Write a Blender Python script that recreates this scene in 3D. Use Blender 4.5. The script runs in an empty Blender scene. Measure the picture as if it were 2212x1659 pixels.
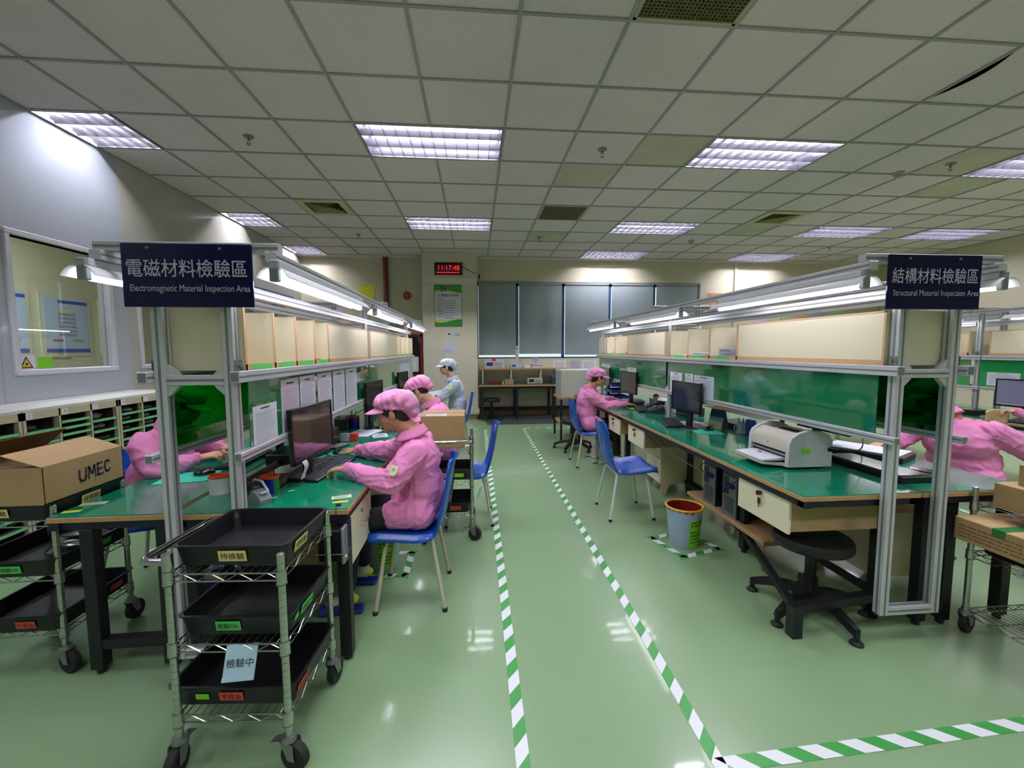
import bpy, bmesh, math, random
from mathutils import Vector, Matrix, noise
random.seed(7)
PI = math.pi
SC = bpy.context.scene
COL = SC.collection
V = Vector

# ---------------------------------------------------------------- camera, world, exposure
H = 1.45                                   # eye height
cam_d = bpy.data.cameras.new('camera')
cam = bpy.data.objects.new('camera', cam_d)
COL.objects.link(cam)
_f = 924.39
_pitch, _yaw, _roll = 0.0808, 0.0859, -0.0038
cam_d.sensor_fit = 'HORIZONTAL'
cam_d.sensor_width = 36.0
cam_d.lens = _f / 2212 * 36.0
cam_d.clip_start = 0.05
cam_d.clip_end = 100
_fw = V((math.sin(_yaw) * math.cos(_pitch), math.cos(_yaw) * math.cos(_pitch), -math.sin(_pitch)))
_rt = V((math.cos(_yaw), -math.sin(_yaw), 0))
_up = _rt.cross(_fw)
_r2 = math.cos(_roll) * _rt + math.sin(_roll) * _up
_u2 = -math.sin(_roll) * _rt + math.cos(_roll) * _up
cam.matrix_world = Matrix.Translation((0, 0, H)) @ Matrix((_r2, _u2, -_fw)).transposed().to_4x4()
SC.camera = cam
w = bpy.data.worlds.new('world'); SC.world = w; w.use_nodes = True
w.node_tree.nodes['Background'].inputs[0].default_value = (0.9, 0.95, 1.0, 1)
w.node_tree.nodes['Background'].inputs[1].default_value = 1.5
SC.view_settings.view_transform = 'Standard'
SC.view_settings.look = 'None'
SC.view_settings.exposure = 0.0
SC.view_settings.gamma = 1.0
SC.cycles.use_denoising = True
SC.cycles.max_bounces = 10
SC.cycles.diffuse_bounces = 5
SC.cycles.glossy_bounces = 4
SC.cycles.transmission_bounces = 6
SC.cycles.transparent_max_bounces = 12
SC.cycles.sample_clamp_indirect = 4.0
SC.cycles.caustics_reflective = False
SC.cycles.caustics_refractive = False
TUBE = 50.0                                # strength of the ceiling tubes
BTUBE = 7.5                                # strength of the bench tubes

# ---------------------------------------------------------------- materials
def lin(c):
    if isinstance(c, str):
        c = [int(c[i:i + 2], 16) / 255 for i in (0, 2, 4)]
    return tuple(x / 12.92 if x <= .04045 else ((x + .055) / 1.055) ** 2.4 for x in c)
_M = {}
def mat(name, col='808080', rough=.5, metal=0., var=.05, scale=8., bump=0., bscale=None, emit=None, es=0., coat=0.,
        trans=0., alpha=1., spec=.5, stretch=None, ior=1.5):
    if name in _M: return _M[name]
    m = bpy.data.materials.new(name); m.use_nodes = True
    nt = m.node_tree; n = nt.nodes; l = nt.links; b = n['Principled BSDF']
    c = lin(col)
    tc = n.new('ShaderNodeTexCoord'); mp = n.new('ShaderNodeMapping'); l.new(tc.outputs['Object'], mp.inputs[0])
    if stretch: mp.inputs['Scale'].default_value = stretch
    if var > 0:
        no = n.new('ShaderNodeTexNoise'); no.inputs['Scale'].default_value = scale; no.inputs['Detail'].default_value = 4
        l.new(mp.outputs[0], no.inputs['Vector'])
        mx = n.new('ShaderNodeMix'); mx.data_type = 'RGBA'
        mx.inputs[6].default_value = (*[x * (1 - var * 2) for x in c], 1)
        mx.inputs[7].default_value = (*[min(1, x * (1 + var * 2)) for x in c], 1)
        l.new(no.outputs['Fac'], mx.inputs[0]); l.new(mx.outputs[2], b.inputs['Base Color'])
    else:
        b.inputs['Base Color'].default_value = (*c, 1)
    b.inputs['Roughness'].default_value = rough
    b.inputs['Metallic'].default_value = metal
    b.inputs['IOR'].default_value = ior
    b.inputs['Specular IOR Level'].default_value = spec
    b.inputs['Coat Weight'].default_value = coat
    b.inputs['Coat Roughness'].default_value = .05
    if 'glass' in name: b.inputs['Coat IOR'].default_value = 1.9
    b.inputs['Transmission Weight'].default_value = trans
    b.inputs['Alpha'].default_value = alpha
    if emit:
        b.inputs['Emission Color'].default_value = (*lin(emit), 1); b.inputs['Emission Strength'].default_value = es
    if bump > 0:
        nb = n.new('ShaderNodeTexNoise'); nb.inputs['Scale'].default_value = bscale or 60; nb.inputs['Detail'].default_value = 3
        l.new(mp.outputs[0], nb.inputs['Vector'])
        bp = n.new('ShaderNodeBump'); bp.inputs['Strength'].default_value = bump; bp.inputs['Distance'].default_value = .01
        l.new(nb.outputs['Fac'], bp.inputs['Height']); l.new(bp.outputs[0], b.inputs['Normal'])
    _M[name] = m
    return m
def emat(name, col, s):
    if name in _M: return _M[name]
    m = bpy.data.materials.new(name); m.use_nodes = True; n = m.node_tree.nodes; n.clear()
    e = n.new('ShaderNodeEmission'); e.inputs[0].default_value = (*lin(col), 1); e.inputs[1].default_value = s
    o = n.new('ShaderNodeOutputMaterial'); m.node_tree.links.new(e.outputs[0], o.inputs[0]); _M[name] = m
    return m
def glassy(name, col, tint=.9, rough=.03, refl=1.0):
    """thin sheet: tinted see-through plus a mirror-like surface reflection"""
    if name in _M: return _M[name]
    m = bpy.data.materials.new(name); m.use_nodes = True; n = m.node_tree.nodes; l = m.node_tree.links; n.clear()
    t = n.new('ShaderNodeBsdfTransparent'); t.inputs[0].default_value = (*lin(col), 1)
    g = n.new('ShaderNodeBsdfGlossy'); g.inputs['Roughness'].default_value = rough
    fr = n.new('ShaderNodeLayerWeight'); fr.inputs[0].default_value = .5
    pw = n.new('ShaderNodeMath'); pw.operation = 'POWER'; pw.inputs[1].default_value = 4.0; l.new(fr.outputs['Facing'], pw.inputs[0])
    ml = n.new('ShaderNodeMath'); ml.operation = 'MULTIPLY_ADD'; ml.inputs[1].default_value = .9; ml.inputs[2].default_value = .045 * refl; l.new(pw.outputs[0], ml.inputs[0]); ml.use_clamp = True
    mx = n.new('ShaderNodeMixShader'); l.new(ml.outputs[0], mx.inputs[0]); l.new(t.outputs[0], mx.inputs[1]); l.new(g.outputs[0], mx.inputs[2])
    o = n.new('ShaderNodeOutputMaterial'); l.new(mx.outputs[0], o.inputs[0]); _M[name] = m
    return m

ALU = mat('brushed_aluminium', 'cdd0d4', .38, .4, var=.04, scale=30)
ALUD = mat('aluminium_groove', '83878b', .5, .5)
CHROME = mat('chrome_wire', 'b9bdb8', .22, .95, var=.05, scale=20)
STEEL = mat('galvanised_steel', '8d918e', .42, .8, var=.08, scale=25)
BLACKM = mat('black_painted_steel', '17181b', .45, .1, var=.1)
BLACKP = mat('black_plastic', '101114', .38, var=.1)
BLACKT = mat('black_conductive_tray', '0d0e12', .42, var=.15, scale=20)
RUBBER = mat('dark_rubber', '1a1a1b', .7)
BEIGE = mat('cream_laminate', 'e2d9bd', .42, var=.015, scale=40)
WOODE = mat('pale_wood_edge', 'c9a377', .55, var=.08, scale=20, stretch=(1, 1, 8))
PLY = mat('plywood', 'b39468', .6, var=.1, scale=14)
GREEN = mat('green_desk_mat', '0e8262', .16, var=.05, scale=5, coat=.45)
GREENP = mat('green_glass_panel', '11744a', .04, var=.04, scale=3, coat=1.0)
BLUE = mat('blue_moulded_plastic', '064fb0', .27, var=.04, scale=6)
LEG = mat('cream_painted_tube', 'b7b29c', .5, var=.14, scale=40)
LEGW = mat('white_painted_tube', 'c9cdca', .45, var=.1, scale=40)
PAPER = mat('white_paper', 'dfe0ea', .7, var=.02)
PINKPAPER = mat('pinkish_paper', 'dccbdc', .7, var=.03)
INK = mat('dark_ink', '26262c', .6)
GINK = mat('grey_ink', '8c8d9c', .6)
WHITEP = mat('white_plastic', 'd9dad6', .4)
CARD = mat('corrugated_cardboard', 'a98c62', .75, var=.05, scale=10, bump=.08, bscale=80)
CARDD = mat('cardboard_inside', '7d6645', .8)
TAPE = mat('clear_packing_tape', 'b89b6c', .25, var=.06)
BLUP = mat('blue_pen', '1c3fa0', .4); REDP = mat('red_pen', 'b02a22', .4)
YEL = mat('yellow_label', 'd9c878', .6)
GLAB = mat('green_label', '58c45c', .6)
LIME = mat('lime_label', '7fce1e', .6)
RLAB = mat('red_label', 'c84a38', .6)
MIRR = mat('white_reflector', 'e8e9ee', .25, var=.0)

# ---------------------------------------------------------------- mesh builder
class MB:
    def __init__(s, o=(0, 0, 0), M=None):
        s.v = []; s.f = []; s.mi = []; s.o = V(o); s.M = M
    def add(s, vs, fs, m=0):
        k = len(s.v)
        for p in vs:
            p = V(p)
            if s.M is not None: p = s.M @ p
            s.v.append(p)
        for f in fs:
            s.f.append([k + i for i in f]); s.mi.append(m)
        return s
    def box(s, x0, x1, y0, y1, z0, z1, m=0, b=0):
        if x0 > x1: x0, x1 = x1, x0
        if y0 > y1: y0, y1 = y1, y0
        if z0 > z1: z0, z1 = z1, z0
        return s.obox(V(((x0 + x1) / 2, (y0 + y1) / 2, (z0 + z1) / 2)), ((x1 - x0) / 2, (y1 - y0) / 2, (z1 - z0) / 2), Matrix.Identity(3), m, b)
    def obox(s, c, h, R, m=0, b=0):
        c = V(c); b = min(b, *[x * .99 for x in h]) if b else 0
        if not b:
            vs = [c + R @ V((sx * h[0], sy * h[1], sz * h[2])) for sx in (-1, 1) for sy in (-1, 1) for sz in (-1, 1)]
            return s.add(vs, [(0, 1, 3, 2), (4, 6, 7, 5), (0, 4, 5, 1), (2, 3, 7, 6), (0, 2, 6, 4), (1, 5, 7, 3)], m)
        vs = []; idx = {}
        for sx in (-1, 1):
            for sy in (-1, 1):
                for sz in (-1, 1):
                    for a in range(3):
                        p = [sx * (h[0] - b), sy * (h[1] - b), sz * (h[2] - b)]
                        p[a] = (sx, sy, sz)[a] * h[a]
                        idx[(sx, sy, sz, a)] = len(vs); vs.append(c + R @ V(p))
        fs = []
        for sg in (-1, 1):
            for a in range(3):
                o = [i for i in range(3) if i != a]
                q = []
                for u, v_ in ((-1, -1), (1, -1), (1, 1), (-1, 1)):
                    t = [0, 0, 0]; t[a] = sg; t[o[0]] = u; t[o[1]] = v_; q.append(idx[(*t, a)])
                fs.append(q if (sg > 0) == (a != 1) else q[::-1])
        for a in range(3):
            o = [i for i in range(3) if i != a]
            for u in (-1, 1):
                for v_ in (-1, 1):
                    q = []
                    for e, ax in ((-1, o[0]), (1, o[0]), (1, o[1]), (-1, o[1])):
                        t = [0, 0, 0]; t[a] = e; t[o[0]] = u; t[o[1]] = v_; q.append(idx[(*t, ax)])
                    fs.append(q)
        for sx in (-1, 1):
            for sy in (-1, 1):
                for sz in (-1, 1):
                    fs.append([idx[(sx, sy, sz, a)] for a in range(3)])
        return s.add(vs, fs, m)
    def cyl(s, p0, p1, r0, r1=None, n=12, m=0, cap=True):
        return s.tube([p0, p1], [r0, r0 if r1 is None else r1], n, m, cap=cap)
    def tube(s, path, r, n=8, m=0, closed=False, cap=True):
        P = [V(p) for p in path]; N = len(P)
        rr = r if isinstance(r, (list, tuple)) else [r] * N
        T = []
        for i in range(N):
            a = P[(i - 1) % N] if (closed or i) else P[i]; b = P[(i + 1) % N] if (closed or i < N - 1) else P[i]
            T.append((b - a).normalized())
        ref = V((0, 0, 1)) if abs(T[0].z) < .9 else V((1, 0, 0))
        u = T[0].cross(ref).normalized(); vs = []
        for i in range(N):
            u = (u - T[i] * u.dot(T[i])).normalized(); w_ = T[i].cross(u)
            for k in range(n):
                a = 2 * PI * k / n
                vs.append(P[i] + (u * math.cos(a) + w_ * math.sin(a)) * rr[i])
        fs = []
        for i in range(N if closed else N - 1):
            j = (i + 1) % N
            for k in range(n):
                fs.append((i * n + k, i * n + (k + 1) % n, j * n + (k + 1) % n, j * n + k))
        if cap and not closed:
            fs.append(tuple(range(n))[::-1]); fs.append(tuple((N - 1) * n + k for k in range(n)))
        return s.add(vs, fs, m)
    def lathe(s, prof, c=(0, 0, 0), n=24, m=0, R=None, sx=1, sy=1):
        c = V(c); vs = []; fs = []; N = len(prof)
        for r, z in prof:
            for k in range(n):
                a = 2 * PI * k / n; p = V((r * math.cos(a) * sx, r * math.sin(a) * sy, z))
                vs.append(c + (R @ p if R else p))
        for i in range(N - 1):
            for k in range(n):
                fs.append((i * n + k, i * n + (k + 1) % n, (i + 1) * n + (k + 1) % n, (i + 1) * n + k))
        return s.add(vs, fs, m)
    def ell(s, c, r, R=None, n=14, m=0):
        c = V(c); vs = []; fs = []; k = n // 2
        for i in range(k + 1):
            t = PI * i / k
            for j in range(n):
                a = 2 * PI * j / n
                p = V((r[0] * math.sin(t) * math.cos(a), r[1] * math.sin(t) * math.sin(a), r[2] * math.cos(t)))
                vs.append(c + (R @ p if R else p))
        for i in range(k):
            for j in range(n):
                fs.append((i * n + j, (i + 1) * n + j, (i + 1) * n + (j + 1) % n, i * n + (j + 1) % n))
        return s.add(vs, fs, m)
    def quad(s, a, b, c, d, m=0): return s.add([a, b, c, d], [(0, 1, 2, 3)], m)
    def prism(s, poly, axis, a0, a1, m=0):
        """poly: 2D outline; axis 0/1/2 = extrusion axis, outline in the other two"""
        def P(p, a):
            q = [p[0], p[1]]; q.insert(axis, a); return q
        n = len(poly); vs = [P(p, a0) for p in poly] + [P(p, a1) for p in poly]
        fs = [tuple(range(n))[::-1], tuple(range(n, 2 * n))] + [(i, (i + 1) % n, n + (i + 1) % n, n + i) for i in range(n)]
        return s.add(vs, fs, m)
    def grid(s, fn, nu, nv, m=0, skip=None):
        vs = [fn(i / nu, j / nv) for i in range(nu + 1) for j in range(nv + 1)]; fs = []
        for i in range(nu):
            for j in range(nv):
                if skip and skip((i + .5) / nu, (j + .5) / nv): continue
                a = i * (nv + 1) + j; fs.append((a, a + 1, a + nv + 2, a + nv + 1))
        return s.add(vs, fs, m)
    def mesh(s, name, mats, smooth=35):
        me = bpy.data.meshes.new(name)
        me.from_pydata([tuple(p - s.o) for p in s.v], [], s.f)
        mats = mats if isinstance(mats, (list, tuple)) else [mats]
        for m_ in mats: me.materials.append(m_)
        me.polygons.foreach_set('material_index', [min(i, len(mats) - 1) for i in s.mi])
        bm = bmesh.new(); bm.from_mesh(me); bmesh.ops.recalc_face_normals(bm, faces=bm.faces); bm.to_mesh(me); bm.free()
        if smooth:
            me.polygons.foreach_set('use_smooth', [True] * len(me.polygons))
            me.set_sharp_from_angle(angle=math.radians(smooth))
        me.update()
        return me

def put(name, me, parent=None, label=None, kind=None, loc=None):
    o = bpy.data.objects.new(name, me); COL.objects.link(o)
    if parent is not None: o.parent = parent
    if loc is not None: o.location = loc
    if label: o['label'] = label
    if kind: o['kind'] = kind
    return o
def part(name, mb, mats, parent, label=None, smooth=35):
    """mesh authored in the parent's local space (mb.o is subtracted)"""
    return put(name, mb.mesh(name, mats, smooth), parent, label)
def thing(name, label, cat, loc=(0, 0, 0), rz=0, group=None):
    o = bpy.data.objects.new(name, None); COL.objects.link(o); o.location = loc; o.rotation_euler = (0, 0, rz)
    o.empty_display_size = .05
    o['label'] = label; o['category'] = cat
    if group: o['group'] = group
    return o
def solo(name, mb, mats, label, cat, group=None, smooth=35):
    o = put(name, mb.mesh(name, mats, smooth)); o.location = mb.o
    o['label'] = label; o['category'] = cat
    if group: o['group'] = group
    return o
def struct(name, mb, mats, parent=None, smooth=35):
    o = put(name, mb.mesh(name, mats, smooth), parent)
    if parent is None: o.location = mb.o; o['kind'] = 'structure'
    return o
def dup(root, loc, rz=0, label=None, group=None, cat=None, skip=()):
    def cp(o, par):
        c = o.copy(); COL.objects.link(c)
        if par is not None:
            c.parent = par
        for ch in KIDS.get(o.name, []):
            if ch.name.split('.')[0] not in skip: cp(ch, c)
        return c
    build_kids()
    r = cp(root, None)
    r.location = loc; r.rotation_euler = (0, 0, rz)
    if label: r['label'] = label
    if group: r['group'] = group
    if cat: r['category'] = cat
    return r
KIDS = {}
def build_kids():
    KIDS.clear()
    for o in COL.objects:
        if o.parent: KIDS.setdefault(o.parent.name, []).append(o)

_TX = {}
def text(s, pos, right, up, w=None, h=None, m=None, parent=None, name='lettering', o=(0, 0, 0), bold=0., depth=.0006, fit=False, align='c'):
    """writing fitted into w x h, centred on pos; returns the mesh object (local to parent, o subtracted)"""
    key = (s, bold)
    if key not in _TX:
        cu = bpy.data.curves.new('t', 'FONT'); cu.body = s; cu.size = 1; cu.offset = bold; cu.resolution_u = 3
        cu.align_x = 'LEFT'
        ob = bpy.data.objects.new('t', cu); COL.objects.link(ob)
        dg = bpy.context.evaluated_depsgraph_get(); dg.update()
        me = bpy.data.meshes.new_from_object(ob.evaluated_get(dg))
        vs = [v_.co.copy() for v_ in me.vertices]; fs = [tuple(p.vertices) for p in me.polygons]
        bpy.data.objects.remove(ob); bpy.data.curves.remove(cu); bpy.data.meshes.remove(me)
        _TX[key] = (vs, fs)
    vs, fs = _TX[key]
    xs = [p.x for p in vs]; ys = [p.y for p in vs]
    cx, cy = (min(xs) + max(xs)) / 2, (min(ys) + max(ys)) / 2
    W, Hh = max(xs) - min(xs), max(ys) - min(ys)
    if w and h: sx, sy = w / W, h / Hh
    elif w: sx = sy = w / W
    else: sx = sy = h / Hh
    if w and h and not fit: sx = sy = min(sx, sy)
    right = V(right).normalized(); up = V(up).normalized(); nn = right.cross(up)
    pos = V(pos); ox = (-W / 2 * sx if align == 'c' else 0)
    out = [pos + right * ((p.x - min(xs)) * sx + ox) + up * ((p.y - cy) * sy) + nn * depth for p in vs]
    me = bpy.data.meshes.new(name); me.from_pydata([tuple(p - V(o)) for p in out], [], fs)
    me.materials.append(m or INK)
    return put(name, me, parent)
def lines(mb, pos, right, up, w, h, rows, m=0, gap=.5, seed=1, fill=.9, d=.0005):
    """rows of illegible small print as thin raised strips"""
    rnd = random.Random(seed); right = V(right).normalized(); up = V(up).normalized(); nn = right.cross(up)
    pos = V(pos); rh = h / rows
    for i in range(rows):
        y = h / 2 - (i + .5) * rh; x = -w / 2
        end = w / 2 * (rnd.uniform(.3, 1) if rnd.random() < .4 else fill)
        while x < end:
            l = min(rnd.uniform(.04, .16) * w, end - x)
            a = pos + right * x + up * (y - rh * gap / 2) + nn * d
            mb.quad(a, a + right * l, a + right * l + up * rh * gap, a + up * rh * gap, m)
            x += l + .02 * w
# ================================================================ THE ROOM
XL, XR_, YB, YF, ZC = -3.6, 9.5, 9.4, -3.2, 3.4
# floor
def floor_mat():
    m = mat('green_epoxy_floor', '84a279', .28, var=.03, scale=1.3, bump=.02, bscale=5, coat=.35)
    m.node_tree.nodes['Principled BSDF'].inputs['Coat Roughness'].default_value = .05
    return m
b = MB(); b.quad((XL, YF, 0), (XR_, YF, 0), (XR_, YB, 0), (XL, YB, 0)); struct('floor', b, floor_mat())
# walls
CREAM = mat('cream_wall_paint', 'cfc5ae', .55, var=.02, scale=2, bump=.03, bscale=90)
BLUEW = mat('glossy_blue_white_partition', 'b4bac4', .14, var=.02, scale=1.5, coat=.3)
BEIGEW = mat('beige_partition_panel', 'b9b7ad', .3, var=.02, scale=2)
FRAMEW = mat('white_window_frame', 'd6d3dc', .35, var=.02)
b = MB()
wx0, wx1, wz0, wz1 = 0.05, 5.05, 1.25, 2.88
b.box(XL, wx0, YB, YB + .15, 0, ZC + .4); b.box(wx1, XR_, YB, YB + .15, 0, ZC + .4)
b.box(wx0, wx1, YB, YB + .15, 0, wz0); b.box(wx0, wx1, YB, YB + .15, wz1, ZC + .4)
struct('wall_back', b, CREAM)
b = MB(); b.box(XL - .1, XR_ + .1, YF - .15, YF, 0, ZC + .4); struct('wall_front', b, CREAM)
b = MB(); b.box(XR_, XR_ + .15, YF, YB, 0, ZC + .4); struct('wall_right', b, CREAM)
# left partition with two window openings
LW = [(3.72, 4.60, 1.30, 2.36), (5.0, 5.55, 1.30, 2.36)]
b = MB()
def wall_seg(b, y0, y1, m, wins=()):
    ys = sorted(wins)
    cur = y0
    for (a, c, z0, z1) in ys:
        b.box(XL - .08, XL, cur, a, 0, ZC + .4, m); b.box(XL - .08, XL, a, c, 0, z0, m); b.box(XL - .08, XL, a, c, z1, ZC + .4, m); cur = c
    b.box(XL - .08, XL, cur, y1, 0, ZC + .4, m)
wall_seg(b, YF, 4.83, 0, [LW[0]]); wall_seg(b, 4.83, YB, 1, [LW[1]])
struct('wall_left', b, [BLUEW, BEIGEW])
for i, y in enumerate((3.60, 2.3, 1.0, -.3)):
    bb = MB(); bb.box(XL, XL + .006, y - .008, y + .008, 0, ZC); struct('trim_%d' % (i + 1), bb, mat('panel_seam', 'a9afb8', .3))
for i, (y0, y1, z0, z1) in enumerate(LW):
    t = bpy.data.objects.new('window_%d' % (i + 2), None); COL.objects.link(t); t['kind'] = 'structure'
    f = MB(); q = .045
    for a in ((y0 - q, y1 + q, z0 - q, z0), (y0 - q, y1 + q, z1, z1 + q), (y0 - q, y0, z0, z1), (y1, y1 + q, z0, z1)):
        f.box(XL - .09, XL + .022, a[0], a[1], a[2], a[3], 0, .006)
    struct('window_frame', f, FRAMEW, t)
    g = MB(); g.box(XL - .045, XL - .039, y0, y1, z0, z1); struct('window_pane', g, glassy('clear_window_glass', 'e6f0ec', rough=.01, refl=1.4), t, 0)
# office behind the left windows
OFF = mat('office_wall', 'd0cab0', .6, var=.02)
b = MB(); ox = -5.7
b.box(ox - .1, ox, 1.6, 9.2, 0, 3.0); b.box(ox, XL - .08, 1.5, 1.6, 0, 3.0); b.box(ox, XL - .08, 9.2, 9.3, 0, 3.0)
b.box(ox, XL - .08, 1.6, 9.2, 3.0, 3.1); b.box(ox, XL - .08, 1.6, 9.2, -.02, 0)
struct('wall_office', b, OFF)

# ceiling: tiles in a grid, lights and grilles sit in missing tiles
GX, GY, GS = .2836, 2.642, .656
def gx(i): return GX + GS * i
def gy(j): return GY + GS * j
LIGHTS = [(i, j, n) for j in (2, 6, 9, -2, -6) for (i, n) in ((-6, 1), (-2, 2), (3, 2), (8, 2))] + [(11, 6, 2), (12, 2, 2)]  # negative rows lie out of view, added for illumination
VENTS = [(-4, 5), (6, 5)]; GRILLES = [(1, -1), (1, 5)]
holes = set(VENTS + GRILLES)
for i, j, n in LIGHTS:
    for k in range(n): holes.add((i + k, j))
def ceil_mat():
    m = mat('mineral_ceiling_tile', 'e9d7dc', .85, var=.045, scale=1.6, spec=.2)
    nt = m.node_tree; n = nt.nodes; l = nt.links; bs = n['Principled BSDF']
    tc = n.new('ShaderNodeTexCoord'); vo = n.new('ShaderNodeTexVoronoi'); vo.inputs['Scale'].default_value = 55
    l.new(tc.outputs['Object'], vo.inputs['Vector'])
    r = n.new('ShaderNodeMapRange'); r.inputs[1].default_value = .12; r.inputs[2].default_value = .22; r.inputs[3].default_value = .72; r.inputs[4].default_value = 1
    l.new(vo.outputs['Distance'], r.inputs[0])
    old = bs.inputs['Base Color'].links[0].from_socket
    mx = n.new('ShaderNodeMix'); mx.data_type = 'RGBA'; mx.blend_type = 'MULTIPLY'; mx.inputs[0].default_value = 1
    l.new(old, mx.inputs[6]); l.new(r.outputs[0], mx.inputs[7]); l.new(mx.outputs[2], bs.inputs['Base Color'])
    return m
CT = ceil_mat(); CT2 = mat('stained_ceiling_tile', 'c9bfb0', .85, var=.08, scale=3, spec=.2)
b = MB()
STAIN = {(1, 3), (2, 2), (7, 2), (8, 3), (6, 6), (1, 7)}
for i in range(-6, 15):
    for j in range(-9, 10):
        if (i, j) in holes: continue
        x0, x1, y0, y1 = gx(i), gx(i + 1), gy(j), gy(j + 1)
        x0 = max(x0, XL); x1 = min(x1, XR_); y0 = max(y0, YF); z = ZC + .006
        if (i, j) == (5, 0):      # warped tile with an open slit along one edge
            n = 14
            vs = [(x0 + .09 * math.sin(PI * k / n) + .004, y0 + (y1 - y0) * k / n, z + .002) for k in range(n + 1)] + [(x1, y0 + (y1 - y0) * k / n, z) for k in range(n + 1)]
            b.add(vs, [(k, k + 1, n + 2 + k, n + 1 + k) for k in range(n)], 0)
        else:
            b.add([(x0, y0, z), (x1, y0, z), (x1, y1, z), (x0, y1, z)], [(0, 1, 2, 3)], 1 if (i, j) in STAIN else 0)
b.box(XL, XR_, gy(10), YB, ZC - .02, ZC + .02, 0)
b.box(XL - .1, XR_ + .15, YF - .15, YB + .15, ZC + .4, ZC + .45, 2)
ceil = struct('ceiling', b, [CT, CT2, mat('dark_ceiling_void', '141414', .9)])
b = MB()
mid = {(i + 1, j) for i, j, n in LIGHTS if n == 2}
for i in range(-5, 15):
    for j in range(-9, 10):
        if (i, j) not in mid: b.box(gx(i) - .011, gx(i) + .011, max(gy(j), YF), gy(j + 1), ZC - .004, ZC + .02)
for j in range(-8, 11): b.box(XL, XR_, gy(j) - .011, gy(j) + .011, ZC - .003, ZC + .02)
b.box(XL, XL + .02, YF, YB, ZC - .004, ZC + .02); b.box(XR_ - .02, XR_, YF, YB, ZC - .004, ZC + .02)
struct('ceiling_grid', b, mat('grey_ceiling_grid', 'a09c9e', .5, var=.03), ceil)

# recessed louvred lights
TUBEM = emat('fluorescent_tube_glow', 'f4f2ff', TUBE * 3.2)
def troffer(n):
    L = GS * n - .03; W = GS - .03
    t = thing('ceiling_light', '', 'ceiling light')
    b = MB(); z1 = .12
    b.box(-L / 2, L / 2, -W / 2, W / 2, z1, z1 + .01)
    for s in (-1, 1):
        b.box(-L / 2, L / 2, s * W / 2 - .005, s * W / 2 + .005, -.004, z1); b.box(s * L / 2 - .005, s * L / 2 + .005, -W / 2, W / 2, -.004, z1)
    part('housing', b, mat('light_housing', '34333c', .3, var=.0), t)
    b = MB(); k = int(round(L / .105))
    for i in range(k + 1):
        x = -L / 2 + L * i / k; b.box(x - .0015, x + .0015, -W / 2, W / 2, .002, .036)
    for r in range(4):
        y = -W / 2 + W * r / 3; s = .028
        b.add([(-L / 2, y - .002, .001), (L / 2, y - .002, .001), (L / 2, y - s, .048), (-L / 2, y - s, .048), (-L / 2, y + .002, .001), (L / 2, y + .002, .001), (L / 2, y + s, .048), (-L / 2, y + s, .048)],
              [(0, 1, 2, 3), (4, 5, 6, 7), (0, 1, 5, 4)])
    part('louvre', b, mat('parabolic_louvre', '3e3d43', .3, .0, var=.0), t, smooth=0)
    for r in range(3):
        y = -W / 2 + W * (r + .5) / 3
        b = MB(); b.cyl((-L / 2 + .03, y, .078), (L / 2 - .03, y, .078), .013, n=8); part('tube', b, TUBEM, t)
    return t
proto = {1: troffer(1), 2: troffer(2)}
used = set()
LNAMES = {
    (-6, 2): 'recessed louvred ceiling light cut off by the left partition, nearest of that column',
    (-6, 6): 'recessed louvred ceiling light beside the left partition, above the left blue sign',
    (-6, 9): 'recessed louvred ceiling light beside the left partition, nearest the far wall',
    (-2, 2): 'large louvred ceiling light with three bright tubes, above the left of the aisle and nearest',
    (-2, 6): 'louvred ceiling light in front of the cream pillar, above the red digital clock',
    (3, 2): 'large louvred ceiling light above the right bench row, nearest of its column',
    (3, 6): 'louvred ceiling light above the right bench row, between the dark return grille and square diffuser',
    (3, 9): 'louvred ceiling light right above the grey roller blinds near the far wall',
    (8, 2): 'louvred ceiling light cut off by the right edge of the photo',
    (8, 6): 'louvred ceiling light beyond the square diffuser, over the right aisle',
    (8, 9): 'louvred ceiling light nearest the far wall, above the white conduit',
    (11, 6): 'louvred ceiling light just above the right blue sign, next to the right wall',
    (-2, 9): 'louvred ceiling light directly against the cream pillar at the far end',
}
for (i, j, n) in LIGHTS:
    if (i, j) == (-2, 9): continue
    x0 = max(gx(i), XL); x1 = gx(i + n)
    lab = LNAMES.get((i, j), 'recessed louvred ceiling light out of view, added for illumination')
    loc = ((x0 + x1) / 2, gy(j) + GS / 2, ZC)
    if n not in used:
        o = proto[n]; used.add(n); o.location = loc; o['label'] = lab; o['group'] = 'recessed ceiling lights'
    else: o = dup(proto[n], loc, 0, lab, 'recessed ceiling lights')
b = MB(); b.box(gx(-2), gx(0), gy(9), gy(10), ZC + .004, ZC + .02); struct('ceiling_tile', b, CT, ceil)
# unseen light panel added to brighten the office
b = MB(o=(-4.7, 4.6, 2.98)); b.box(-5.0, -4.4, 3.6, 5.4, 2.97, 2.99)
solo('office_fill_panel', b, emat('office_fill_glow', 'f6f4ff', 22), 'unseen flat light panel added to brighten the office behind the left window', 'ceiling light')

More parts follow.
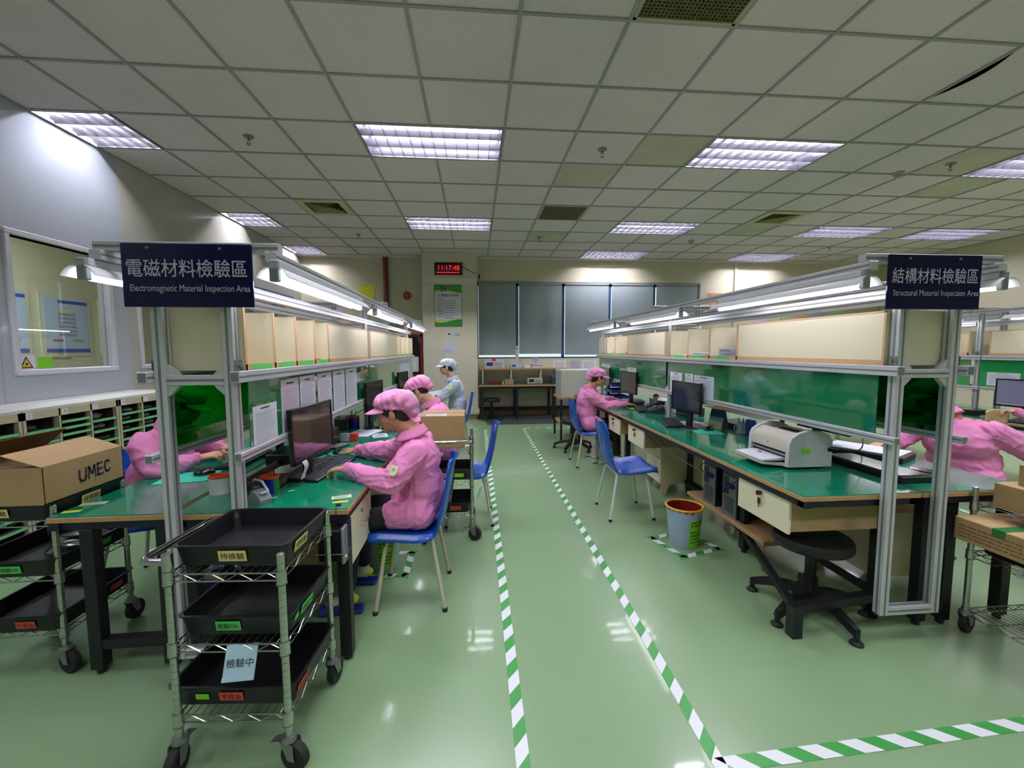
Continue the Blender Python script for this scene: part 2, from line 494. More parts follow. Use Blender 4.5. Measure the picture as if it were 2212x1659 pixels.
# air diffusers and return grilles
def vent(i, j, lab):
    cx, cy = gx(i) + GS / 2, gy(j) + GS / 2
    t = thing('air_diffuser', lab, 'air vent', (cx, cy, ZC), 0, 'square ceiling diffusers')
    b = MB(); h = GS / 2 - .012
    for a, c in ((h, h - .09),):
        for s in (-1, 1):
            b.box(-a, a, s * c, s * a, -.01, .006); b.box(s * c, s * a, -c, c, -.01, .006)
    part('frame', b, mat('yellowed_vent_frame', 'c6c193', .5), t)
    b = MB(); b.box(-h, h, -h, h, .03, .035); part('duct_backing', b, mat('dark_duct', '1d1b12', .8), t)
    b = MB()
    for k in range(5):
        r = .2 - k * .042; w_ = .02
        for s in (-1, 1):
            b.add([(-r, s * r, -.008), (r, s * r, -.008), (r - w_, s * (r - w_), .022), (-r + w_, s * (r - w_), .022)], [(0, 1, 2, 3)])
            b.add([(s * r, -r, -.008), (s * r, r, -.008), (s * (r - w_), r - w_, .022), (s * (r - w_), -r + w_, .022)], [(0, 1, 2, 3)])
    part('slats', b, mat('yellowed_vent_slat', '9c9668', .5), t, smooth=0)
vent(-4, 5, 'square yellowed air diffuser in the ceiling above the left bench row')
vent(6, 5, 'square cream air diffuser in the ceiling above the right bench row')
def grille(i, j, lab):
    cx, cy = gx(i) + GS / 2, gy(j) + GS / 2
    t = thing('return_grille', lab, 'air vent', (cx, cy, ZC), 0, 'egg-crate return grilles')
    b = MB(); h = GS / 2 - .012
    for s in (-1, 1): b.box(-h, h, s * (h - .02), s * h, -.006, .01); b.box(s * (h - .02), s * h, -h, h, -.006, .01)
    part('frame', b, mat('khaki_grille_frame', 'b3ad80', .5), t)
    b = MB(); n = 26
    for k in range(1, n):
        x = -h + 2 * h * k / n; b.box(x - .003, x + .003, -h, h, -.002, .014); b.box(-h, h, x - .003, x + .003, -.002, .014)
    part('egg_crate', b, mat('khaki_grille', '77704a', .55), t, smooth=0)
    b = MB(); b.box(-h, h, -h, h, .03, .033); part('filter', b, mat('dusty_filter', '3a3522', .9), t)
grille(1, -1, 'khaki egg-crate return grille at the top edge, nearest')
grille(1, 5, 'small dark return grille in the ceiling above the middle of the aisle')

# sprinklers and detectors
def sprinkler(x, y, lab):
    t = thing('sprinkler', lab, 'sprinkler', (x, y, ZC), 0, 'ceiling sprinklers')
    b = MB(); b.lathe([(0, -.004), (.042, -.006), (.045, 0)], n=16); b.cyl((0, 0, 0), (0, 0, -.035), .012, .009, n=8); part('rosette', b, STEEL, t)
    b = MB()
    for s in (-1, 1): b.tube([(s * .01, 0, -.03), (s * .016, 0, -.05), (s * .004, 0, -.068)], .003, 5)
    b.lathe([(0, -.072), (.02, -.07), (.02, -.067), (0, -.066)], n=12); part('deflector', b, STEEL, t)
for px, (x, y), lab in (
        (0, (gx(-3.55), gy(2.5)), 'steel sprinkler in the ceiling left of the large three-tube light'),
        (0, (gx(1.5), gy(2.5)), 'steel sprinkler in the stained tile above the middle of the aisle'),
        (0, (gx(7.3), gy(2.55)), 'steel sprinkler beside the nearer round smoke detector'),
        (0, (gx(-3.4), gy(7.6)), 'small far sprinkler between left bench lamps and ceiling diffuser'),
        (0, (gx(1.3), gy(7.5)), 'small far sprinkler in a stained tile behind the dark return grille'),
        (0, (gx(10.0), gy(8.0)), 'small far sprinkler left above the right blue sign')):
    sprinkler(x, y, lab)
def smoke(x, y, lab):
    t = thing('smoke_detector', lab, 'smoke detector', (x, y, ZC), 0, 'round smoke detectors')
    b = MB(); b.lathe([(.055, 0), (.055, -.012), (.05, -.018), (.0, -.019)], n=20); part('base', b, mat('aged_plastic', 'b5ae8d', .5), t)
    b = MB(); b.lathe([(.038, -.018), (.036, -.045), (.025, -.052), (0, -.053)], n=20); part('sensor_head', b, mat('aged_plastic2', 'a8a183', .5), t)
smoke(gx(6.8), gy(2.95), 'round yellowed smoke detector on the ceiling, nearer one at right')
smoke(gx(5.55), gy(7.6), 'small round smoke detector on the ceiling beyond the cream diffuser')

# pillar with its base
b = MB(); b.box(-1.05, .055, 8.9, YB, 0, ZC, 0)
struct('wall_pillar', b, mat('cream_pillar_paint', 'cec6b2', .5, var=.02, scale=2))
b = MB()
for (z0, z1, d) in ((0.0, .10, .0), (.13, .20, .028), (.20, .24, .018), (.10, .13, .02)):
    b.box(-1.05 - d, .055 + d, 8.9 - d - .002, YB, z0, z1, 1 if z1 <= .10 else 0)
struct('baseboard_pillar', b, [mat('cream_skirting', 'cfcaba', .4), mat('brown_skirting_tile', '84694c', .5)])
b = MB(); b.box(.06, XR_, YB - .02, YB, .2, .32, 0); b.box(.06, XR_, YB - .012, YB, 0, .14, 1); b.box(XL, -1.06, YB - .015, YB, 0, .14, 1)
struct('baseboard_back', b, [mat('cream_skirting', 'cfcaba', .4), _M['brown_skirting_tile']])

# far window: blue frame, panes and roller blinds
t = bpy.data.objects.new('window_1', None); COL.objects.link(t); t['kind'] = 'structure'
MX = [wx0, .93, 1.95, 3.0, 4.02, wx1]
b = MB()
for x in MX: b.box(x - .03, x + .03, YB + .03, YB + .09, wz0, wz1)
b.box(wx0, wx1, YB + .03, YB + .09, wz0, wz0 + .03); b.box(wx0, wx1, YB + .03, YB + .09, wz1 - .05, wz1)
struct('window_frame', b, mat('blue_window_frame', '35527e', .4), t)
b = MB(); b.box(wx0, wx1, YB + .055, YB + .06, wz0, wz1); struct('window_pane', b, glassy('clear_window_glass', 'e6f0ec'), t, 0)
b = MB(); b.box(wx0 - .02, wx1 + .02, YB - .03, YB + .0, wz1, wz1 + .035); b.box(wx1, wx1 + .03, YB - .02, YB, wz0, wz1)
struct('window_rail', b, mat('grey_rail', '8b8f90', .4, .4), t)
BL = mat('grey_roller_blind', '8d969b', .6, var=.03, scale=3)
bl = ['grey roller blind next to the cream pillar', 'grey roller blind with soft creases, second from the pillar',
      'grey roller blind in the middle of the window strip', 'grey roller blind behind the right bench lamps, second from right end', 'rightmost grey roller blind of the window strip']
for k in range(5):
    x0, x1 = MX[k] + .035, MX[k + 1] - .035; zb = (1.335, 1.36, 1.335, 1.33, 1.33)[k]; xc = (x0 + x1) / 2
    t = thing('roller_blind', bl[k], 'roller blind', (xc, YB - .015, wz1), 0, 'roller blinds on the far window')
    amp = (.002, .012, .006, .01, .003)[k]
    b = MB(o=(xc, YB - .015, wz1)); ph = k * 1.7
    def fn(u, v_):
        x = x0 + (x1 - x0) * u; z = wz1 - .02 + (zb - wz1 + .02) * v_
        return (x, YB - .012 + amp * math.sin(u * 11 + ph + v_ * 1.5) * min(1, v_ * 2) * (1 - abs(u - .5)), z)
    b.grid(fn, 24, 10); part('fabric', b, BL, t)
    b = MB(o=(xc, YB - .015, wz1)); b.cyl((x0, YB - .012, wz1 - .015), (x1, YB - .012, wz1 - .015), .02, n=10); part('roller', b, mat('blind_roller', '8b9092', .5), t)
    b = MB(o=(xc, YB - .015, wz1)); b.box(x0, x1, YB - .022, YB - .002, zb - .012, zb + .006); part('bottom_bar', b, mat('blind_bar', 'a4a8aa', .4), t)

# left far door, blue-framed panels along the left partition
t = bpy.data.objects.new('door_1', None); COL.objects.link(t); t['kind'] = 'structure'
b = MB(); b.box(XL, XL + .03, 5.62, 6.35, 0, 2.15, 0, .004); struct('door_leaf', b, mat('cream_door', 'c9c6b8', .4), t)
b = MB(); b.ell((XL + .07, 5.72, 1.78), (.03, .03, .03)); b.cyl((XL + .03, 5.72, 1.78), (XL + .07, 5.72, 1.78), .012, n=8); struct('door_handle', b, STEEL, t)
for k, (y0, y1) in enumerate(((6.5, 7.2), (7.35, 8.05), (8.2, 8.9))):
    t = bpy.data.objects.new('window_%d' % (k + 4), None); COL.objects.link(t); t['kind'] = 'structure'
    b = MB()
    for a in ((y0 - .05, y0), (y1, y1 + .05)): b.box(XL, XL + .03, a[0], a[1], .9, 2.5)
    b.box(XL, XL + .03, y0, y1, 2.44, 2.5); b.box(XL, XL + .03, y0, y1, .9, .96); struct('window_frame', b, mat('steel_blue_frame', '4d6f93', .4), t)
    b = MB(); b.box(XL + .008, XL + .014, y0, y1, .96, 2.44); struct('window_blind', b, mat('pale_grey_blind', '8f9698', .6), t)

# fire pipe, bell, cabinet, conduit
b = MB(o=(-1.85, 9.33, 0)); b.cyl((-1.85, 9.33, 0), (-1.85, 9.33, ZC), .055, n=16)
solo('fire_pipe', b, mat('red_oxide_pipe', '6e2119', .45), 'dark red vertical fire pipe left of the cream pillar', 'pipe')
t = thing('fire_bell', 'round red fire alarm bell on the wall between red pipe and pillar', 'alarm bell', (-1.43, YB, 2.60))
R90 = Matrix.Rotation(PI / 2, 3, 'X')
b = MB(); b.lathe([(0, .075), (.03, .073), (.07, .055), (.085, .02), (.085, 0)], n=24, R=R90); part('gong', b, mat('red_bell', '9e2a1c', .35), t)
b = MB(); b.lathe([(0, .086), (.016, .084), (.018, .07)], n=12, R=R90); part('boss', b, mat('brass_boss', 'a58a4a', .4, .5), t)
t = thing('fire_cabinet', 'red framed fire hose cabinet with dark glass, left of the cream pillar', 'fire cabinet', (-1.52, YB, .85))
b = MB(o=(-1.52, YB, .85)); x0, x1, z0, z1, y0 = -1.78, -1.1, .85, 1.78, 9.22
for a in ((x0, x1, z0, z0 + .08), (x0, x1, z1 - .05, z1), (x0, x0 + .05, z0, z1), (x1 - .05, x1, z0, z1), (-1.5, -1.46, z0, z1)):
    b.box(a[0], a[1], y0, YB, a[2], a[3])
part('frame', b, mat('fire_red_paint', '8e1f1a', .4), t)
b = MB(o=(-1.52, YB, .85)); b.box(x0, x1, 9.3, 9.31, z0, z1); part('dark_glass', b, mat('dark_glass', '0c0d0f', .1), t)
b = MB(o=(-1.52, YB, .85)); b.box(-1.44, -1.2, 9.285, 9.295, .98, 1.3); part('notice', b, PAPER, t, 'white notice behind the glass')
b = MB(o=(5.9, YB, 0)); b.box(5.87, 5.93, YB - .04, YB, 1.0, ZC); solo('conduit', b, mat('cream_conduit', 'd3cdb8', .4), 'cream vertical conduit on the far wall right of the blinds', 'conduit')

# floor details
b = MB(o=(.22, 8.17, .002)); b.quad((.22, 8.17, .003), (9.4, 8.17, .003), (9.4, 9.38, .003), (.22, 9.38, .003))
solo('floor_mat', b, mat('dark_grey_floor_mat', '454b48', .35, var=.08, scale=6), 'dark grey floor mat along the far wall under the instrument bench', 'floor mat')
def tape(p0, p1, lab, wd=.05, pitch=.163, slant=.03, ph=0., group='green and white floor tapes', cat='floor tape'):
    p0 = V(p0); p1 = V(p1); d = (p1 - p0); L = d.length; d.normalize(); s = V((d.y, -d.x, 0)) * wd / 2
    b = MB(o=p0); n = int(L / pitch * 2)
    for k in range(n):
        a = k * pitch / 2; e = a + pitch / 2
        q = lambda t_, sg: p0 + d * (t_ + slant * sg) + s * sg + V((0, 0, .0015))
        b.quad(q(a, -1), q(e, -1), q(e, 1), q(a, 1), (k % 2))
    return solo('floor_tape', b, [mat('white_tape', 'dfe2e6', .35, var=.03), mat('green_tape', '3f9a48', .35, var=.03)], lab, cat, group)
tape((.152, .9, 0), (.172, 7.75, 0), 'green and white striped floor tape along the left side of the aisle')
tape((.835, .95, 0), (.875, 7.75, 0), 'green and white striped floor tape along the right side of the aisle')
tape((.86, 1.315, 0), (3.6, 1.43, 0), 'green and white striped floor tape crossing in front of the right bench', wd=.055)
tape((.9, 7.76, 0), (1.9, 7.74, 0), 'far short striped floor tape across, below the instrument bench', pitch=.2)
tape((-.5, 7.76, 0), (.15, 7.74, 0), 'far short striped floor tape at the foot of the pillar', pitch=.2)
tape((-2.35, 3.2, 0), (-2.3, 5.5, 0), 'striped floor tape left of the left bench row', group='green and white floor tapes')
tape((4.3, 2.0, 0), (4.4, 7.5, 0), 'striped floor tape in the aisle right of the right bench row')
def square_tape(cx, cy, s, lab, rot=0):
    t = []
    b = MB(o=(cx, cy, 0)); R = Matrix.Rotation(rot, 3, 'Z'); k = 0
    for a in range(4):
        R2 = R @ Matrix.Rotation(a * PI / 2, 3, 'Z')
        n = 5
        for i in range(n):
            u0 = -s + 2 * s * i / n; u1 = -s + 2 * s * (i + 1) / n
            q = [R2 @ V((u0, s - .045, .0015)), R2 @ V((u1, s - .045, .0015)), R2 @ V((u1 + .03, s, .0015)), R2 @ V((u0 + .03, s, .0015))]
            b.quad(*[V((cx, cy, 0)) + p for p in q], (i + 1) % 2)
    solo('bin_marking', b, [_M['white_tape'], _M['green_tape']], lab, 'floor tape', 'square floor markings under bins')
# ================================================================ BENCH ROWS
BT = emat('bench_tube_glow', 'f6f2ff', BTUBE * 2.2)
def extr(b, p0, p1, w, h, m=0, g=1, up=(0, 0, 1)):
    """T-slot aluminium extrusion with a dark groove on each side"""
    p0 = V(p0); p1 = V(p1); d = (p1 - p0); L = d.length; d.normalize(); up = V(up)
    if abs(d.dot(up)) > .9: up = V((0, 1, 0))
    s = d.cross(up).normalized(); u = s.cross(d)
    R = Matrix((d, s, u)).transposed(); c = (p0 + p1) / 2
    b.obox(c, (L / 2, w / 2, h / 2), R, m, .002)
    gw = min(w, h) * .11
    for k in (-1, 1):
        b.obox(c + s * k * (w / 2), (L / 2 - .001, .0008, gw), R, g)
        b.obox(c + u * k * (h / 2), (L / 2 - .001, gw, .0008), R, g)
def bench_frame(xa, xb, ys, ye, label, sgn_open, side):
    """xa/xb: outer x of the two post rows; ys: post positions"""
    cx = (xa + xb) / 2; o = (cx, ys[0], 0)
    t = thing('aluminium_rack', label, 'aluminium frame', o, 0, 'aluminium frames over the bench rows')
    P = .044
    for k, y in enumerate(ys):
        for x, s in ((xa, 1), (xb, -1)):
            z0 = .135 if k == 0 else .736
            b = MB(o=o); extr(b, (x + s * P / 2, y, z0), (x + s * P / 2, y, 1.842), P, P); part('post', b, [ALU, ALUD], t)
        for z in ((1.329, .155), (1.329, 1.675))[min(k, 1)]:
            b = MB(o=o); extr(b, (xa + P, y, z), (xb - P, y, z), .04, .042); part('cross_brace', b, [ALU, ALUD], t)
        b = MB(o=o)
        for z, zz in ((1.3085, -1), (1.3495, 1)) if k == 0 else ((1.3085, -1),):
            for x, s in ((xa + P, 1), (xb - P, -1)):
                b.prism([(x, z), (x + s * .045, z), (x + s * .04, z + zz * .008), (x + s * .008, z + zz * .04), (x, z + zz * .045)], 1, y - .012, y + .012)
        part('gusset_plates', b, [ALU, ALUD], t)
        b = MB(o=o); hw = .348
        extr(b, (cx - hw, y, 1.8605), (cx + hw, y, 1.8605), .042, .038)
        for s in (-1, 1): b.prism([(cx + s * (xb - xa) / 2, 1.8415), (cx + s * ((xb - xa) / 2 + .045), 1.8415), (cx + s * (xb - xa) / 2, 1.792)], 1, y - .012, y + .012)
        part('top_bar', b, [ALU, ALUD], t)
    for s, x in ((-1, xa), (1, xb)):
        for z, h, w_, nm in ((1.342, .047, .038, 'shelf_rail'), (1.0135, .036, .031, 'lower_rail')):
            b = MB(o=o); xx = x + s * w_ / 2
            extr(b, (xx, ys[0] - .06, z), (xx, ye, z), w_, h)
            b.box(xx - w_ * .38, xx + w_ * .38, ys[0] - .0615, ys[0] - .059, z - h * .38, z + h * .38, 1)
            part(nm, b, [ALU, ALUD], t)
        b = MB(o=o); extr(b, (x - s * .016, ys[0] + .03, 1.7065), (x - s * .016, ye - .1, 1.7065), .034, .045); part('top_rail', b, [ALU, ALUD], t)
        b = MB(o=o); extr(b, (cx + s * .326, ys[0] - .04, 1.824), (cx + s * .326, ye + .05, 1.824), .045, .038); part('lamp_beam', b, [ALU, ALUD], t)
    # brackets with a bolt at the near posts
    for s, x in ((-1, xa), (1, xb)):
        b = MB(o=o); b.box(x + s * .002, x + s * .006, ys[0] - .024, ys[0] + .024, 1.369, 1.41); b.cyl((x + s * .006, ys[0], 1.389), (x + s * .016, ys[0], 1.389), .008, n=8)
        part('bracket', b, STEEL, t)
    return t
def bench_lamp(L=1.26):
    t = thing('bench_lamp', '', 'lamp')
    b = MB()
    b.box(-.022, .022, 0, L, -.03, 0, 0, .003)
    part('lamp_body', b, mat('white_lamp_body', 'd0d2d6', .35), t)
    b = MB()
    pr = [(-.062, -.07), (-.046, -.045), (-.026, -.031), (.026, -.031), (.046, -.045), (.062, -.07)]
    n = len(pr)
    vs = [(x, y, z) for y in (-.03, L + .03) for x, z in pr] + [(x * .97, y, z - .002) for y in (-.03, L + .03) for x, z in pr]
    fs = [(i, i + 1, n + i + 1, n + i) for i in range(n - 1)] + [(2 * n + i, 2 * n + i + 1, 3 * n + i + 1, 3 * n + i) for i in range(n - 1)]
    b.add(vs, fs); part('reflector', b, MIRR, t)
    for y in (.0, L):
        b = MB(); b.box(-.018, .018, y - .014, y + .014, -.085, -.0, 0, .004); part('lamp_holder', b, mat('grey_lamp_holder', '8f959c', .4), t)
    b = MB(); b.cyl((0, .015, -.068), (0, L - .015, -.068), .016, n=10); part('tube', b, BT, t)
    return t
LP = bench_lamp(); LPS = bench_lamp(1.17)
lamp_used = []
def put_lamp(x, y, lab, p=0):
    src = (LP, LPS)[p]; loc = (x, y, 1.805)
    if p in lamp_used: dup(src, loc, 0, lab, 'fluorescent bench lamps')
    else:
        lamp_used.append(p); src.location = loc; src['label'] = lab; src['group'] = 'fluorescent bench lamps'

LXa, LXb = -1.291, -.981
RXa, RXb = 1.969, 2.286
LYS, RYS = [1.863, 4.02, 6.435], [1.863, 4.21, 6.57]
bench_frame(LXa, LXb, LYS, 6.84, 'aluminium profile frame standing over the left bench row', 1, 1)
bench_frame(RXa, RXb, RYS, 6.7, 'aluminium profile frame standing over the right bench row', -1, 1)
lc, rc = (LXa + LXb) / 2, (RXa + RXb) / 2
for x, sd in ((lc + .350, 'aisle side of the left bench row'), (lc - .350, 'wall side of the left bench row')):
    for y, nm in ((1.80, 'nearest'), (3.51, 'middle'), (5.45, 'farthest')):
        put_lamp(x, y, '%s fluorescent lamp on the %s' % (nm, sd))
for x, sd in ((rc - .350, 'aisle side of the right bench row'), (rc + .350, 'far side of the right bench row')):
    for y, nm in ((1.84, 'nearest'), (3.6, 'middle'), (5.36, 'farthest')):
        put_lamp(x, y, '%s fluorescent lamp on the %s' % (nm, sd), 1)

# signs
def sign(x0, x1, z0, z1, zh, en, lab, tilt=0):
    o = ((x0 + x1) / 2, 1.83, z1)
    t = thing('hanging_sign', lab, 'sign', o)
    b = MB(o=o); b.box(x0, x1, 1.811, 1.820, z0, z1, 0, .002); part('board', b, mat('navy_acrylic', '0d0a3c', .18, var=.02), t)
    b = MB(o=o)
    for x in (x0 + .10, x1 - .117): b.cyl((x, 1.811, z1 - .018), (x, 1.805, z1 - .018), .0055, n=8)
    part('screws', b, STEEL, t)
    W = x1 - x0; c = (x0 + x1) / 2; LT = mat('pale_lettering', 'b9bcd0', .5, var=.0)
    text(zh, (c, 1.8103, z1 - .0945), (1, 0, 0), (0, 0, 1), W * .92, .070, LT, t, 'chinese_lettering', o, bold=.005, fit=True)
    text(en, (c + .009, 1.8103, z1 - .1755), (1, 0, 0), (0, 0, 1), W * .92, .034, LT, t, 'english_lettering', o, bold=.0, fit=True)
sign(-1.361, -.877, 1.621, 1.866, '電磁材料檢驗區', 'Electromagnetic Material Inspection Area', 'navy sign reading Electromagnetic Material Inspection Area at the left bench row')
sign(1.863, 2.329, 1.6255, 1.871, '結構材料檢驗區', 'Structural Material Inspection Area', 'navy sign reading Structural Material Inspection Area at the right bench row')

# pigeonhole shelves standing on the shelf rails
def hutch(xa, xb, y0, y1, divs, openside, lab, grp):
    """divs: divider positions of the bays open to 'openside' (+1 = +x); the rest of the length is open to the other side"""
    z0, z1, T = 1.3665, 1.6255, .013; cx = (xa + xb) / 2; o = (cx, y0, z0)
    t = thing('pigeonhole_shelf', lab, 'shelf', o, 0, grp)
    xo, xi = (xb, xa) if openside > 0 else (xa, xb); s = openside
    b = MB(o=o); b.box(xa, xb, y0, y1, z0, z0 + T)
    e = MB(o=o); e.box(xo, xo + s * .003, y0, y1, z0, z0 + T + .012)
    part('bottom_board', b, BEIGE, t); 
    d0, d1 = divs[0], divs[-1]
    b = MB(o=o); b.box(xi, xi - 0 + s * .01, d0, d1, z0 + T, z1 - .01); part('back_panel', b, BEIGE, t)
    for y in divs:
        b = MB(o=o); b.box(xa, xb, y - T / 2, y + T / 2, z0 + T, z1)
        b.box(xo, xo + s * .003, y - T / 2 - .002, y + T / 2 + .002, z0, z1 + .003, 1)
        b.box(xa, xb, y - T / 2, y + T / 2, z1, z1 + .003, 1); part('divider', b, [BEIGE, WOODE], t)
    for (a, c) in ((y0, d0), (d1, y1)):
        if c - a < .1: continue
        b = MB(o=o); b.box(xo - s * .012, xo, a, c, z0 + T, z1)
        for q in ((a, c, z1 - .006, z1 + .002), (a, a + .012, z0, z1), (c - .012, c, z0, z1), (a, c, z0, z0 + .014)): b.box(xo, xo + s * .0025, q[0], q[1], q[2], q[3], 1)
        part('closed_front', b, [BEIGE, WOODE], t)
        k = max(2, int((c - a) / .42))
        for i in range(k + 1):
            y = a + T / 2 + (c - a - T) * i / k
            if min(abs(y - q) for q in divs) > .03:
                b = MB(o=o); b.box(xa if s > 0 else xa + .015, xb - .015 if s > 0 else xb, y - T / 2, y + T / 2, z0 + T, z1); part('divider', b, BEIGE, t)
    part('edge_strip', e, WOODE, t)
    for i in range(len(divs) - 1):
        c = (divs[i] + divs[i + 1]) / 2; w_ = min(.1, (divs[i + 1] - divs[i]) * .35)
        b = MB(o=o); b.box(xo + s * .003, xo + s * .004, c - w_, c + w_, z0 + .001, z0 + .024); part('green_label', b, GLAB, t)
    return t
hutch(LXa + .01, LXb + .018, 1.89, 3.978, [1.8963, 2.16, 2.412, 2.682, 2.925], 1, 'cream pigeonhole shelf nearest on the left bench frame', 'pigeonhole shelves')
hutch(LXa + .01, LXb + .018, 4.068, 6.75, [5.382, 5.697, 6.048, 6.39, 6.741], 1, 'cream pigeonhole shelf farther along the left bench frame', 'pigeonhole shelves')
hutch(RXa - .018, RXb - .01, 1.89, 4.158, [3.051, 3.429, 3.789, 4.1517], -1, 'cream pigeonhole shelf with a long closed front nearest on the right bench frame', 'pigeonhole shelves')
hutch(RXa - .018, RXb - .01, 4.266, 6.624, [5.346, 5.85, 6.228, 6.6177], -1, 'cream pigeonhole shelf farther along the right bench frame', 'pigeonhole shelves')

# green glass panels between the rails
def panel(x, y0, y1, m, lab, th=.005):
    b = MB(o=(x, y0, 1.17)); b.box(x - th / 2, x + th / 2, y0, y1, 1.0315, 1.3185, 0); return solo('glass_panel', b, m, lab, 'glass panel', 'green glass panels in the bench frames')
GT = glassy('green_acrylic_see_through', '20bb3c', rough=.02)
GD = glassy('dark_green_acrylic', '168040', rough=.02)
PG = mat('pale_green_glass', '7fb394', .08, var=.03, scale=2, coat=1)
panel(LXb + .012, 1.9125, 3.987, GREENP, 'green glass panel with taped forms, nearest on the aisle side of left row')
panel(LXb + .012, 4.059, 5.4, mat('mid_green_glass', '2f8a5c', .08, var=.03, scale=2, coat=1), 'green glass panel behind the middle worker on the left row')
panel(LXb + .012, 5.418, 6.75, PG, 'pale green glass panel farthest on the aisle side of left row')
panel(LXa - .012, 1.9125, 3.987, GT, 'see-through bright green acrylic panel beside the left seated worker')
panel(LXa - .012, 4.059, 6.75, GT, 'see-through green acrylic panel farthest on the wall side of left row')
panel(RXa - .012, 1.917, 4.176, GREENP, 'large green glass panel behind the printer on the right row')
panel(RXa - .012, 4.248, 6.615, mat('green_glass_far', '1a7a52', .08, var=.05, scale=2, coat=1), 'green glass panel behind the pink worker at the far right row')
panel(RXb + .012, 1.917, 4.176, GD, 'very dark green acrylic panel between the posts of the right row')
panel(RXb + .012, 4.248, 6.615, GD, 'dark green acrylic panel farthest on the far side of right row')

# desks
TOPZ = .735
def bench(x0, x1, y0, y1, lab, legs, bars=(), o=None, grp='green topped workbenches'):
    o = ((x0 + x1) / 2, (y0 + y1) / 2, 0)
    t = thing('workbench', lab, 'workbench', o, 0, grp)
    b = MB(o=o); b.box(x0 + .004, x1 - .004, y0 + .004, y1 - .004, TOPZ - .005, TOPZ, 0, .001); part('desk_mat', b, GREEN, t)
    b = MB(o=o); b.box(x0, x1, y0, y1, TOPZ - .028, TOPZ - .005, 0, .002); part('tabletop', b, WOODE2, t)
    b = MB(o=o)
    for q in ((x0 + .01, x1 - .01, y0 + .01, y0 + .05), (x0 + .01, x1 - .01, y1 - .05, y1 - .01), (x0 + .01, x0 + .05, y0, y1 - .01), (x1 - .05, x1 - .01, y0 + .01, y1 - .01)):
        b.box(q[0], q[1], q[2] + .001, q[3], TOPZ - .062, TOPZ - .029)
    part('underframe', b, mat('blue_black_steel', '14162a', .45, .1), t)
    for (x, y) in legs:
        b = MB(o=o); b.box(x - .027, x + .027, y - .027, y + .027, .025, TOPZ - .062, 0, .003); b.cyl((x, y, 0), (x, y, .03), .018, n=8); part('leg', b, BLACKM, t)
    for (p, q, r) in bars:
        b = MB(o=o); d = V(q) - V(p); L = d.length; d.normalize(); up = V((0, 0, 1)) if abs(d.z) < .9 else V((0, 1, 0)); s_ = d.cross(up).normalized()
        b.obox((V(p) + V(q)) / 2, (L / 2, r, r), Matrix((d, s_, s_.cross(d))).transposed()); part('stretcher', b, BLACKM, t)
    return t
WOODE2 = mat('beige_bench_edge', 'b08d5c', .5, var=.06, scale=12)
LBR = [(-.61, 1.975), (-1.28, 1.975), (-.61, 4.4), (-1.28, 4.4)]
b1 = bench(-1.335, -.58, 1.94, 4.47, 'green topped bench nearest on the aisle side of the left row', [(-.612, 1.975), (-1.29, 2.0), (-.612, 4.4), (-1.29, 4.4)],
      [((-1.29, 2.0, .13), (-1.29, 4.4, .13), .02), ((-1.29, 3.2, .13), (-.612, 3.2, .13), .02), ((-1.32, 2.0, .13), (-.98, 2.0, .13), .022)])
bench(-1.335, -.58, 4.48, 7.55, 'green topped bench farther on the aisle side of the left row', [(-.62, 4.55), (-1.28, 4.55), (-.62, 7.5), (-1.28, 7.5)])
bench(-1.85, -1.355, 1.955, 4.47, 'green topped bench nearest on the wall side of the left row', [(-1.70, 1.985), (-1.40, 2.0), (-1.8, 4.4), (-1.40, 4.4)],
      [((-1.70, 1.985, .14), (-1.36, 1.99, .14), .022)])
bench(-1.85, -1.355, 4.48, 7.55, 'green topped bench farther on the wall side of the left row', [(-1.8, 4.55), (-1.40, 4.55), (-1.8, 7.5), (-1.40, 7.5)])
bench(1.575, 2.20, 1.888, 4.56, 'green topped bench with the printer, nearest on the aisle side of the right row', [(2.13, 2.03), (1.9, 2.80), (2.1, 3.98), (2.14, 4.5)],
      [((1.585, 1.925, .145), (2.13, 2.0, .145), .022), ((1.59, 1.93, .145), (1.9, 2.8, .145), .018), ((1.59, 1.925, .0), (1.59, 1.925, .165), .026), ((2.13, 2.0, .14), (2.1, 3.98, .14), .016),
       ((1.9, 2.8, .14), (2.14, 4.5, .14), .016)])
bench(1.575, 2.20, 4.57, 7.4, 'green topped bench farther on the aisle side of the right row', [(1.75, 4.75), (2.14, 4.65), (1.75, 7.3), (2.14, 7.3)])
bench(2.21, 2.845, 1.888, 4.56, 'green topped bench nearest on the far side of the right row', [(2.30, 1.96), (2.44, 1.96), (2.78, 4.4), (2.3, 4.4), (2.79, 1.97)])
bench(2.21, 2.845, 4.57, 7.4, 'green topped bench farther on the far side of the right row', [(2.78, 4.7), (2.3, 4.7), (2.78, 7.3), (2.3, 7.3)])

# third bench row at the far right
F3a, F3b = 5.45, 5.767
bench_frame(F3a, F3b, [4.22, 6.5], 6.8, 'aluminium profile frame of the third bench row at the far right', 1, 1)
bench(5.08, 5.60, 2.2, 6.8, 'green topped bench of the third row at the right edge of the photo', [(5.13, 2.3), (5.55, 2.3), (5.55, 4.5), (5.13, 6.7)])
bench(5.61, 6.2, 2.2, 6.8, 'green topped bench on the outer side of the third row', [(5.66, 2.3), (6.15, 2.3), (6.15, 6.7)])
b = MB(o=(F3a, 2.2, 1.33))
extr(b, (F3a - .019, 2.2, 1.342), (F3a - .019, 4.15, 1.342), .038, .047); extr(b, (F3a - .0155, 2.2, 1.0135), (F3a - .0155, 4.15, 1.0135), .031, .036)
extr(b, (F3a, 2.2, 1.7065), (F3a, 4.15, 1.7065), .034, .045); extr(b, (F3a - .167, 2.2, 1.824), (F3a - .167, 4.15, 1.824), .045, .038)
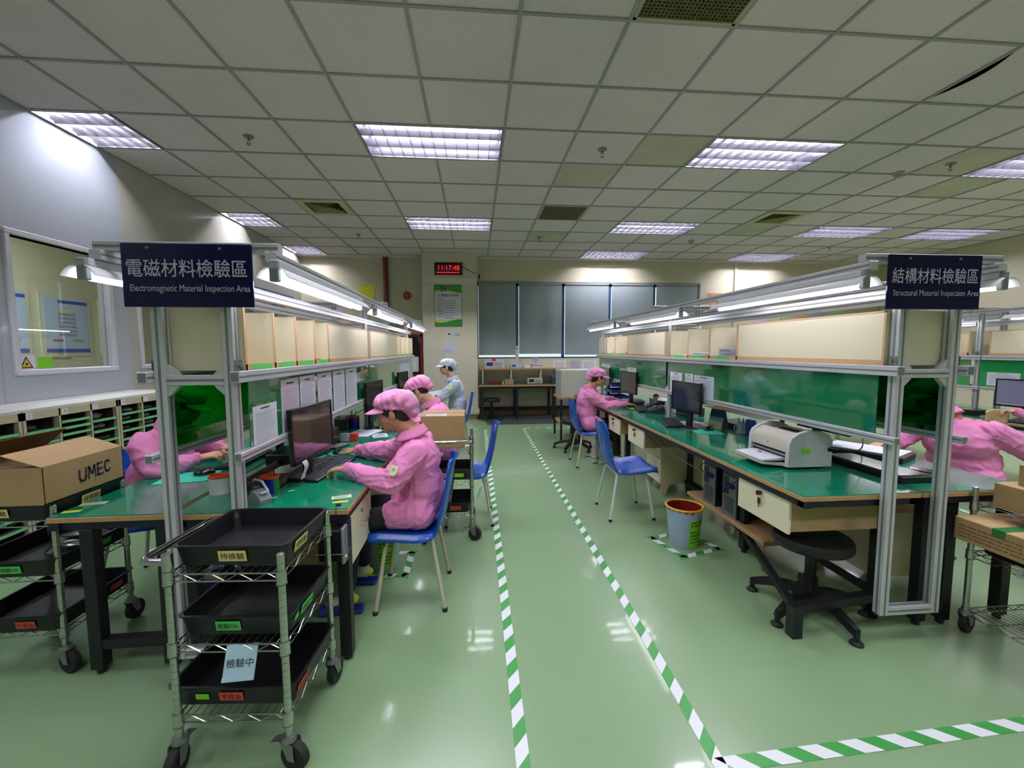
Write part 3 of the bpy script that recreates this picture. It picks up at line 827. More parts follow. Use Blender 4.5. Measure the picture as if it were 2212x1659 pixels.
extr(b, (F3a + .022, 2.25, .74), (F3a + .022, 2.25, 1.842), .044, .044); extr(b, (F3a - .19, 2.25, 1.8605), (F3a + .5, 2.25, 1.8605), .042, .038)
solo('aluminium_rack', b, [ALU, ALUD], 'aluminium rails of the third row running out of the photo at the right edge', 'aluminium frame', 'aluminium frames over the bench rows')
for y, nm in ((2.65, 'nearer'), (4.3, 'farther')): put_lamp(F3a - .183, y, '%s fluorescent lamp over the third bench row at the right edge' % nm, 1)
put_lamp(F3a + .5, 4.4, 'fluorescent lamp on the outer side of the third bench row', 1)
hutch(F3a - .018, F3b - .01, 2.2, 4.1, [2.207, 2.4], -1, 'cream shelf with closed front on the third bench row', 'pigeonhole shelves')
hutch(F3a - .018, F3b - .01, 4.27, 6.4, [4.29, 4.7, 5.1, 5.6], -1, 'cream pigeonhole shelf with open bays on the third bench row', 'pigeonhole shelves')
panel(F3a - .012, 2.2, 4.17, mat('bright_green_glass', '1f8f4a', .08, var=.03, scale=2, coat=1), 'bright green glass panel of the third bench row')
panel(F3a - .012, 4.26, 6.4, _M['bright_green_glass'], 'bright green glass panel farther along the third bench row')

# drawers under the right row
def drawer(b0, lab, cat='drawer unit', keys=True):
    x0, x1, y0, y1, z0, z1 = b0; o = (x0, (y0 + y1) / 2, z1)
    t = thing('drawer_unit', lab, cat, o, 0, 'cream drawer units under the right benches')
    b = MB(o=o); b.box(x0 + .016, x1, y0, y1, z0, z1, 0, .001); part('box', b, mat('tan_drawer_side', 'a3885f', .5, var=.03), t)
    b = MB(o=o); b.box(x0, x0 + .015, y0 - .004, y1 + .004, z0 - .01, z1, 0, .001); fr = part('drawer_front', b, BEIGE, t)
    if keys:
        h = (z1 - z0); yc = (y0 + y1) / 2
        b = MB(o=o); b.cyl((x0, yc, z1 - h * .28), (x0 - .008, yc, z1 - h * .28), .011, n=12); part('lock', b, CHROME, fr)
        b = MB(o=o); b.box(x0 - .03, x0 - .008, yc - .004, yc + .012, z1 - h * .28 - .012, z1 - h * .28 + .012, 0, .003)
        b.tube([(x0 - .012, yc, z1 - h * .3), (x0 - .018, yc + .008, z1 - h * .36), (x0 - .012, yc + .01, z1 - h * .45)], .0012, 5)
        b.box(x0 - .014, x0 - .006, yc, yc + .018, z1 - h * .62, z1 - h * .44, 0, .003); b.box(x0 - .011, x0 - .009, yc + .006, yc + .012, z1 - h * .72, z1 - h * .6)
        part('keys', b, mat('dark_key', '3a1c1c', .35), fr)
    return t
drawer((1.60, 2.18, 2.015, 2.43, .50, .695), 'large cream locked drawer under the near end of the right bench')
drawer((1.60, 2.1, 3.92, 4.33, .50, .695), 'cream locked drawer above the small pedestal on the right bench')
drawer((1.60, 2.1, 4.60, 4.98, .50, .695), 'cream locked drawer beside the far pink worker on the right bench')
drawer((1.62, 2.1, 6.35, 6.75, .52, .695), 'small cream locked drawer behind the far pink worker')
def pedestal(x0, x1, y0, y1, lab, sx=1):
    o = (x0, (y0 + y1) / 2, 0)
    t = thing('pedestal_cabinet', lab, 'cabinet', o, 0, 'cream pedestal cabinets')
    b = MB(o=o); b.box(x0 + sx * .016, x1, y0 + .014, y1 - .014, .12, .50)
    for y in (y0, y1 - .014):
        q = [(x0 + sx * .016, .5), (x1, .5), (x1, .0), (x1 - sx * .03, .0), (x1 - sx * .045, .1), (x1 - sx * .09, .12), (x0 + sx * .12, .12), (x0 + sx * .09, .1), (x0 + sx * .06, .0), (x0 + sx * .016, .0)]
        b.prism(q, 1, y, y + .014)
    part('carcass', b, [mat('cream_pedestal_side', 'c8bc99', .5, var=.02)], t)
    for k, (za, zb) in enumerate(((.38, .50), (.255, .375), (.13, .25))):
        b = MB(o=o); b.box(x0, x0 + sx * .015, y0 + .002, y1 - .002, za, zb - .004, 0, .001); d = part('drawer', b, BEIGE, t)
        if k == 0:
            b = MB(o=o); yc = (y0 + y1) / 2; b.tube([(x0, yc - .05, zb - .05), (x0 - sx * .02, yc - .04, zb - .05), (x0 - sx * .02, yc + .04, zb - .05), (x0, yc + .05, zb - .05)], .004, 6); part('handle', b, CHROME, d)
pedestal(1.80, 2.24, 3.98, 4.32, 'cream three-drawer pedestal cabinet standing under the right bench')
pedestal(2.72, 2.30, 2.2, 2.6, 'cream pedestal cabinet under the far side of the right row', -1)
# computers on the plank
def tower(x, y, z, lab):
    o = (x, y, z); t = thing('computer_tower', lab, 'computer', o, 0, 'computer towers under the right bench')
    b = MB(o=o); b.box(x, x + .42, y - .09, y + .09, z, z + .40, 0, .004); part('case', b, mat('black_computer_case', '1b1d20', .4), t)
    b = MB(o=o); b.box(x - .004, x, y - .085, y + .085, z + .005, z + .395, 0); part('rear_panel', b, mat('grey_rear_panel', '7f8789', .45, .4, var=.1, scale=40), t)
    b = MB(o=o); b.box(x - .007, x - .004, y - .08, y + .08, z + .30, z + .385, 0); b.box(x - .006, x - .004, y + .01, y + .075, z + .16, z + .29, 0)
    for i in range(6): b.box(x - .006, x - .004, y - .06, y + .06, z + .03 + i * .02, z + .04 + i * .02)
    part('vents', b, mat('dark_vent', '2d3133', .5), t)
    b = MB(o=o)
    for i in range(3): b.box(x - .03, x - .004, y - .06 + i * .03, y - .045 + i * .03, z + .22, z + .25, 0)
    part('blue_plugs', b, mat('blue_plug', '1c3f9c', .4), t)
plank = MB(o=(1.83, 2.5, .2)); plank.box(1.83, 2.3, 2.5, 3.5, .185, .215, 0, .003)
for y in (2.55, 3.45):
    for x in (1.86, 2.26): plank.cyl((x, y, 0), (x, y, .185), .012, n=6)
solo('tower_shelf', plank, [PLY], 'low wooden plank shelf holding computers under the right bench', 'shelf')
tower(1.86, 2.93, .216, 'grey backed computer tower under the right bench, nearer the printer')
tower(1.86, 3.20, .216, 'grey backed computer tower under the right bench, nearer the pedestal')
def cable(pts, lab, r=.004, m=None, cat='cable', grp='loose cables'):
    P = [V(p) for p in pts]; out = []
    for i in range(len(P) - 1):
        a = P[max(i - 1, 0)]; b_ = P[i]; c = P[i + 1]; d = P[min(i + 2, len(P) - 1)]
        for k in range(5):
            u = k / 5; out.append(.5 * ((2 * b_) + (c - a) * u + (2 * a - 5 * b_ + 4 * c - d) * u * u + (3 * b_ - a - 3 * c + d) * u ** 3))
    out.append(P[-1]); b = MB(o=P[0]); b.tube(out, r, 6); return solo('cable', b, m or mat('dark_cable', '26282c', .5), lab, cat, grp)
cable([(1.85, 3.2, .44), (1.8, 3.25, .5), (1.83, 3.1, .6), (1.95, 3.0, .66)], 'dark cable rising from the farther computer tower')
cable([(1.85, 2.93, .44), (1.78, 2.9, .4), (1.8, 2.8, .5), (1.9, 2.7, .66)], 'dark cable rising from the nearer computer tower')
cable([(1.62, 3.86, .67), (1.7, 3.7, .55), (1.75, 3.4, .5), (1.83, 3.22, .46)], 'grey cable slung from the bench edge to the towers', .004, mat('grey_cable', '8d9196', .5))

# drawer and terminal on the left bench
o = (-.6, 2.2, .7); t = thing('drawer_unit', 'cream drawer with a red-lined handle under the nearest left bench', 'drawer unit', o)
b = MB(o=o); b.box(-1.05, -.606, 2.02, 2.40, .44, .672); part('box', b, _M['tan_drawer_side'], t)
b = MB(o=o); b.box(-.606, -.592, 2.015, 2.405, .43, .672, 0, .001); fr = part('drawer_front', b, BEIGE, t)
b = MB(o=o); b.tube([(-.592, 2.18, .57), (-.572, 2.19, .565), (-.572, 2.28, .565), (-.592, 2.29, .57)], .005, 6); part('handle', b, CHROME, fr)
b = MB(o=o); b.cyl((-.592, 2.2, .63), (-.584, 2.2, .63), .01, n=10); part('lock', b, CHROME, fr)
o = (-.63, 1.93, .53); t = thing('thin_client', 'small black and silver terminal strapped to the leg of the left bench', 'computer', o)
b = MB(o=o); b.box(-.70, -.60, 1.89, 1.945, .51, .655, 0, .006); part('case', b, BLACKP, t)
b = MB(o=o); b.box(-.60, -.585, 1.885, 1.945, .50, .665, 0, .004); part('front', b, mat('silver_front', '8c9298', .35, .5), t)
b = MB(o=o); b.box(-.584, -.583, 1.90, 1.906, .53, .536); part('status_light', b, emat('green_led', '7fff40', 3), t)
b = MB(o=o); b.tube([(-.71, 1.885, .55), (-.58, 1.88, .55), (-.575, 1.95, .55)], .002, 5); part('strap', b, STEEL, t)
# ================================================================ SEATS
def shell_chair(legm):
    t = thing('shell_chair', '', 'chair')
    prof = [(.235, .405), (.222, .428), (.17, .438), (.08, .43), (-.02, .42), (-.10, .418), (-.15, .43), (-.178, .465), (-.195, .52), (-.212, .60), (-.228, .68), (-.238, .755), (-.248, .815), (-.256, .832), (-.268, .829)]
    cum = [0]
    for i in range(1, len(prof)): cum.append(cum[-1] + math.dist(prof[i], prof[i - 1]))
    T = cum[-1]
    def P(s):
        s *= T
        for i in range(1, len(prof)):
            if s <= cum[i] + 1e-9:
                u = (s - cum[i - 1]) / (cum[i] - cum[i - 1]); return (prof[i - 1][0] + (prof[i][0] - prof[i - 1][0]) * u, prof[i - 1][1] + (prof[i][1] - prof[i - 1][1]) * u)
        return prof[-1]
    def hw(s):
        w = .215 if s < .35 else (.215 - .02 * math.sin((s - .35) / .2 * PI / 2) if s < .55 else .195 - .02 * (s - .55) / .45)
        if s < .08: w -= .05 * (1 - s / .08) ** 2
        if s > .9: w -= .085 * ((s - .9) / .1) ** 2.2
        return w
    def fn(u, v_):
        s = u; x, z = P(s); tt = v_ * 2 - 1; y = tt * hw(s)
        k = min(1, max(0, (s - .4) / .15)); e = abs(tt) ** 2.6
        lipd = max(0, abs(tt) - .9) / .1
        return (x + k * e * .045 + k * lipd * -.022, y, z + (1 - k) * (e * .022 - lipd * .042))
    def skip(u, v_):
        tt = v_ * 2 - 1
        if .66 < u < .86:
            cu, ru = .76, .085
            for c in (-.33, .33):
                if ((u - cu) / ru) ** 2 + ((tt - c) / .13) ** 2 < 1: return True
        if .2 < u < .3 and abs(tt) < .5:
            return abs(((tt + .5) * 6) % 1 - .5) < .16
        return False
    b = MB(); b.grid(fn, 84, 56, skip=skip)
    me = b.mesh('seat_shell', BLUE, 60); o = put('seat_shell', me, t)
    md = o.modifiers.new('thick', 'SOLIDIFY'); md.thickness = .006; md.offset = 0
    for sy in (-1, 1):
        for (xf, xt, nm) in ((.19, .13, 0), (-.19, -.12, 1)):
            b = MB(); b.tube([(xt, 0, .395), (xt, sy * .10, .395), (xt, sy * .135, .392), (xt, sy * .155, .378), (xt + (xf - xt) * .15, sy * .168, .34), (xf, sy * .205, .0)], .0115, 8)
            b.cyl((xf, sy * .205, .0), (xf - (xf - xt) * .03, sy * .204, .02), .0145, n=8, m=1)
            part('leg', b, [legm, RUBBER], t)
    b = MB(); b.tube([(.13, -.09, .398), (-.12, -.09, .398)], .009, 6); b.tube([(.13, .09, .398), (-.12, .09, .398)], .009, 6); part('under_brace', b, legm, t)
    return t
CH = shell_chair(LEG); CHW = shell_chair(LEGW)
def chair(i, x, y, rz, lab, src=CH):
    return dup(src, (x, y, 0), rz, lab, 'blue shell chairs')
G = 'blue shell chairs'
CH.location = (-.37, 2.50, 0); CH.rotation_euler.z = PI; CH['label'] = 'blue shell chair under the nearest pink worker at the left bench'; CH['group'] = G
CHW.location = (1.31, 3.62, 0); CHW.rotation_euler.z = .0; CHW['label'] = 'empty blue shell chair with white legs at the right bench'; CHW['group'] = G
chair(0, -.06, 3.62, PI, 'blue shell chair behind the trolley with the cardboard box')
chair(0, -.28, 6.1, PI, 'blue shell chair under the worker in white')
chair(0, 1.42, 5.25, 0, 'blue shell chair under the pink worker at the right bench')
chair(0, -2.02, 2.78, 0.05, 'blue shell chair of the half hidden pink worker at far left')
chair(0, 4.80, 2.82, PI * .4, 'blue shell chair of the worker outside the right edge')
# stools
def stool(pad=.19):
    t = thing('swivel_stool', '', 'stool')
    b = MB(); b.lathe([(0, .435), (pad * .8, .438), (pad * .96, .432), (pad, .415), (pad, .392), (pad * .94, .375), (0, .372)], n=32); part('seat', b, mat('black_vinyl', '0f0f11', .45), t)
    b = MB(); b.cyl((0, 0, .17), (0, 0, .375), .028, n=12); b.cyl((0, 0, .07), (0, 0, .2), .042, .036, n=14); b.box(-.07, .07, -.07, .07, .362, .374); part('column', b, BLACKP, t)
    for k in range(5):
        a = 2 * PI * k / 5; R = Matrix.Rotation(a, 4, 'Z')
        b = MB(M=R); P_ = [(.03, .105), (.10, .112), (.18, .10), (.25, .075), (.285, .062)]; vs = []; 
        for i, (x, z) in enumerate(P_):
            w_ = .030 - .009 * i / 4; hh = .022 - .006 * i / 4
            vs += [(x, -w_, z - hh), (x, w_, z - hh), (x, w_ * .6, z + hh), (x, -w_ * .6, z + hh)]
        fs = [(0, 1, 2, 3)]
        for i in range(4): fs += [(4 * i + a_, 4 * i + (a_ + 1) % 4, 4 * i + 4 + (a_ + 1) % 4, 4 * i + 4 + a_) for a_ in range(4)]
        fs.append((16, 17, 18, 19)); b.add(vs, fs); b.cyl((.283, 0, .018), (.283, 0, .075), .014, n=10); lg = part('base_arm', b, BLACKP, t)
        b = MB(M=R); b.lathe([(0, .0), (.03, .0), (.031, .008), (.018, .02), (0, .022)], (.283, 0, 0), n=14); part('glide', b, RUBBER, lg)
    return t
ST = stool(); ST.location = (1.83, 2.12, 0); ST.rotation_euler.z = math.radians(130); ST['label'] = 'black swivel stool under the near end of the right bench'; ST['group'] = 'black swivel stools'
dup(ST, (.33, 8.85, 0), .5, 'black swivel stool on the dark mat under the instrument bench')
dup(ST, (1.42, 6.05, 0), .3, 'black swivel stool behind the pink worker at the right bench')
dup(ST, (3.75, 2.35, 0), .2, 'black swivel stool behind the trolley at the right edge')
dup(ST, (4.72, 3.72, 0), .9, 'black swivel stool at the third bench row, right edge')

# ================================================================ TROLLEYS
def wire_cart(w, d, zs, zt, handle):
    """wire shelf trolley, origin on the floor at its centre, w along x, d along y"""
    t = thing('wire_trolley', '', 'trolley'); W, D = w / 2, d / 2
    for sx in (-1, 1):
        for sy in (-1, 1):
            x, y = sx * W, sy * D
            b = MB(); b.cyl((x, y, .12), (x, y, zt), .0125, n=12); b.lathe([(0, zt + .004), (.009, zt + .003), (.0125, zt)], (x, y, 0), n=12)
            for k in range(int((zt - .14) / .025)): b.cyl((x, y, .14 + k * .025), (x, y, .141 + k * .025), .0128, n=12, m=1)
            for z in zs: b.cyl((x, y, z - .034), (x, y, z + .01), .0175, .0165, n=12); b.cyl((x, y, z - .038), (x, y, z - .034), .0182, n=12, m=1)
            p = part('post', b, [CHROME, mat('post_groove', '6d736c', .4, .7)], t)
            b = MB(); b.cyl((x, y, .105), (x, y, .125), .026, .022, n=14)
            a = .6 * sx + .9 * sy; dx, dy = math.cos(a), math.sin(a); cx, cy = x + dx * .022, y + dy * .022; nx, ny = -dy, dx
            for s in (-1, 1):
                q = [(x - dx * .022, y - dy * .022, .108), (x + dx * .03, y + dy * .03, .108), (cx + dx * .014, cy + dy * .014, .046), (cx - dx * .014, cy - dy * .014, .046)]
                off = V((nx, ny, 0)) * s * .019
                b.add([V(v_) + off for v_ in q] + [V(v_) + off * 1.12 for v_ in q], [(0, 1, 2, 3), (7, 6, 5, 4), (0, 3, 7, 4), (1, 2, 6, 5)])
            b.cyl(V((cx, cy, .051)) - V((nx, ny, 0)) * .021, V((cx, cy, .051)) + V((nx, ny, 0)) * .021, .006, n=8)
            if sy < 0: b.add([V((x, y, .105)) + V((dx, dy, 0)) * -.02 + V((nx, ny, 0)) * .016, V((x, y, .105)) + V((dx, dy, 0)) * -.02 - V((nx, ny, 0)) * .016, V((x, y, .088)) - V((dx, dy, 0)) * .07 - V((nx, ny, 0)) * .016, V((x, y, .088)) - V((dx, dy, 0)) * .07 + V((nx, ny, 0)) * .016], [(0, 1, 2, 3)])
            c = part('caster', b, STEEL, t)
            b = MB(); R = Matrix(((dx, nx, 0), (dy, ny, 0), (0, 0, 1))); Rw = R @ Matrix.Rotation(PI / 2, 3, 'X')
            b.lathe([(0, -.013), (.03, -.014), (.035, -.017), (.049, -.014), (.051, 0), (.049, .014), (.035, .017), (.03, .014), (0, .014)], (cx, cy, .051), n=22, R=Rw); part('wheel', b, RUBBER, c)
    for z in zs:
        b = MB(); r = .0032
        for zz in (z, z - .026):
            b.tube([(-W, -D, zz), (W, -D, zz), (W, D, zz), (-W, D, zz)], r, 6, closed=True)
        for (p, q) in (((-W, -D), (W, -D)), ((W, -D), (W, D)), ((W, D), (-W, D)), ((-W, D), (-W, -D))):
            L = math.dist(p, q); n = int(L / .042); pts = []
            for k in range(n + 1):
                u = k / n; pts.append((p[0] + (q[0] - p[0]) * u, p[1] + (q[1] - p[1]) * u, z - (.0 if k % 2 else .026)))
            b.tube(pts, .002, 4)
        n = int(w / .026)
        for k in range(1, n): b.cyl((-W + w * k / n, -D, z + .003), (-W + w * k / n, D, z + .003), .0016, n=4, cap=False)
        for k in (1, 2): b.cyl((-W, -D + d * k / 3, z - .001), (W, -D + d * k / 3, z - .001), .003, n=5, cap=False)
        part('wire_shelf', b, CHROME, t)
    hx = handle; b = MB()
    if hx[0] == 'x':
        s = hx[1]; x = s * W; zz = zt - .025
        b.tube([(x, -D, zz), (x + s * .05, -D, zz), (x + s * .082, -D + .006, zz), (x + s * .095, -D + .03, zz), (x + s * .095, D - .03, zz), (x + s * .082, D - .006, zz), (x + s * .05, D, zz), (x, D, zz)], .0125, 12)
        for sy in (-1, 1): b.cyl((x, sy * D, zt - .05), (x, sy * D, zt + .004), .0165, n=12)
    else:
        s = hx[1]; y = s * D; zz = zt - .025
        b.tube([(-W, y, zz), (-W, y + s * .05, zz), (-W + .006, y + s * .068, zz), (-W + .026, y + s * .076, zz), (W - .026, y + s * .076, zz), (W - .006, y + s * .068, zz), (W, y + s * .05, zz), (W, y, zz)], .0125, 12)
        for sx in (-1, 1): b.cyl((sx * W, y, zt - .05), (sx * W, y, zt + .004), .0165, n=12)
    part('push_handle', b, mat('polished_steel', 'c4c0c6', .12, 1., var=.0), t)
    return t
ZS = [.705, .455, .20]
C1 = wire_cart(.375, .37, ZS, .772, ('x', -1)); C1.location = (-.832, 1.65, 0); C1['label'] = 'chrome wire trolley with black trays in front of the left bench, nearest the camera'; C1['group'] = 'chrome wire trolleys'
C1.rotation_euler.z = -.07; C1.location = (-.83, 1.64, 0)
dup(C1, (-2.05, 2.19, 0), 0.0001, 'chrome wire trolley with the open carton at the left edge', 'chrome wire trolleys', skip=('push_handle',))
C3 = wire_cart(.36, .36, ZS, .80, ('y', -1)); C3.location = (-.215, 3.36, 0); C3['label'] = 'chrome wire trolley with a closed cardboard box behind the nearest pink worker'; C3['group'] = 'chrome wire trolleys'
C4 = wire_cart(.46, .42, [.68, .43, .13], .76, ('y', -1)); C4.location = (2.70, 1.66, 0); C4['label'] = 'chrome wire trolley with brown cartons at the right edge'; C4['group'] = 'chrome wire trolleys'

def tray(w, d, x, y, z, lab, tags=(), rz=0, h=.075):
    """flat black tray; tags: (side, offset, width, height, material, text)"""
    o = (x, y, z); t = thing('parts_tray', lab, 'tray', o, rz, 'black parts trays'); W, D = w / 2, d / 2
    b = MB(); th = .004; c = .018
    def ring(W, D, z, c): return [(-W + c, -D, z), (W - c, -D, z), (W, -D + c, z), (W, D - c, z), (W - c, D, z), (-W + c, D, z), (-W, D - c, z), (-W, -D + c, z)]
    rs = [ring(W - .012, D - .012, .0, c), ring(W, D, h - .004, c), ring(W + .006, D + .006, h - .003, c), ring(W + .006, D + .006, h, c), ring(W - th, D - th, h, c), ring(W - .016, D - .016, .006, c)]
    vs = [p for r in rs for p in r]; fs = [tuple(range(8))[::-1], tuple(range(40, 48))]
    for i in range(5): fs += [(8 * i + k, 8 * i + (k + 1) % 8, 8 * i + 8 + (k + 1) % 8, 8 * i + 8 + k) for k in range(8)]
    b.add(vs, fs); part('tray_body', b, BLACKT, t, smooth=0)
    for (sd, off, tw, tht, m, tx) in tags:
        b = MB()
        if sd == 'f':
            nx = V((1, 0, 0)); c0 = V((off, -D - .004 + .0, h * .5)); up = V((0, -.16, 1)).normalized(); c0.y = -D + .002
        else:
            nx = V((0, 1, 0)); c0 = V((W - .002, off, h * .5)); up = V((.16, 0, 1)).normalized()
        nn = nx.cross(up); c1 = c0 + nn * .0015
        q = [c1 - nx * tw / 2 - up * tht / 2, c1 + nx * tw / 2 - up * tht / 2, c1 + nx * tw / 2 + up * tht / 2, c1 - nx * tw / 2 + up * tht / 2]
        b.add([p for p in q] + [p - nn * .001 for p in q], [(0, 1, 2, 3), (7, 6, 5, 4), (0, 1, 5, 4), (1, 2, 6, 5), (2, 3, 7, 6), (3, 0, 4, 7)])
        lb = part('paper_label', b, m, t)
        if tx: text(tx, c1, nx, up, tw * .86, tht * .62, INK, lb, bold=.006, depth=.0008, fit=True)
    return t
YT, OKT, NG = '待檢驗', '檢驗OK', '不良品'
tray(.385, .345, -.832, 1.66, .712, 'black tray with yellow Chinese label on top of the nearest trolley', [('f', .01, .095, .04, YEL, YT), ('s', -.06, .095, .04, YEL, YT)], rz=-.07)
tray(.385, .345, -.83, 1.66, .461, 'black tray with green OK label on the middle shelf of the nearest trolley', [('f', -.02, .085, .036, GLAB, OKT), ('s', -.04, .09, .036, GLAB, OKT), ('s', -.12, .03, .02, GLAB, '')], rz=-.07)
tray(.44, .345, -.85, 1.655, .206, 'black tray with red and lime labels on the lowest shelf of the nearest trolley', [('f', .0, .082, .034, RLAB, NG), ('f', -.1, .045, .022, LIME, ''), ('s', -.1, .09, .034, RLAB, NG)], rz=-.07)
tray(.385, .42, -2.05, 2.19, .712, 'black tray under the open carton on the left edge trolley', [('f', -.02, .1, .04, YEL, YT), ('s', .0, .1, .04, YEL, YT)])
tray(.385, .43, -2.05, 2.19, .461, 'black tray with green OK label on the middle shelf of the left edge trolley', [('f', .02, .085, .036, GLAB, OKT), ('s', .06, .06, .03, GLAB, '')])
tray(.385, .43, -2.05, 2.19, .206, 'black tray with red label on the lowest shelf of the left edge trolley', [('f', .06, .08, .034, RLAB, NG), ('s', .1, .07, .03, RLAB, '')])
tray(.35, .33, -.22, 3.37, .461, 'black tray with cream and lime labels on the trolley behind the nearest worker', [('f', -.0, .08, .036, YEL, YT), ('f', .09, .07, .03, LIME, '')])
tray(.35, .33, -.22, 3.37, .206, 'black tray with red label on the lowest shelf of the trolley behind the worker', [('f', .06, .08, .034, RLAB, NG)])
tray(.42, .40, 2.70, 1.66, .437, 'black tray under the long carton on the right edge trolley', [])

# tags hanging on trolleys
def card_tag(c, right, up, w, h, m, tx, lab, cat='sign card', th=.004, tm=None):
    c = V(c); t = thing('tag_card', lab, cat, c); right = V(right).normalized(); up = V(up).normalized(); nn = right.cross(up)
    b = MB(); R = Matrix((right, up, nn)).transposed(); b.obox((0, 0, 0), (w / 2, h / 2, th / 2), R, 0, .001)
    b.obox(up * (-h / 2 + .008) + nn * (th / 2), (w / 2, .006, .002), R)
    part('card', b, m, t)
    if tx: text(tx, nn * (th / 2 + .0005), right, up, w * .85, h * .5, tm or INK, t, bold=.006)
    return t
card_tag((-.80, 1.438, .40), (1, .05, 0), (.06, .28, 1), .10, .115, mat('pale_blue_card', 'a9cadb', .5), '檢驗中', 'pale blue card with Chinese writing hanging on the nearest trolley')
card_tag((.02, 3.2, .36), (.3, 1, 0), (.28, 0, 1), .09, .12, _M['pale_blue_card'], '', 'small pale blue card hanging on the trolley behind the worker')
card_tag((-.30, 3.17, .675), (1, 0, 0), (0, -.1, 1), .11, .028, PAPER, 'STEP 1', 'white STEP 1 strip on the trolley handle side behind the worker', 'label')
card_tag((2.47, 1.60, .665), (0, -1, 0), (-.2, 0, 1), .13, .04, PAPER, 'STEP 1', 'white STEP strip on the top shelf of the right edge trolley', 'label')
card_tag((2.47, 1.62, .415), (0, -1, 0), (-.2, 0, 1), .13, .04, PAPER, 'STEP 2', 'white STEP strip on the middle shelf of the right edge trolley', 'label')

# cartons
def carton(x0, x1, y0, y1, z0, z1, lab, tape_axis=1, o=None, strap=None, grp='cardboard boxes'):
    o = ((x0 + x1) / 2, (y0 + y1) / 2, z0); t = thing('cardboard_box', lab, 'box', o, 0, grp)
    b = MB(o=o); b.box(x0, x1, y0, y1, z0, z1, 0, .003); part('carton', b, CARD, t)
    b = MB(o=o); w_ = .025
    if tape_axis == 1: c = (x0 + x1) / 2; b.box(c - w_, c + w_, y0 - .0008, y1 + .0008, z1 - .04, z1 + .0008)
    else: c = (y0 + y1) / 2; b.box(x0 - .0008, x1 + .0008, c - w_, c + w_, z1 - .04, z1 + .0008)
    part('tape', b, strap or TAPE, t); return t
cb = carton(-.41, -.085, 3.205, 3.52, .709, .955, 'closed cardboard box with shipping label on the trolley behind the nearest worker', 0)
b = MB(); b.box(-.12, .03, -.15, -.06, .2465, .2475); lb = part('shipping_label', b, PAPER, cb, 'white shipping label')
bb = MB(); lines(bb, (-.045, -.105, .2478), (1, 0, 0), (0, 1, 0), .13, .07, 5, gap=.35); part('print', bb, GINK, lb, smooth=0)
def print_on(t, pos, right, up, w, h, rows, seed=3, m=None):
    b = MB(); lines(b, pos, right, up, w, h, rows, gap=.4, seed=seed); return part('print', b, m or INK, t, smooth=0)
c = carton(2.355, 2.95, 1.50, 1.86, .513, .625, 'long brown carton with green tape on the middle shelf of the right edge trolley', 0, strap=mat('green_box_tape', '2f7a3c', .3))
BINK = mat('brown_print', '7a5a38', .7)
print_on(c, (-.299, .03, .05), (0, -1, 0), (0, 0, 1), .26, .07, 4, 5, BINK)
c = carton(2.50, 2.92, 1.46, 1.82, .684, .80, 'brown carton on the top shelf of the right edge trolley'); print_on(c, (-.212, -.08, .055), (0, -1, 0), (0, 0, 1), .12, .06, 3, 6, BINK)
c = carton(2.555, 2.92, 1.44, 1.77, .801, .90, 'small brown carton stacked topmost on the right edge trolley')
carton(-.83, -.70, 1.56, 1.78, .46 + .075, .60, 'small brown carton in the middle tray of the nearest trolley') if 0 else None
# open carton with marker writing
o = (-2.045, 2.175, .787); x0, x1, y0, y1, z0, z1 = -2.235, -1.855, 1.965, 2.385, .787, .950
t = thing('cardboard_box', 'open cardboard box marked UMEC in black marker on the left edge trolley', 'box', o, 0, 'cardboard boxes')
b = MB(o=o); th = .004
for q in ((x0, x1, y0, y0 + th), (x0, x1, y1 - th, y1), (x0, x0 + th, y0, y1), (x1 - th, x1, y0, y1)): b.box(*q, z0, z1)
b.box(x0, x1, y0, y1, z0, z0 + th); part('carton', b, CARD, t)
b = MB(o=o)
def flap(p, q, out, m=0): b.add([p, q, V(q) + V(out), V(p) + V(out), V(p) + V((0, 0, .003)), V(q) + V((0, 0, .003)), V(q) + V(out) + V((0, 0, .003)), V(p) + V(out) + V((0, 0, .003))], [(0, 1, 2, 3), (7, 6, 5, 4), (0, 1, 5, 4), (1, 2, 6, 5), (2, 3, 7, 6), (3, 0, 4, 7)], m)
flap((x1, y0, z1), (x1, y1, z1), (-.16, 0, .055)); part('flap', b, CARD, t)
b = MB(o=o); flap((x0, y0, z1), (x0, y1, z1), (.12, 0, .10)); part('flap', b, CARDD, t)
b = MB(o=o); flap((x0 + .01, y0, z1), (x1 - .01, y0, z1), (0, .12, -.02)); part('flap', b, CARDD, t)
b = MB(o=o); b.box(-2.09, -2.03, y0 - .001, y0, z0 + .02, z1); part('tape', b, TAPE, t)
b = MB(o=o)
def stroke(pts, wd=.0105):
    for p, q in zip(pts[:-1], pts[1:]):
        d = V((q[0] - p[0], q[1] - p[1])).normalized(); nx, nz = -d.y * wd / 2, d.x * wd / 2; ex, ez = d.x * wd * .35, d.y * wd * .35
        A = [(p[0] - ex + nx, p[1] - ez + nz), (q[0] + ex + nx, q[1] + ez + nz), (q[0] + ex - nx, q[1] + ez - nz), (p[0] - ex - nx, p[1] - ez - nz)]
        b.add([(x1 + .0012, a[0], a[1]) for a in A], [(0, 1, 2, 3)])
yy, zz_, hh = 2.135, z0 + .05, .055
def L(pts, x, w_): stroke([(yy + x + a * w_, zz_ + c * hh + (x + a * w_) * .06) for a, c in pts])
L([(0, 1), (.0, .25), (.2, .02), (.7, .0), (.95, .25), (1, 1)], 0, .034); L([(0, 0), (.1, 1), (.5, .35), (.9, 1), (1, 0)], .046, .038); L([(1, 1), (0, 1), (0, 0), (1, 0)], .098, .026); L([(0, .5), (.85, .5)], .098, .026)
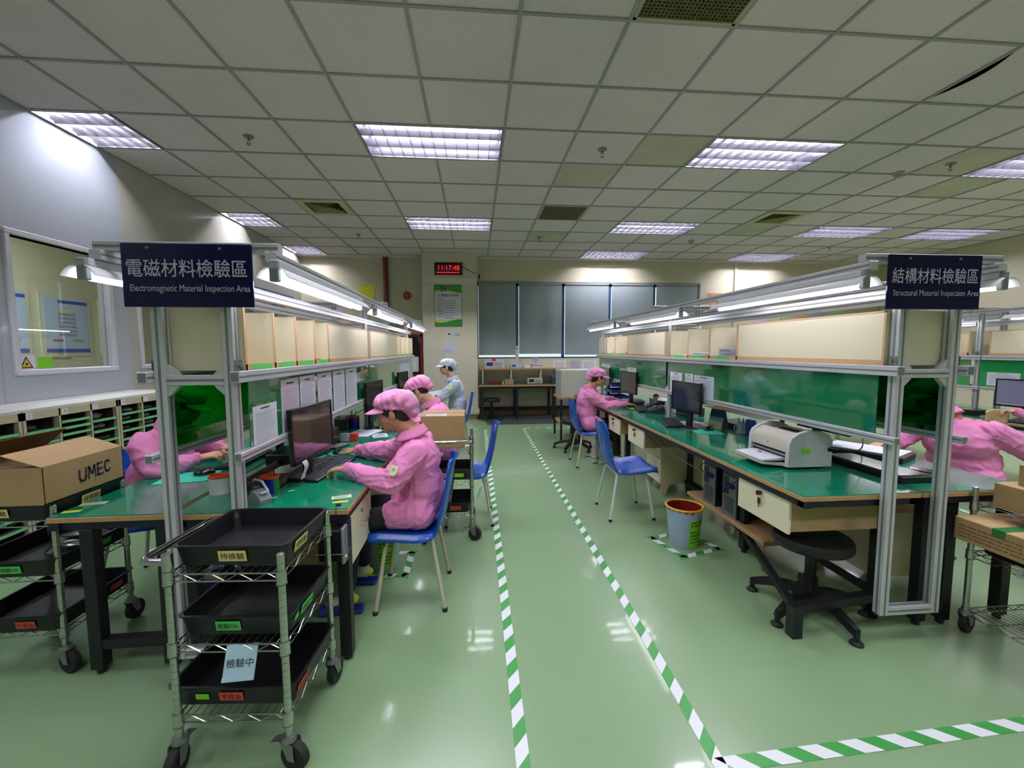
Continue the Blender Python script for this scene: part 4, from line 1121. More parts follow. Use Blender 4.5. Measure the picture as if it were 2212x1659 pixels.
L([(1, .85), (.6, 1), (.2, .9), (0, .5), (.2, .1), (.6, 0), (1, .15)], .136, .03)
part('marker_writing', b, mat('black_marker', '3a3640', .7), t, smooth=0)
# tray contents at left edge
b = MB(o=(-2.0, 2.3, .48)); 
b.ell((-2.0, 2.3, .50), (.14, .09, .035), n=16); b.ell((-1.97, 2.18, .495), (.09, .07, .025), n=14)
o_ = solo('plastic_bag', b, glassy('crumpled_clear_bag', 'c9cfcc', rough=.15, refl=5), 'clear plastic bag of parts in the middle tray of the left edge trolley', 'bag')

# ================================================================ BINS
def bin_(x, y, s, lab, rim, wall, inner):
    t = thing('waste_bin', lab, 'bin', (x, y, 0), 0, 'round waste bins'); h = .29 * s; r0, r1 = .098 * s, .128 * s
    b = MB(); b.lathe([(0, .0), (r0, .0), (r0 + .003, .01), (r1, h)], n=40)
    part('bucket', b, wall, t)
    b = MB(); b.lathe([(r1 - .003, h), (r1 - .008, h - .03), (r0 - .004, .03), (0, .028)], n=40); part('liner', b, inner, t, 'dark red inside lining')
    b = MB(); pr = []
    for k in range(9): a = 2 * PI * k / 8; pr.append((r1 + .001 + .0085 * math.cos(a), h + .0085 * math.sin(a)))
    b.lathe(pr, n=44); part('rim', b, rim, t)
    b = MB()
    for k in range(18):
        a = 2 * PI * k / 18; l = random.uniform(.008, .028); aa = [a, a + .17, a + .34]; rr = r1 + .0015
        b.add([(rr * math.cos(q), rr * math.sin(q), h - .003) for q in aa] + [((rr - .001) * math.cos(aa[1]), (rr - .001) * math.sin(aa[1]), h - .008 - l)], [(0, 1, 3), (1, 2, 3)])
    part('liner_edge', b, mat('red_liner', 'b3352a', .5), t)
    b = MB(); a0, a1 = math.radians(262), math.radians(330); n = 12
    for i in range(n):
        p, q = a0 + (a1 - a0) * i / n, a0 + (a1 - a0) * (i + 1) / n; ra, rb = r0 + (r1 - r0) * .04 + .0045, r0 + (r1 - r0) * .75 + .003
        b.quad((ra * math.cos(p), ra * math.sin(p), h * .04), (ra * math.cos(q), ra * math.sin(q), h * .04), (rb * math.cos(q), rb * math.sin(q), h * .75), (rb * math.cos(p), rb * math.sin(p), h * .75))
    lb = part('notice_label', b, LIME, t)
    b = MB(); rnd = random.Random(4)
    for row in range(7):
        z = h * (.68 - row * .085)
        if row == 2: continue
        rr = r0 + (r1 - r0) * z / h + .0042 + .0008
        a = a0 + .1
        while a < a1 - .15:
            if rnd.random() < .88:
                b.quad((rr * math.cos(a), rr * math.sin(a), z), (rr * math.cos(a + .055), rr * math.sin(a + .055), z), (rr * math.cos(a + .055), rr * math.sin(a + .055), z + .013 * s), (rr * math.cos(a), rr * math.sin(a), z + .013 * s))
            a += .075
    part('print', b, mat('dark_green_ink', '24440c', .7), lb, smooth=0)
    return t
WB = mat('pale_blue_bin', '9fb0cb', .35, var=.03)
bin_(1.535, 2.97, 1.0, 'pale blue waste bin with yellow rim and lime notice on the aisle floor', mat('yellow_rim', 'd7a833', .4), WB, mat('dark_red_liner', '7c1518', .35))
square_tape(1.545, 2.97, .185, 'green and white square floor marking under the yellow-rimmed bin', .3)
bin_(1.74, 5.42, .95, 'waste bin with red rim beneath the far pink worker', mat('red_rim', 'c5392f', .4), mat('grey_lilac_bin', '9a8fae', .4), _M['dark_red_liner'])
square_tape(1.66, 5.42, .18, 'green and white square floor marking under the red-rimmed bin', .1)
b = MB(); 
bn = bin_(-.63, 2.86, .95, 'waste bin with lime notice under the left bench behind the nearest worker', mat('white_rim', 'c9ced8', .4), WB, _M['dark_red_liner'])
square_tape(-.62, 2.86, .18, 'green and white square floor marking under the left bench', .0)
# ================================================================ THINGS ON THE BENCHES
def monitor(x, y, rz, w, h, lab, z=TOPZ, tilt=.0, scr=None, lift=.10):
    """origin on the desk under the screen, screen faces local +x"""
    t = thing('monitor', lab, 'monitor', (x, y, z), rz, 'computer monitors'); R = Matrix.Rotation(-tilt, 4, 'Y'); zc = lift + h / 2
    M4 = Matrix.Translation((0, 0, zc)) @ R
    b = MB(M=M4); b.box(-.022, .0, -w / 2, w / 2, -h / 2, h / 2, 0, .004); b.box(-.05, -.022, -w * .3, w * .3, -h * .3, h * .3, 0, .012)
    e = .014
    for q in ((-w / 2, w / 2, h / 2 - e, h / 2), (-w / 2, w / 2, -h / 2, -h / 2 + e * 1.6), (-w / 2, -w / 2 + e, -h / 2, h / 2), (w / 2 - e, w / 2, -h / 2, h / 2)): b.box(-.002, .006, *q, 0, .002)
    part('monitor_case', b, mat('glossy_black_bezel', '0c0c10', .18, coat=.5), t)
    b = MB(M=M4); b.box(-.001, .0015, -w / 2 + e, w / 2 - e, -h / 2 + e * 1.6, h / 2 - e); part('screen', b, scr or mat('dark_screen', '2c2a30', .12, var=.02, coat=1.), t)
    b = MB(); b.box(-.06, -.03, -.035, .035, .012, zc, 0, .006); b.lathe([(0, .018), (.05, .016), (.11, .008), (.115, 0), (0, 0)], (-.03, 0, 0), n=28, sx=.75, sy=1.05); part('stand', b, BLACKP, t)
    return t
KEYM = mat('key_caps', '3c3d48', .42, var=.03)
def keyboard(x, y, rz, lab, L=.40, W=.15, z=TOPZ, body=None, keys=None):
    t = thing('keyboard', lab, 'keyboard', (x, y, z), rz, 'computer keyboards')   # length along y, user at +x
    b = MB(); b.prism([(-W / 2, .0), (W / 2, .0), (W / 2, .012), (W / 2 - .004, .015), (-W / 2 + .004, .027), (-W / 2, .024)], 1, -L / 2, L / 2); part('keyboard_base', b, body or BLACKP, t)
    b = MB(); rnd = random.Random(2)
    def zz(xx): return .0275 - (xx + W / 2) / W * .0125
    rows = 6; p = (W - .03) / rows
    for r in range(rows):
        xc = -W / 2 + .018 + p * (r + .5) - .003 + (.004 if r else -.003); yy = -L / 2 + .008
        segs = [(14, .275 / .40 * L)] ; ends = L / 2 - .008
        while yy < ends - .008:
            kw = p * .93
            if r == 5 and abs(yy + L * .18) < p * .6: kw = p * 5
            if r and (abs(yy + kw - L * .2) < p * .5 or abs(yy + kw - L * .32) < p * .45): pass
            if yy + kw > ends: kw = ends - yy
            x0, x1, y0, y1 = xc - p * .42, xc + p * .42, yy, yy + kw - .002; z0, z1 = zz(xc) - .004, zz(xc) + .005
            i = .0022
            b.add([(x0, y0, zz(x0) - .003), (x1, y0, zz(x1) - .003), (x1, y1, zz(x1) - .003), (x0, y1, zz(x0) - .003), (x0 + i, y0 + i, zz(x0) + .0055), (x1 - i, y0 + i, zz(x1) + .0055), (x1 - i, y1 - i, zz(x1) + .0055), (x0 + i, y1 - i, zz(x0) + .0055)],
                  [(4, 5, 6, 7), (0, 1, 5, 4), (1, 2, 6, 5), (2, 3, 7, 6), (3, 0, 4, 7)])
            yy += kw
    part('keys', b, keys or KEYM, t, smooth=0)
    return t
def mouse(x, y, rz, lab, z=TOPZ):
    t = thing('mouse', lab, 'mouse', (x, y, z), rz, 'computer mice')
    b = MB(); b.ell((0, 0, .008), (.055, .031, .026), n=20); k = len(b.v)
    for i in range(k): b.v[i].z = max(b.v[i].z, .001)
    part('shell', b, mat('glossy_black_mouse', '0e0e12', .15, coat=.5), t)
    b = MB(); b.cyl((-.03, -.004, .03), (-.03, .004, .03), .007, n=12); part('wheel', b, RUBBER, t)
    return t
def sheet(x, y, z, w, h, rz, lab, m=None, cat='paper', grp='loose papers', n=1, rows=0, name='paper_sheet', th=.0004, seed=1):
    t = thing(name, lab, cat, (x, y, z), rz, grp)
    rnd = random.Random(seed); b = MB()
    for i in range(n):
        a = rnd.uniform(-.06, .06) if n > 1 else 0; dx = rnd.uniform(-.006, .006) if n > 1 else 0
        b.obox((dx, -dx, th * (i + .5)), (w / 2, h / 2, th * .48), Matrix.Rotation(a, 3, 'Z'))
    part('paper', b, m or PAPER, t, smooth=0)
    if rows:
        b = MB(); lines(b, (0, 0, th * n + .0006), (1, 0, 0), (0, 1, 0), w * .8, h * .8, rows, gap=.35, seed=seed); part('print', b, GINK, t, smooth=0)
    return t
TEAL = mat('teal_mouse_mat', '3fd0ad', .5, var=.02)
def pad(x, y, w, h, rz, lab, m=None):
    b = MB(); b.box(-w / 2, w / 2, -h / 2, h / 2, 0, .002); o = solo('mouse_pad', b, m or TEAL, lab, 'mouse mat', 'mouse mats'); o.location = (x, y, TOPZ + .0005); o.rotation_euler.z = rz; return o

# ---- left bench, near worker's place
monitor(-.905, 2.46, -.10, .47, .295, 'black monitor facing the nearest pink worker', tilt=.03, lift=.12)
sheet(-.93, 2.37, .80, .001, .001, 0, 'x') if 0 else None
t = thing('paper_slip', 'torn pinkish paper slip taped to the lower corner of the nearest monitor', 'paper', (-.89, 2.24, .875)); b = MB()
def fn(u, v_): return (.012 + .006 * math.sin(v_ * 5), .0 + .055 * (u - .5) + .012 * math.sin(v_ * 4), -.09 * v_ + .01)
b.grid(fn, 4, 10); part('paper', b, PINKPAPER, t)
keyboard(-.915, 2.60, -.14, 'black keyboard in front of the nearest pink worker', .50, .195)
pad(-.93, 2.93, .24, .22, -.3, 'teal mat under the mouse of the nearest pink worker')
mouse(-.925, 2.985, .15, 'black mouse under the right hand of the nearest pink worker', TOPZ + .003)
def oval_cup(x, y, lab, cols, s=1.0, pens=True):
    t = thing('pen_cup', lab, 'pen cup', (x, y, TOPZ + .0005), 0, 'pen cups')
    body, body2, rim = cols; n = 32; h = .085 * s; rx, ry = .042 * s, .034 * s
    b = MB()
    for i in range(n):
        a, c = 2 * PI * i / n, 2 * PI * (i + 1) / n
        b.quad((rx * math.cos(a), ry * math.sin(a), 0), (rx * math.cos(c), ry * math.sin(c), 0), (rx * math.cos(c), ry * math.sin(c), h), (rx * math.cos(a), ry * math.sin(a), h), 0 if (i < n * .5 or i > n * .85) == False else 1)
    b.lathe([(1, 0), (0, .001)], n=n, sx=rx, sy=ry)
    part('cup_body', b, [body, body2], t)
    b = MB(); b.lathe([(rx + .002, h - .012), (rx + .003, h), (rx - .003, h), (rx - .004, h - .03)], n=n, sy=ry / rx); part('rim', b, rim, t)
    if pens:
        for k in range(3):
            b = MB(); a = k * 2.1; b.cyl((.01 * math.cos(a), .01 * math.sin(a), .01), (.025 * math.cos(a), .02 * math.sin(a), h * 1.45), .0035, n=6); part('pen', b, (BLACKP, mat('blue_pen', '1c3fa0', .4), mat('red_pen', 'b02a22', .4))[k], t)
    return t
ORG = mat('orange_rim', 'e2502a', .4)
oval_cup(-1.285, 2.22, 'white cup with orange rim behind the left post of the left frame', (mat('white_cup', 'c9cacb', .4), _M['white_cup'], ORG), 1.1, False)
oval_cup(-1.035, 2.20, 'blue and green cup with orange rim beside the right post of the left frame', (mat('royal_blue_cup', '12149a', .35), mat('green_cup', '1d7a2c', .35), ORG), 1.05, False)
def tape_dispenser(x, y, rz, lab):
    t = thing('tape_dispenser', lab, 'tape dispenser', (x, y, TOPZ + .0005), rz)
    b = MB(); q = [(-.09, 0), (.09, 0), (.095, .02), (.07, .05), (.035, .062), (.0, .02), (-.04, .02), (-.06, .05), (-.085, .055), (-.09, .02)]
    b.prism(q, 1, -.03, .03); part('base', b, mat('grey_translucent_plastic', '8a8e90', .25), t)
    b = MB(); Rm = Matrix.Rotation(PI / 2, 3, 'X')
    b.lathe([(.02, -.018), (.036, -.018), (.036, .018), (.02, .018), (.02, -.018)], (-.0, 0, .055), n=24, R=Rm); part('tape_roll', b, mat('dark_roll', '2a2020', .4), t)
    b = MB(); b.tube([(-.05, .025, .05), (-.02, .028, .095), (.03, .028, .09), (.07, .028, .05)], .006, 6); b.box(.07, .09, -.02, .02, .05, .055); part('cutter_arm', b, mat('clear_plastic', 'c3c6c9', .2), t)
tape_dispenser(-1.06, 2.085, -.5, 'grey desk tape dispenser at the right post of the left frame')
sheet(-.655, 2.10, TOPZ + .001, .09, .045, .3, 'cream taped note near the corner of the left bench', mat('cream_note', 'd9dcae', .5), rows=3)
sheet(-.64, 2.03, TOPZ + .001, .07, .018, .2, 'yellow strip label at the corner of the left bench', mat('yellow_strip', 'e6dc2c', .5))
sheet(-.98, 2.12, TOPZ + .001, .028, .02, .4, 'small green tag beside the tape dispenser', mat('mint_tag', '6ee07a', .5))
sheet(-.94, 2.22, TOPZ + .001, .03, .012, .6, 'small green tag beside the blue and green cup', _M['mint_tag'])
b = MB(o=(-.635, 1.985, TOPZ)); b.lathe([(0, .008), (.011, .007), (.013, 0)], (-.635, 1.985, TOPZ + .0005), n=14); b.tube([(-.635, 1.975, TOPZ + .004), (-.632, 1.938, TOPZ + .002), (-.632, 1.935, .68), (-.63, 1.93, .6)], .0018, 5)
solo('grounding_stud', b, mat('dark_metal_stud', '3a2430', .3, .8), 'small grounding stud with cord at the corner of the left bench', 'stud')
# clutter under the rail, left bench
def flat_box(x0, x1, y0, y1, z0, z1, m, name, lab, cat, grp=None, b_=.002):
    o = ((x0 + x1) / 2, (y0 + y1) / 2, z0); b = MB(o=o); b.box(x0, x1, y0, y1, z0, z1, 0, b_); return solo(name, b, m, lab, cat, grp)
D = TOPZ + .0005
BRN = mat('brown_tray', '6b4a44', .5, var=.08)
t = thing('stationery_tray', 'long brown tray with pens and paper under the rail of the left frame', 'tray', (-1.12, 2.5, D)); b = MB()
b.box(-.10, .10, -.28, .28, 0, .006)
for q in ((-.10, .10, -.28, -.274), (-.10, .10, .274, .28), (-.10, -.094, -.28, .28), (.094, .10, -.28, .28)): b.box(*q, 0, .04)
part('tray_body', b, BRN, t)
def pen(x, y, z, rz, m, lab, L=.14):
    t = thing('pen', lab, 'pen', (x, y, z), rz, 'pens'); b = MB(); b.cyl((-L / 2, 0, .005), (L / 2 - .02, 0, .005), .0048, n=8); part('barrel', b, m, t)
    b = MB(); b.cyl((L / 2 - .02, 0, .005), (L / 2, 0, .005), .0042, .001, n=8); part('tip', b, INK, t)
YELP = mat('yellow_marker', 'd2b01f', .4)
pen(-1.11, 2.32, D + .0065, 1.3, YELP, 'yellow marker in the brown tray under the left rail')
pen(-1.08, 2.40, D + .0065, 1.5, _M['blue_pen'], 'blue pen in the brown tray under the left rail')
pen(-1.14, 2.42, D + .0065, 1.1, _M['red_pen'], 'red pen in the brown tray under the left rail')
sheet(-1.12, 2.62, D + .007, .12, .18, .1, 'white papers lying in the brown tray under the left rail', n=5, rows=8)
flat_box(-1.19, -1.05, 3.08, 3.3, D, D + .05, mat('black_box_device', '1a1b1e', .4), 'power_adapter', 'black box device behind the nearest monitor', 'device')
def calculator(x, y, rz, lab):
    t = thing('calculator', lab, 'calculator', (x, y, D), rz); b = MB(); b.box(-.05, .05, -.075, .075, 0, .012, 0, .004); part('case', b, mat('dark_calc', '30343a', .4), t)
    b = MB(); b.box(-.04, .04, .03, .065, .012, .0135); part('display', b, mat('pale_display', 'b9c2d6', .2), t)
    b = MB()
    for i in range(4):
        for j in range(4): b.box(-.04 + i * .021, -.024 + i * .021, -.065 + j * .022, -.05 + j * .022, .012, .0145)
    part('keys', b, mat('grey_keys', 'b7b9a9', .5), t, smooth=0)
calculator(-1.02, 3.22, -.4, 'grey calculator beyond the mouse of the nearest pink worker')
# red and white box objects, papers, second worker's place
sheet(-.96, 3.72, D, .21, .30, -.25, 'stack of white papers between the two pink workers', n=22, rows=16, name='paper_stack', seed=4)
sheet(-.80, 3.62, D, .12, .17, .3, 'single white note beside the paper stack', rows=6)
flat_box(-.98, -.93, 3.40, 3.46, D, D + .06, mat('red_small_box', 'c8352f', .45), 'ink_box', 'small red box beside the calculator on the left bench', 'box')
flat_box(-1.06, -1.0, 3.40, 3.45, D, D + .06, mat('white_small_box', 'c9c4d4', .45), 'ink_box', 'small white and blue box beside the red box on the left bench', 'box')
flat_box(-1.14, -1.07, 3.32, 3.52, D, D + .03, mat('grey_stapler', '7a7c80', .4), 'stapler', 'grey stapler beside the small boxes on the left bench', 'stapler', b_=.01)
oval_cup(-1.12, 4.0, 'blue pen cup with orange rim near the middle of the left bench', (_M['royal_blue_cup'], _M['royal_blue_cup'], ORG), 1.3)
monitor(-.905, 3.94, -.12, .42, .265, 'black monitor facing the middle pink worker', lift=.17)
keyboard(-.80, 4.1, -.1, 'dark keyboard of the middle pink worker', .44, .15)
monitor(-.905, 5.5, -.12, .41, .26, 'black monitor facing the worker in white', lift=.18)
keyboard(-.88, 6.2, 0, 'dark keyboard of the worker in white', .44, .15)
sheet(-.75, 3.95, D, .2, .14, .2, 'white form in front of the middle pink worker', rows=6, seed=7)
flat_box(-.80, -.70, 4.75, 4.9, D, D + .07, mat('pink_white_box', 'e2d5dc', .5), 'small_box', 'pale small box beyond the middle pink worker', 'box')
# left row, wall side
pad(-1.62, 2.52, .26, .22, .15, 'teal mat in front of the half hidden worker at far left')
mouse(-1.56, 2.56, .4 + PI, 'black mouse on the teal mat at far left', TOPZ + .003)
keyboard(-1.49, 2.86, PI, 'black keyboard of the half hidden worker at far left', .42, .15)
monitor(-1.40, 3.05, PI, .46, .29, 'monitor seen through the bright green panel on the left row', lift=.11)
sheet(-1.79, 2.12, TOPZ + .001, .10, .04, .2, 'pale yellow note at the left end of the left bench', _M['cream_note'], rows=2)
sheet(-1.80, 2.02, TOPZ + .001, .07, .028, .2, 'bright yellow note at the left end of the left bench', _M['yellow_strip'])
flat_box(-1.3, -1.15, 2.72, 2.98, D, D + .07, BLACKP, 'adapter_box', 'black adapter box behind the keyboard of the nearest worker', 'device', b_=.006)
flat_box(-1.26, -1.14, 3.9, 4.15, D, D + .10, mat('dark_case2', '2a2c30', .4), 'adapter_box', 'dark case behind the blue cup with pens', 'device', b_=.006)
flat_box(-1.29, -1.17, 3.45, 3.75, D, D + .06, mat('brown_box2', '5c4238', .6), 'document_box', 'brown document box under the rail between the two pink workers', 'box')
flat_box(-1.2, -1.05, 5.1, 5.5, D, D + .12, mat('grey_box2', '6f7478', .4), 'document_box', 'grey document box beyond the middle pink worker', 'box')
cable([(-.97, 2.72, D + .02), (-1.05, 2.8, D + .01), (-.98, 2.92, D + .005), (-1.1, 3.0, D + .02), (-1.2, 2.9, D + .05)], 'black cable coiling under the nearest monitor')
cable([(-.93, 2.98, D + .01), (-1.0, 3.05, D + .005), (-1.06, 2.9, D + .005), (-1.12, 2.82, D + .03)], 'black mouse cable behind the nearest keyboard', .0025)
cable([(-1.05, 2.3, D + .045), (-1.12, 2.45, D + .06), (-1.08, 2.6, D + .05), (-1.15, 2.75, D + .04)], 'thick dark cable over the brown tray at the left rail', .005)
flat_box(2.27, 2.5, 3.55, 3.85, D, D + .05, BLACKP, 'adapter_box', 'black box behind the mug on the right bench', 'device', b_=.006)
flat_box(2.22, 2.42, 4.3, 4.55, D, D + .09, mat('brown_case', '3f2c26', .5), 'adapter_box', 'dark brown case behind the large dark monitor', 'device', b_=.006)
flat_box(2.25, 2.45, 5.0, 5.35, D, D + .08, mat('white_carton2', 'b9b6ba', .5), 'small_box', 'white box behind the standing card on the right bench', 'box')
b = MB(o=(2.24, 5.12, .86)); b.ell((2.24, 5.12, .862), (.035, .05, .03), n=12); solo('cloth_bundle', b, mat('magenta_cloth', 'c23a72', .7), 'small magenta bundle on the white box behind the far monitor', 'cloth')
cable([(2.3, 3.2, D + .01), (2.35, 3.0, D + .03), (2.28, 2.85, D + .02), (2.32, 2.7, D + .05), (2.4, 2.6, D + .04)], 'dark cable running behind the printer')
cable([(2.62, 2.72, D + .3), (2.56, 2.6, D + .15), (2.5, 2.55, D + .05), (2.45, 2.7, D + .01)], 'dark cable hanging behind the right lower rail')
# ---- right bench
monitor(1.885, 3.68, PI + .12, .425, .27, 'large dark monitor on the right bench behind the white papers', lift=.15)
monitor(1.885, 5.14, PI + .12, .415, .27, 'dark monitor facing the pink worker at the right bench', lift=.165)
monitor(1.885, 6.07, PI, .40, .255, 'dark monitor farthest on the right bench, behind the blue letter trays', lift=.19)
keyboard(1.865, 3.90, PI - .28, 'black keyboard on the right bench beside the paper stack', .46, .16, keys=mat('dark_keys', '24252c', .35))
sheet(2.03, 3.80, D, .21, .29, -.35, 'stack of white and pinkish papers below the large dark monitor', PINKPAPER, n=26, rows=14, name='paper_stack', seed=5)
sheet(2.02, 3.82, D + .0115, .21, .29, -.15, 'white sheet on top of the pinkish paper stack', rows=12)
pad(1.99, 3.50, .22, .24, -.25, 'teal mouse mat on the right bench')
mouse(2.04, 3.55, PI + .3, 'black mouse on the teal mat of the right bench', TOPZ + .003)
pad(1.93, 5.02, .2, .24, .1, 'lime mat under the hand of the pink worker at the right bench', mat('lime_mat', '8ed62a', .5, var=.02))
keyboard(1.93, 4.80, PI - .2, 'thin dark keyboard in front of the telephone', .34, .13)
def phone(x, y, rz, lab):
    t = thing('telephone', lab, 'telephone', (x, y, D), rz); PB = mat('slate_phone', '2b2f36', .35)
    b = MB(); b.prism([(-.09, 0), (.10, 0), (.105, .015), (-.06, .07), (-.09, .065)], 1, -.10, .10); part('phone_base', b, PB, t)
    b = MB(); b.tube([(.10, -.065, .045), (.085, -.065, .065), (.02, -.065, .085), (-.06, -.065, .105), (-.10, -.065, .095)], [.022, .024, .014, .022, .024], 10); part('handset', b, PB, t)
    b = MB()
    for i in range(4):
        for j in range(3): 
            xx = .06 - i * .028; zz = .015 + (.105 - xx) / .165 * .055 + .002; yy = .0 + j * .028
            b.box(xx - .009, xx + .009, yy - .009, yy + .009, zz - .006, zz + .004)
    part('keypad', b, mat('grey_buttons', '6a7078', .4), t, smooth=0)
    b = MB(); b.box(-.05, -.02, .0, .07, .066, .07); part('display', b, mat('phone_display', '7d8a86', .2), t)
phone(2.02, 4.62, PI - .35, 'dark desk telephone with handset on the right bench')
cable([(2.1, 4.55, D + .01), (2.17, 4.4, D + .03), (2.2, 4.25, D + .02)], 'pale curled cord between telephone and monitor', .003, mat('pale_cord', 'b9b7b0', .5))
card_tag((1.985, 4.22, .80), (.2, -1, 0), (.05, 0, 1), .045, .10, PAPER, '', 'narrow white tag hanging at the edge of the large dark monitor', 'paper')
# calendar, cups
t = thing('desk_calendar', 'desk calendar with green band beside the black mouse', 'calendar', (2.17, 3.63, D), PI + .35); b = MB()
b.add([(.05, -.075, 0), (.05, .075, 0), (0, .075, .17), (0, -.075, .17), (-.05, -.075, 0), (-.05, .075, 0)], [(0, 1, 2, 3), (4, 3, 2, 5), (0, 4, 5, 1)]); part('stand', b, mat('grey_board', '7c8288', .6), t)
b = MB(); P0, P1 = V((.0515, 0, .0)), V((.0015, 0, .17)); 
def band(u0, u1, m, y=.072, off=.001): 
    p, q = P0.lerp(P1, u0), P0.lerp(P1, u1); b.quad((p.x + off, -y, p.z), (p.x + off, y, p.z), (q.x + off, y, q.z), (q.x + off, -y, q.z), m)
band(.02, .25, 0); band(.25, .62, 1); band(.62, .98, 2)
part('page', b, [mat('calendar_green', '8fb43a', .5), mat('calendar_pale', 'c3c7cf', .5), mat('calendar_navy', '4a5677', .5)], t)
b = MB(); b.cyl((0, -.07, .172), (0, .07, .172), .004, n=8); part('binding', b, WHITEP, t)
t = thing('mug', 'white mug with pens behind the desk calendar', 'mug', (2.24, 3.40, D)); b = MB(); b.lathe([(0, 0), (.037, 0), (.039, .09), (.036, .09), (.034, .006), (0, .006)], n=24); part('cup', b, mat('white_mug', 'cfd0d2', .3), t)
b = MB(); b.tube([(-.038, 0, .07), (-.062, 0, .06), (-.062, 0, .03), (-.038, 0, .02)], .005, 6); part('handle', b, _M['white_mug'], t)
for k, (dx, m) in enumerate(((.012, BLACKP), (-.01, _M['blue_pen']))):
    b = MB(); b.cyl((dx, 0, .01), (dx * 2, .01, .13), .004, n=6); part('pen', b, m, t)
flat_box(2.235, 2.275, 3.26, 3.34, D, D + .13, mat('blue_binder', '23469c', .4), 'box_file', 'narrow blue box file behind the white mug', 'file')
# blue letter trays
t = thing('letter_tray', 'three-tier blue letter tray beyond the pink worker at the right bench', 'letter tray', (2.02, 5.95, D)); TB = mat('blue_letter_tray', '1f3f98', .35)
for k in range(3):
    z = .012 + k * .09; b = MB(); b.box(-.13, .13, -.17, .17, z, z + .004)
    for q in ((-.13, -.126, -.17, .17), (.126, .13, -.17, .17), (-.13, .13, .166, .17), (-.13, .13, -.17, -.166)): b.box(*q, z, z + .045)
    part('tier', b, TB, t)
b = MB()
for sx in (-.12, .12):
    for sy in (-.16, .16): b.cyl((sx, sy, 0), (sx, sy, .21), .004, n=6)
part('rods', b, STEEL, t)
sheet(2.02, 5.95, D + .245, .22, .30, .15, 'stack of pale yellow papers on top of the blue letter tray', mat('pale_yellow_paper', 'e2e7a6', .6), n=14, name='paper_stack', seed=8)
sheet(2.02, 5.93, D + .11, .2, .28, .1, 'white papers in the middle tier of the blue letter tray', n=10, name='paper_stack', seed=9)
flat_box(1.96, 2.2, 5.35, 5.6, D, D + .05, mat('grey_cable_box', '8d9196', .4), 'desk_device', 'low grey device under the hands of the pink worker at the right bench', 'device', b_=.015)
card_tag((2.17, 5.0, .80), (0, -1, 0), (.25, 0, 1), .11, .15, mat('white_stand_card', 'c6c7c9', .5), '', 'white card standing against the rail behind the telephone', 'card')
# printer
def printer(x, y, rz):
    t = thing('printer', 'grey and white laser printer on the near right bench', 'printer', (x, y, D), rz)   # front faces +x
    W = .185; GR = mat('printer_cream', 'c2bfae', .4, var=.01); SD = mat('printer_grey', 'c3c5c7', .4, var=.01); DK = mat('printer_dark', '191a1d', .4)
    def arc(x0, x1, zb, zt, n=10, pw=2.6):
        q = [(x0, zb)]; c = (x0 + x1) / 2; hw = (x1 - x0) / 2
        for i in range(n + 1):
            u = -1 + 2 * i / n; q.append((c + hw * u, zb + (zt - zb) * (1 - abs(u) ** pw) ** (1 / pw)))
        q.append((x1, zb)); return q
    q = [(-.14, .015), (-.14, .10), (-.11, .10), (-.11, .125), (-.14, .145), (-.14, .17), (-.12, .205), (-.07, .225), (.0, .232), (.07, .215), (.115, .185), (.13, .15), (.135, .015)]
    for s in (-1, 1):
        b = MB(); b.prism(q, 1, s * W, s * (W - .028)); part('side_panel', b, SD, t)
    b = MB(); b.box(-.13, .10, -W + .028, W - .028, .012, .03)
    b.prism([(.10, .10), (.132, .10), (.128, .155), (.112, .182), (.06, .21), (.03, .205), (.03, .19), (.10, .16)], 1, -W + .028, W - .028)
    b.prism([(-.13, .02), (-.06, .02), (-.06, .2), (-.10, .205), (-.13, .17)], 1, -W + .028, W - .028)
    part('front_cover', b, GR, t)
    b = MB(); b.box(-.06, .11, -W + .03, W - .03, .03, .165); part('inner_mechanism', b, DK, t)
    b = MB(); b.prism([(-.06, .168), (.03, .19), (.03, .197), (-.06, .2)], 1, -W + .06, W - .06); part('output_tray', b, SD, t)
    b = MB(); b.box(-.05, .0, -.09, .09, .198, .203); part('exit_slot', b, DK, t)
    b = MB(); b.box(.10, .138, -W + .03, W - .03, .012, .03, 0, .003); b.prism([(.13, .012), (.27, .03), (.275, .04), (.13, .026)], 1, -W + .035, W - .045); tr = part('paper_tray', b, GR, t)
    b = MB(); b.prism([(.04, .045), (.255, .043), (.255, .052), (.04, .062)], 1, -W + .05, W - .06); part('loaded_paper', b, PAPER, tr)
    b = MB(); b.box(.15, .17, -.05, -.02, .052, .066, 0, .004); part('paper_guide', b, mat('grey_guide', '8f93a6', .4), tr)
    b = MB(); b.box(.03, .125, -W + .03, W - .03, .075, .082); part('manual_feed', b, mat('pale_feed', 'a6a8a6', .4), t)
    b = MB(); b.box(.0, .055, W + .0005, W + .0012, .095, .125); lb = part('green_label', b, LIME, t)
    bb = MB(); bb.ell((.1315, 0, .135), (.0015, .005, .005), n=10); part('emblem', bb, mat('silver_emblem', 'a5a7a8', .3, .8), t)
    return t
printer(1.96, 2.505, PI)
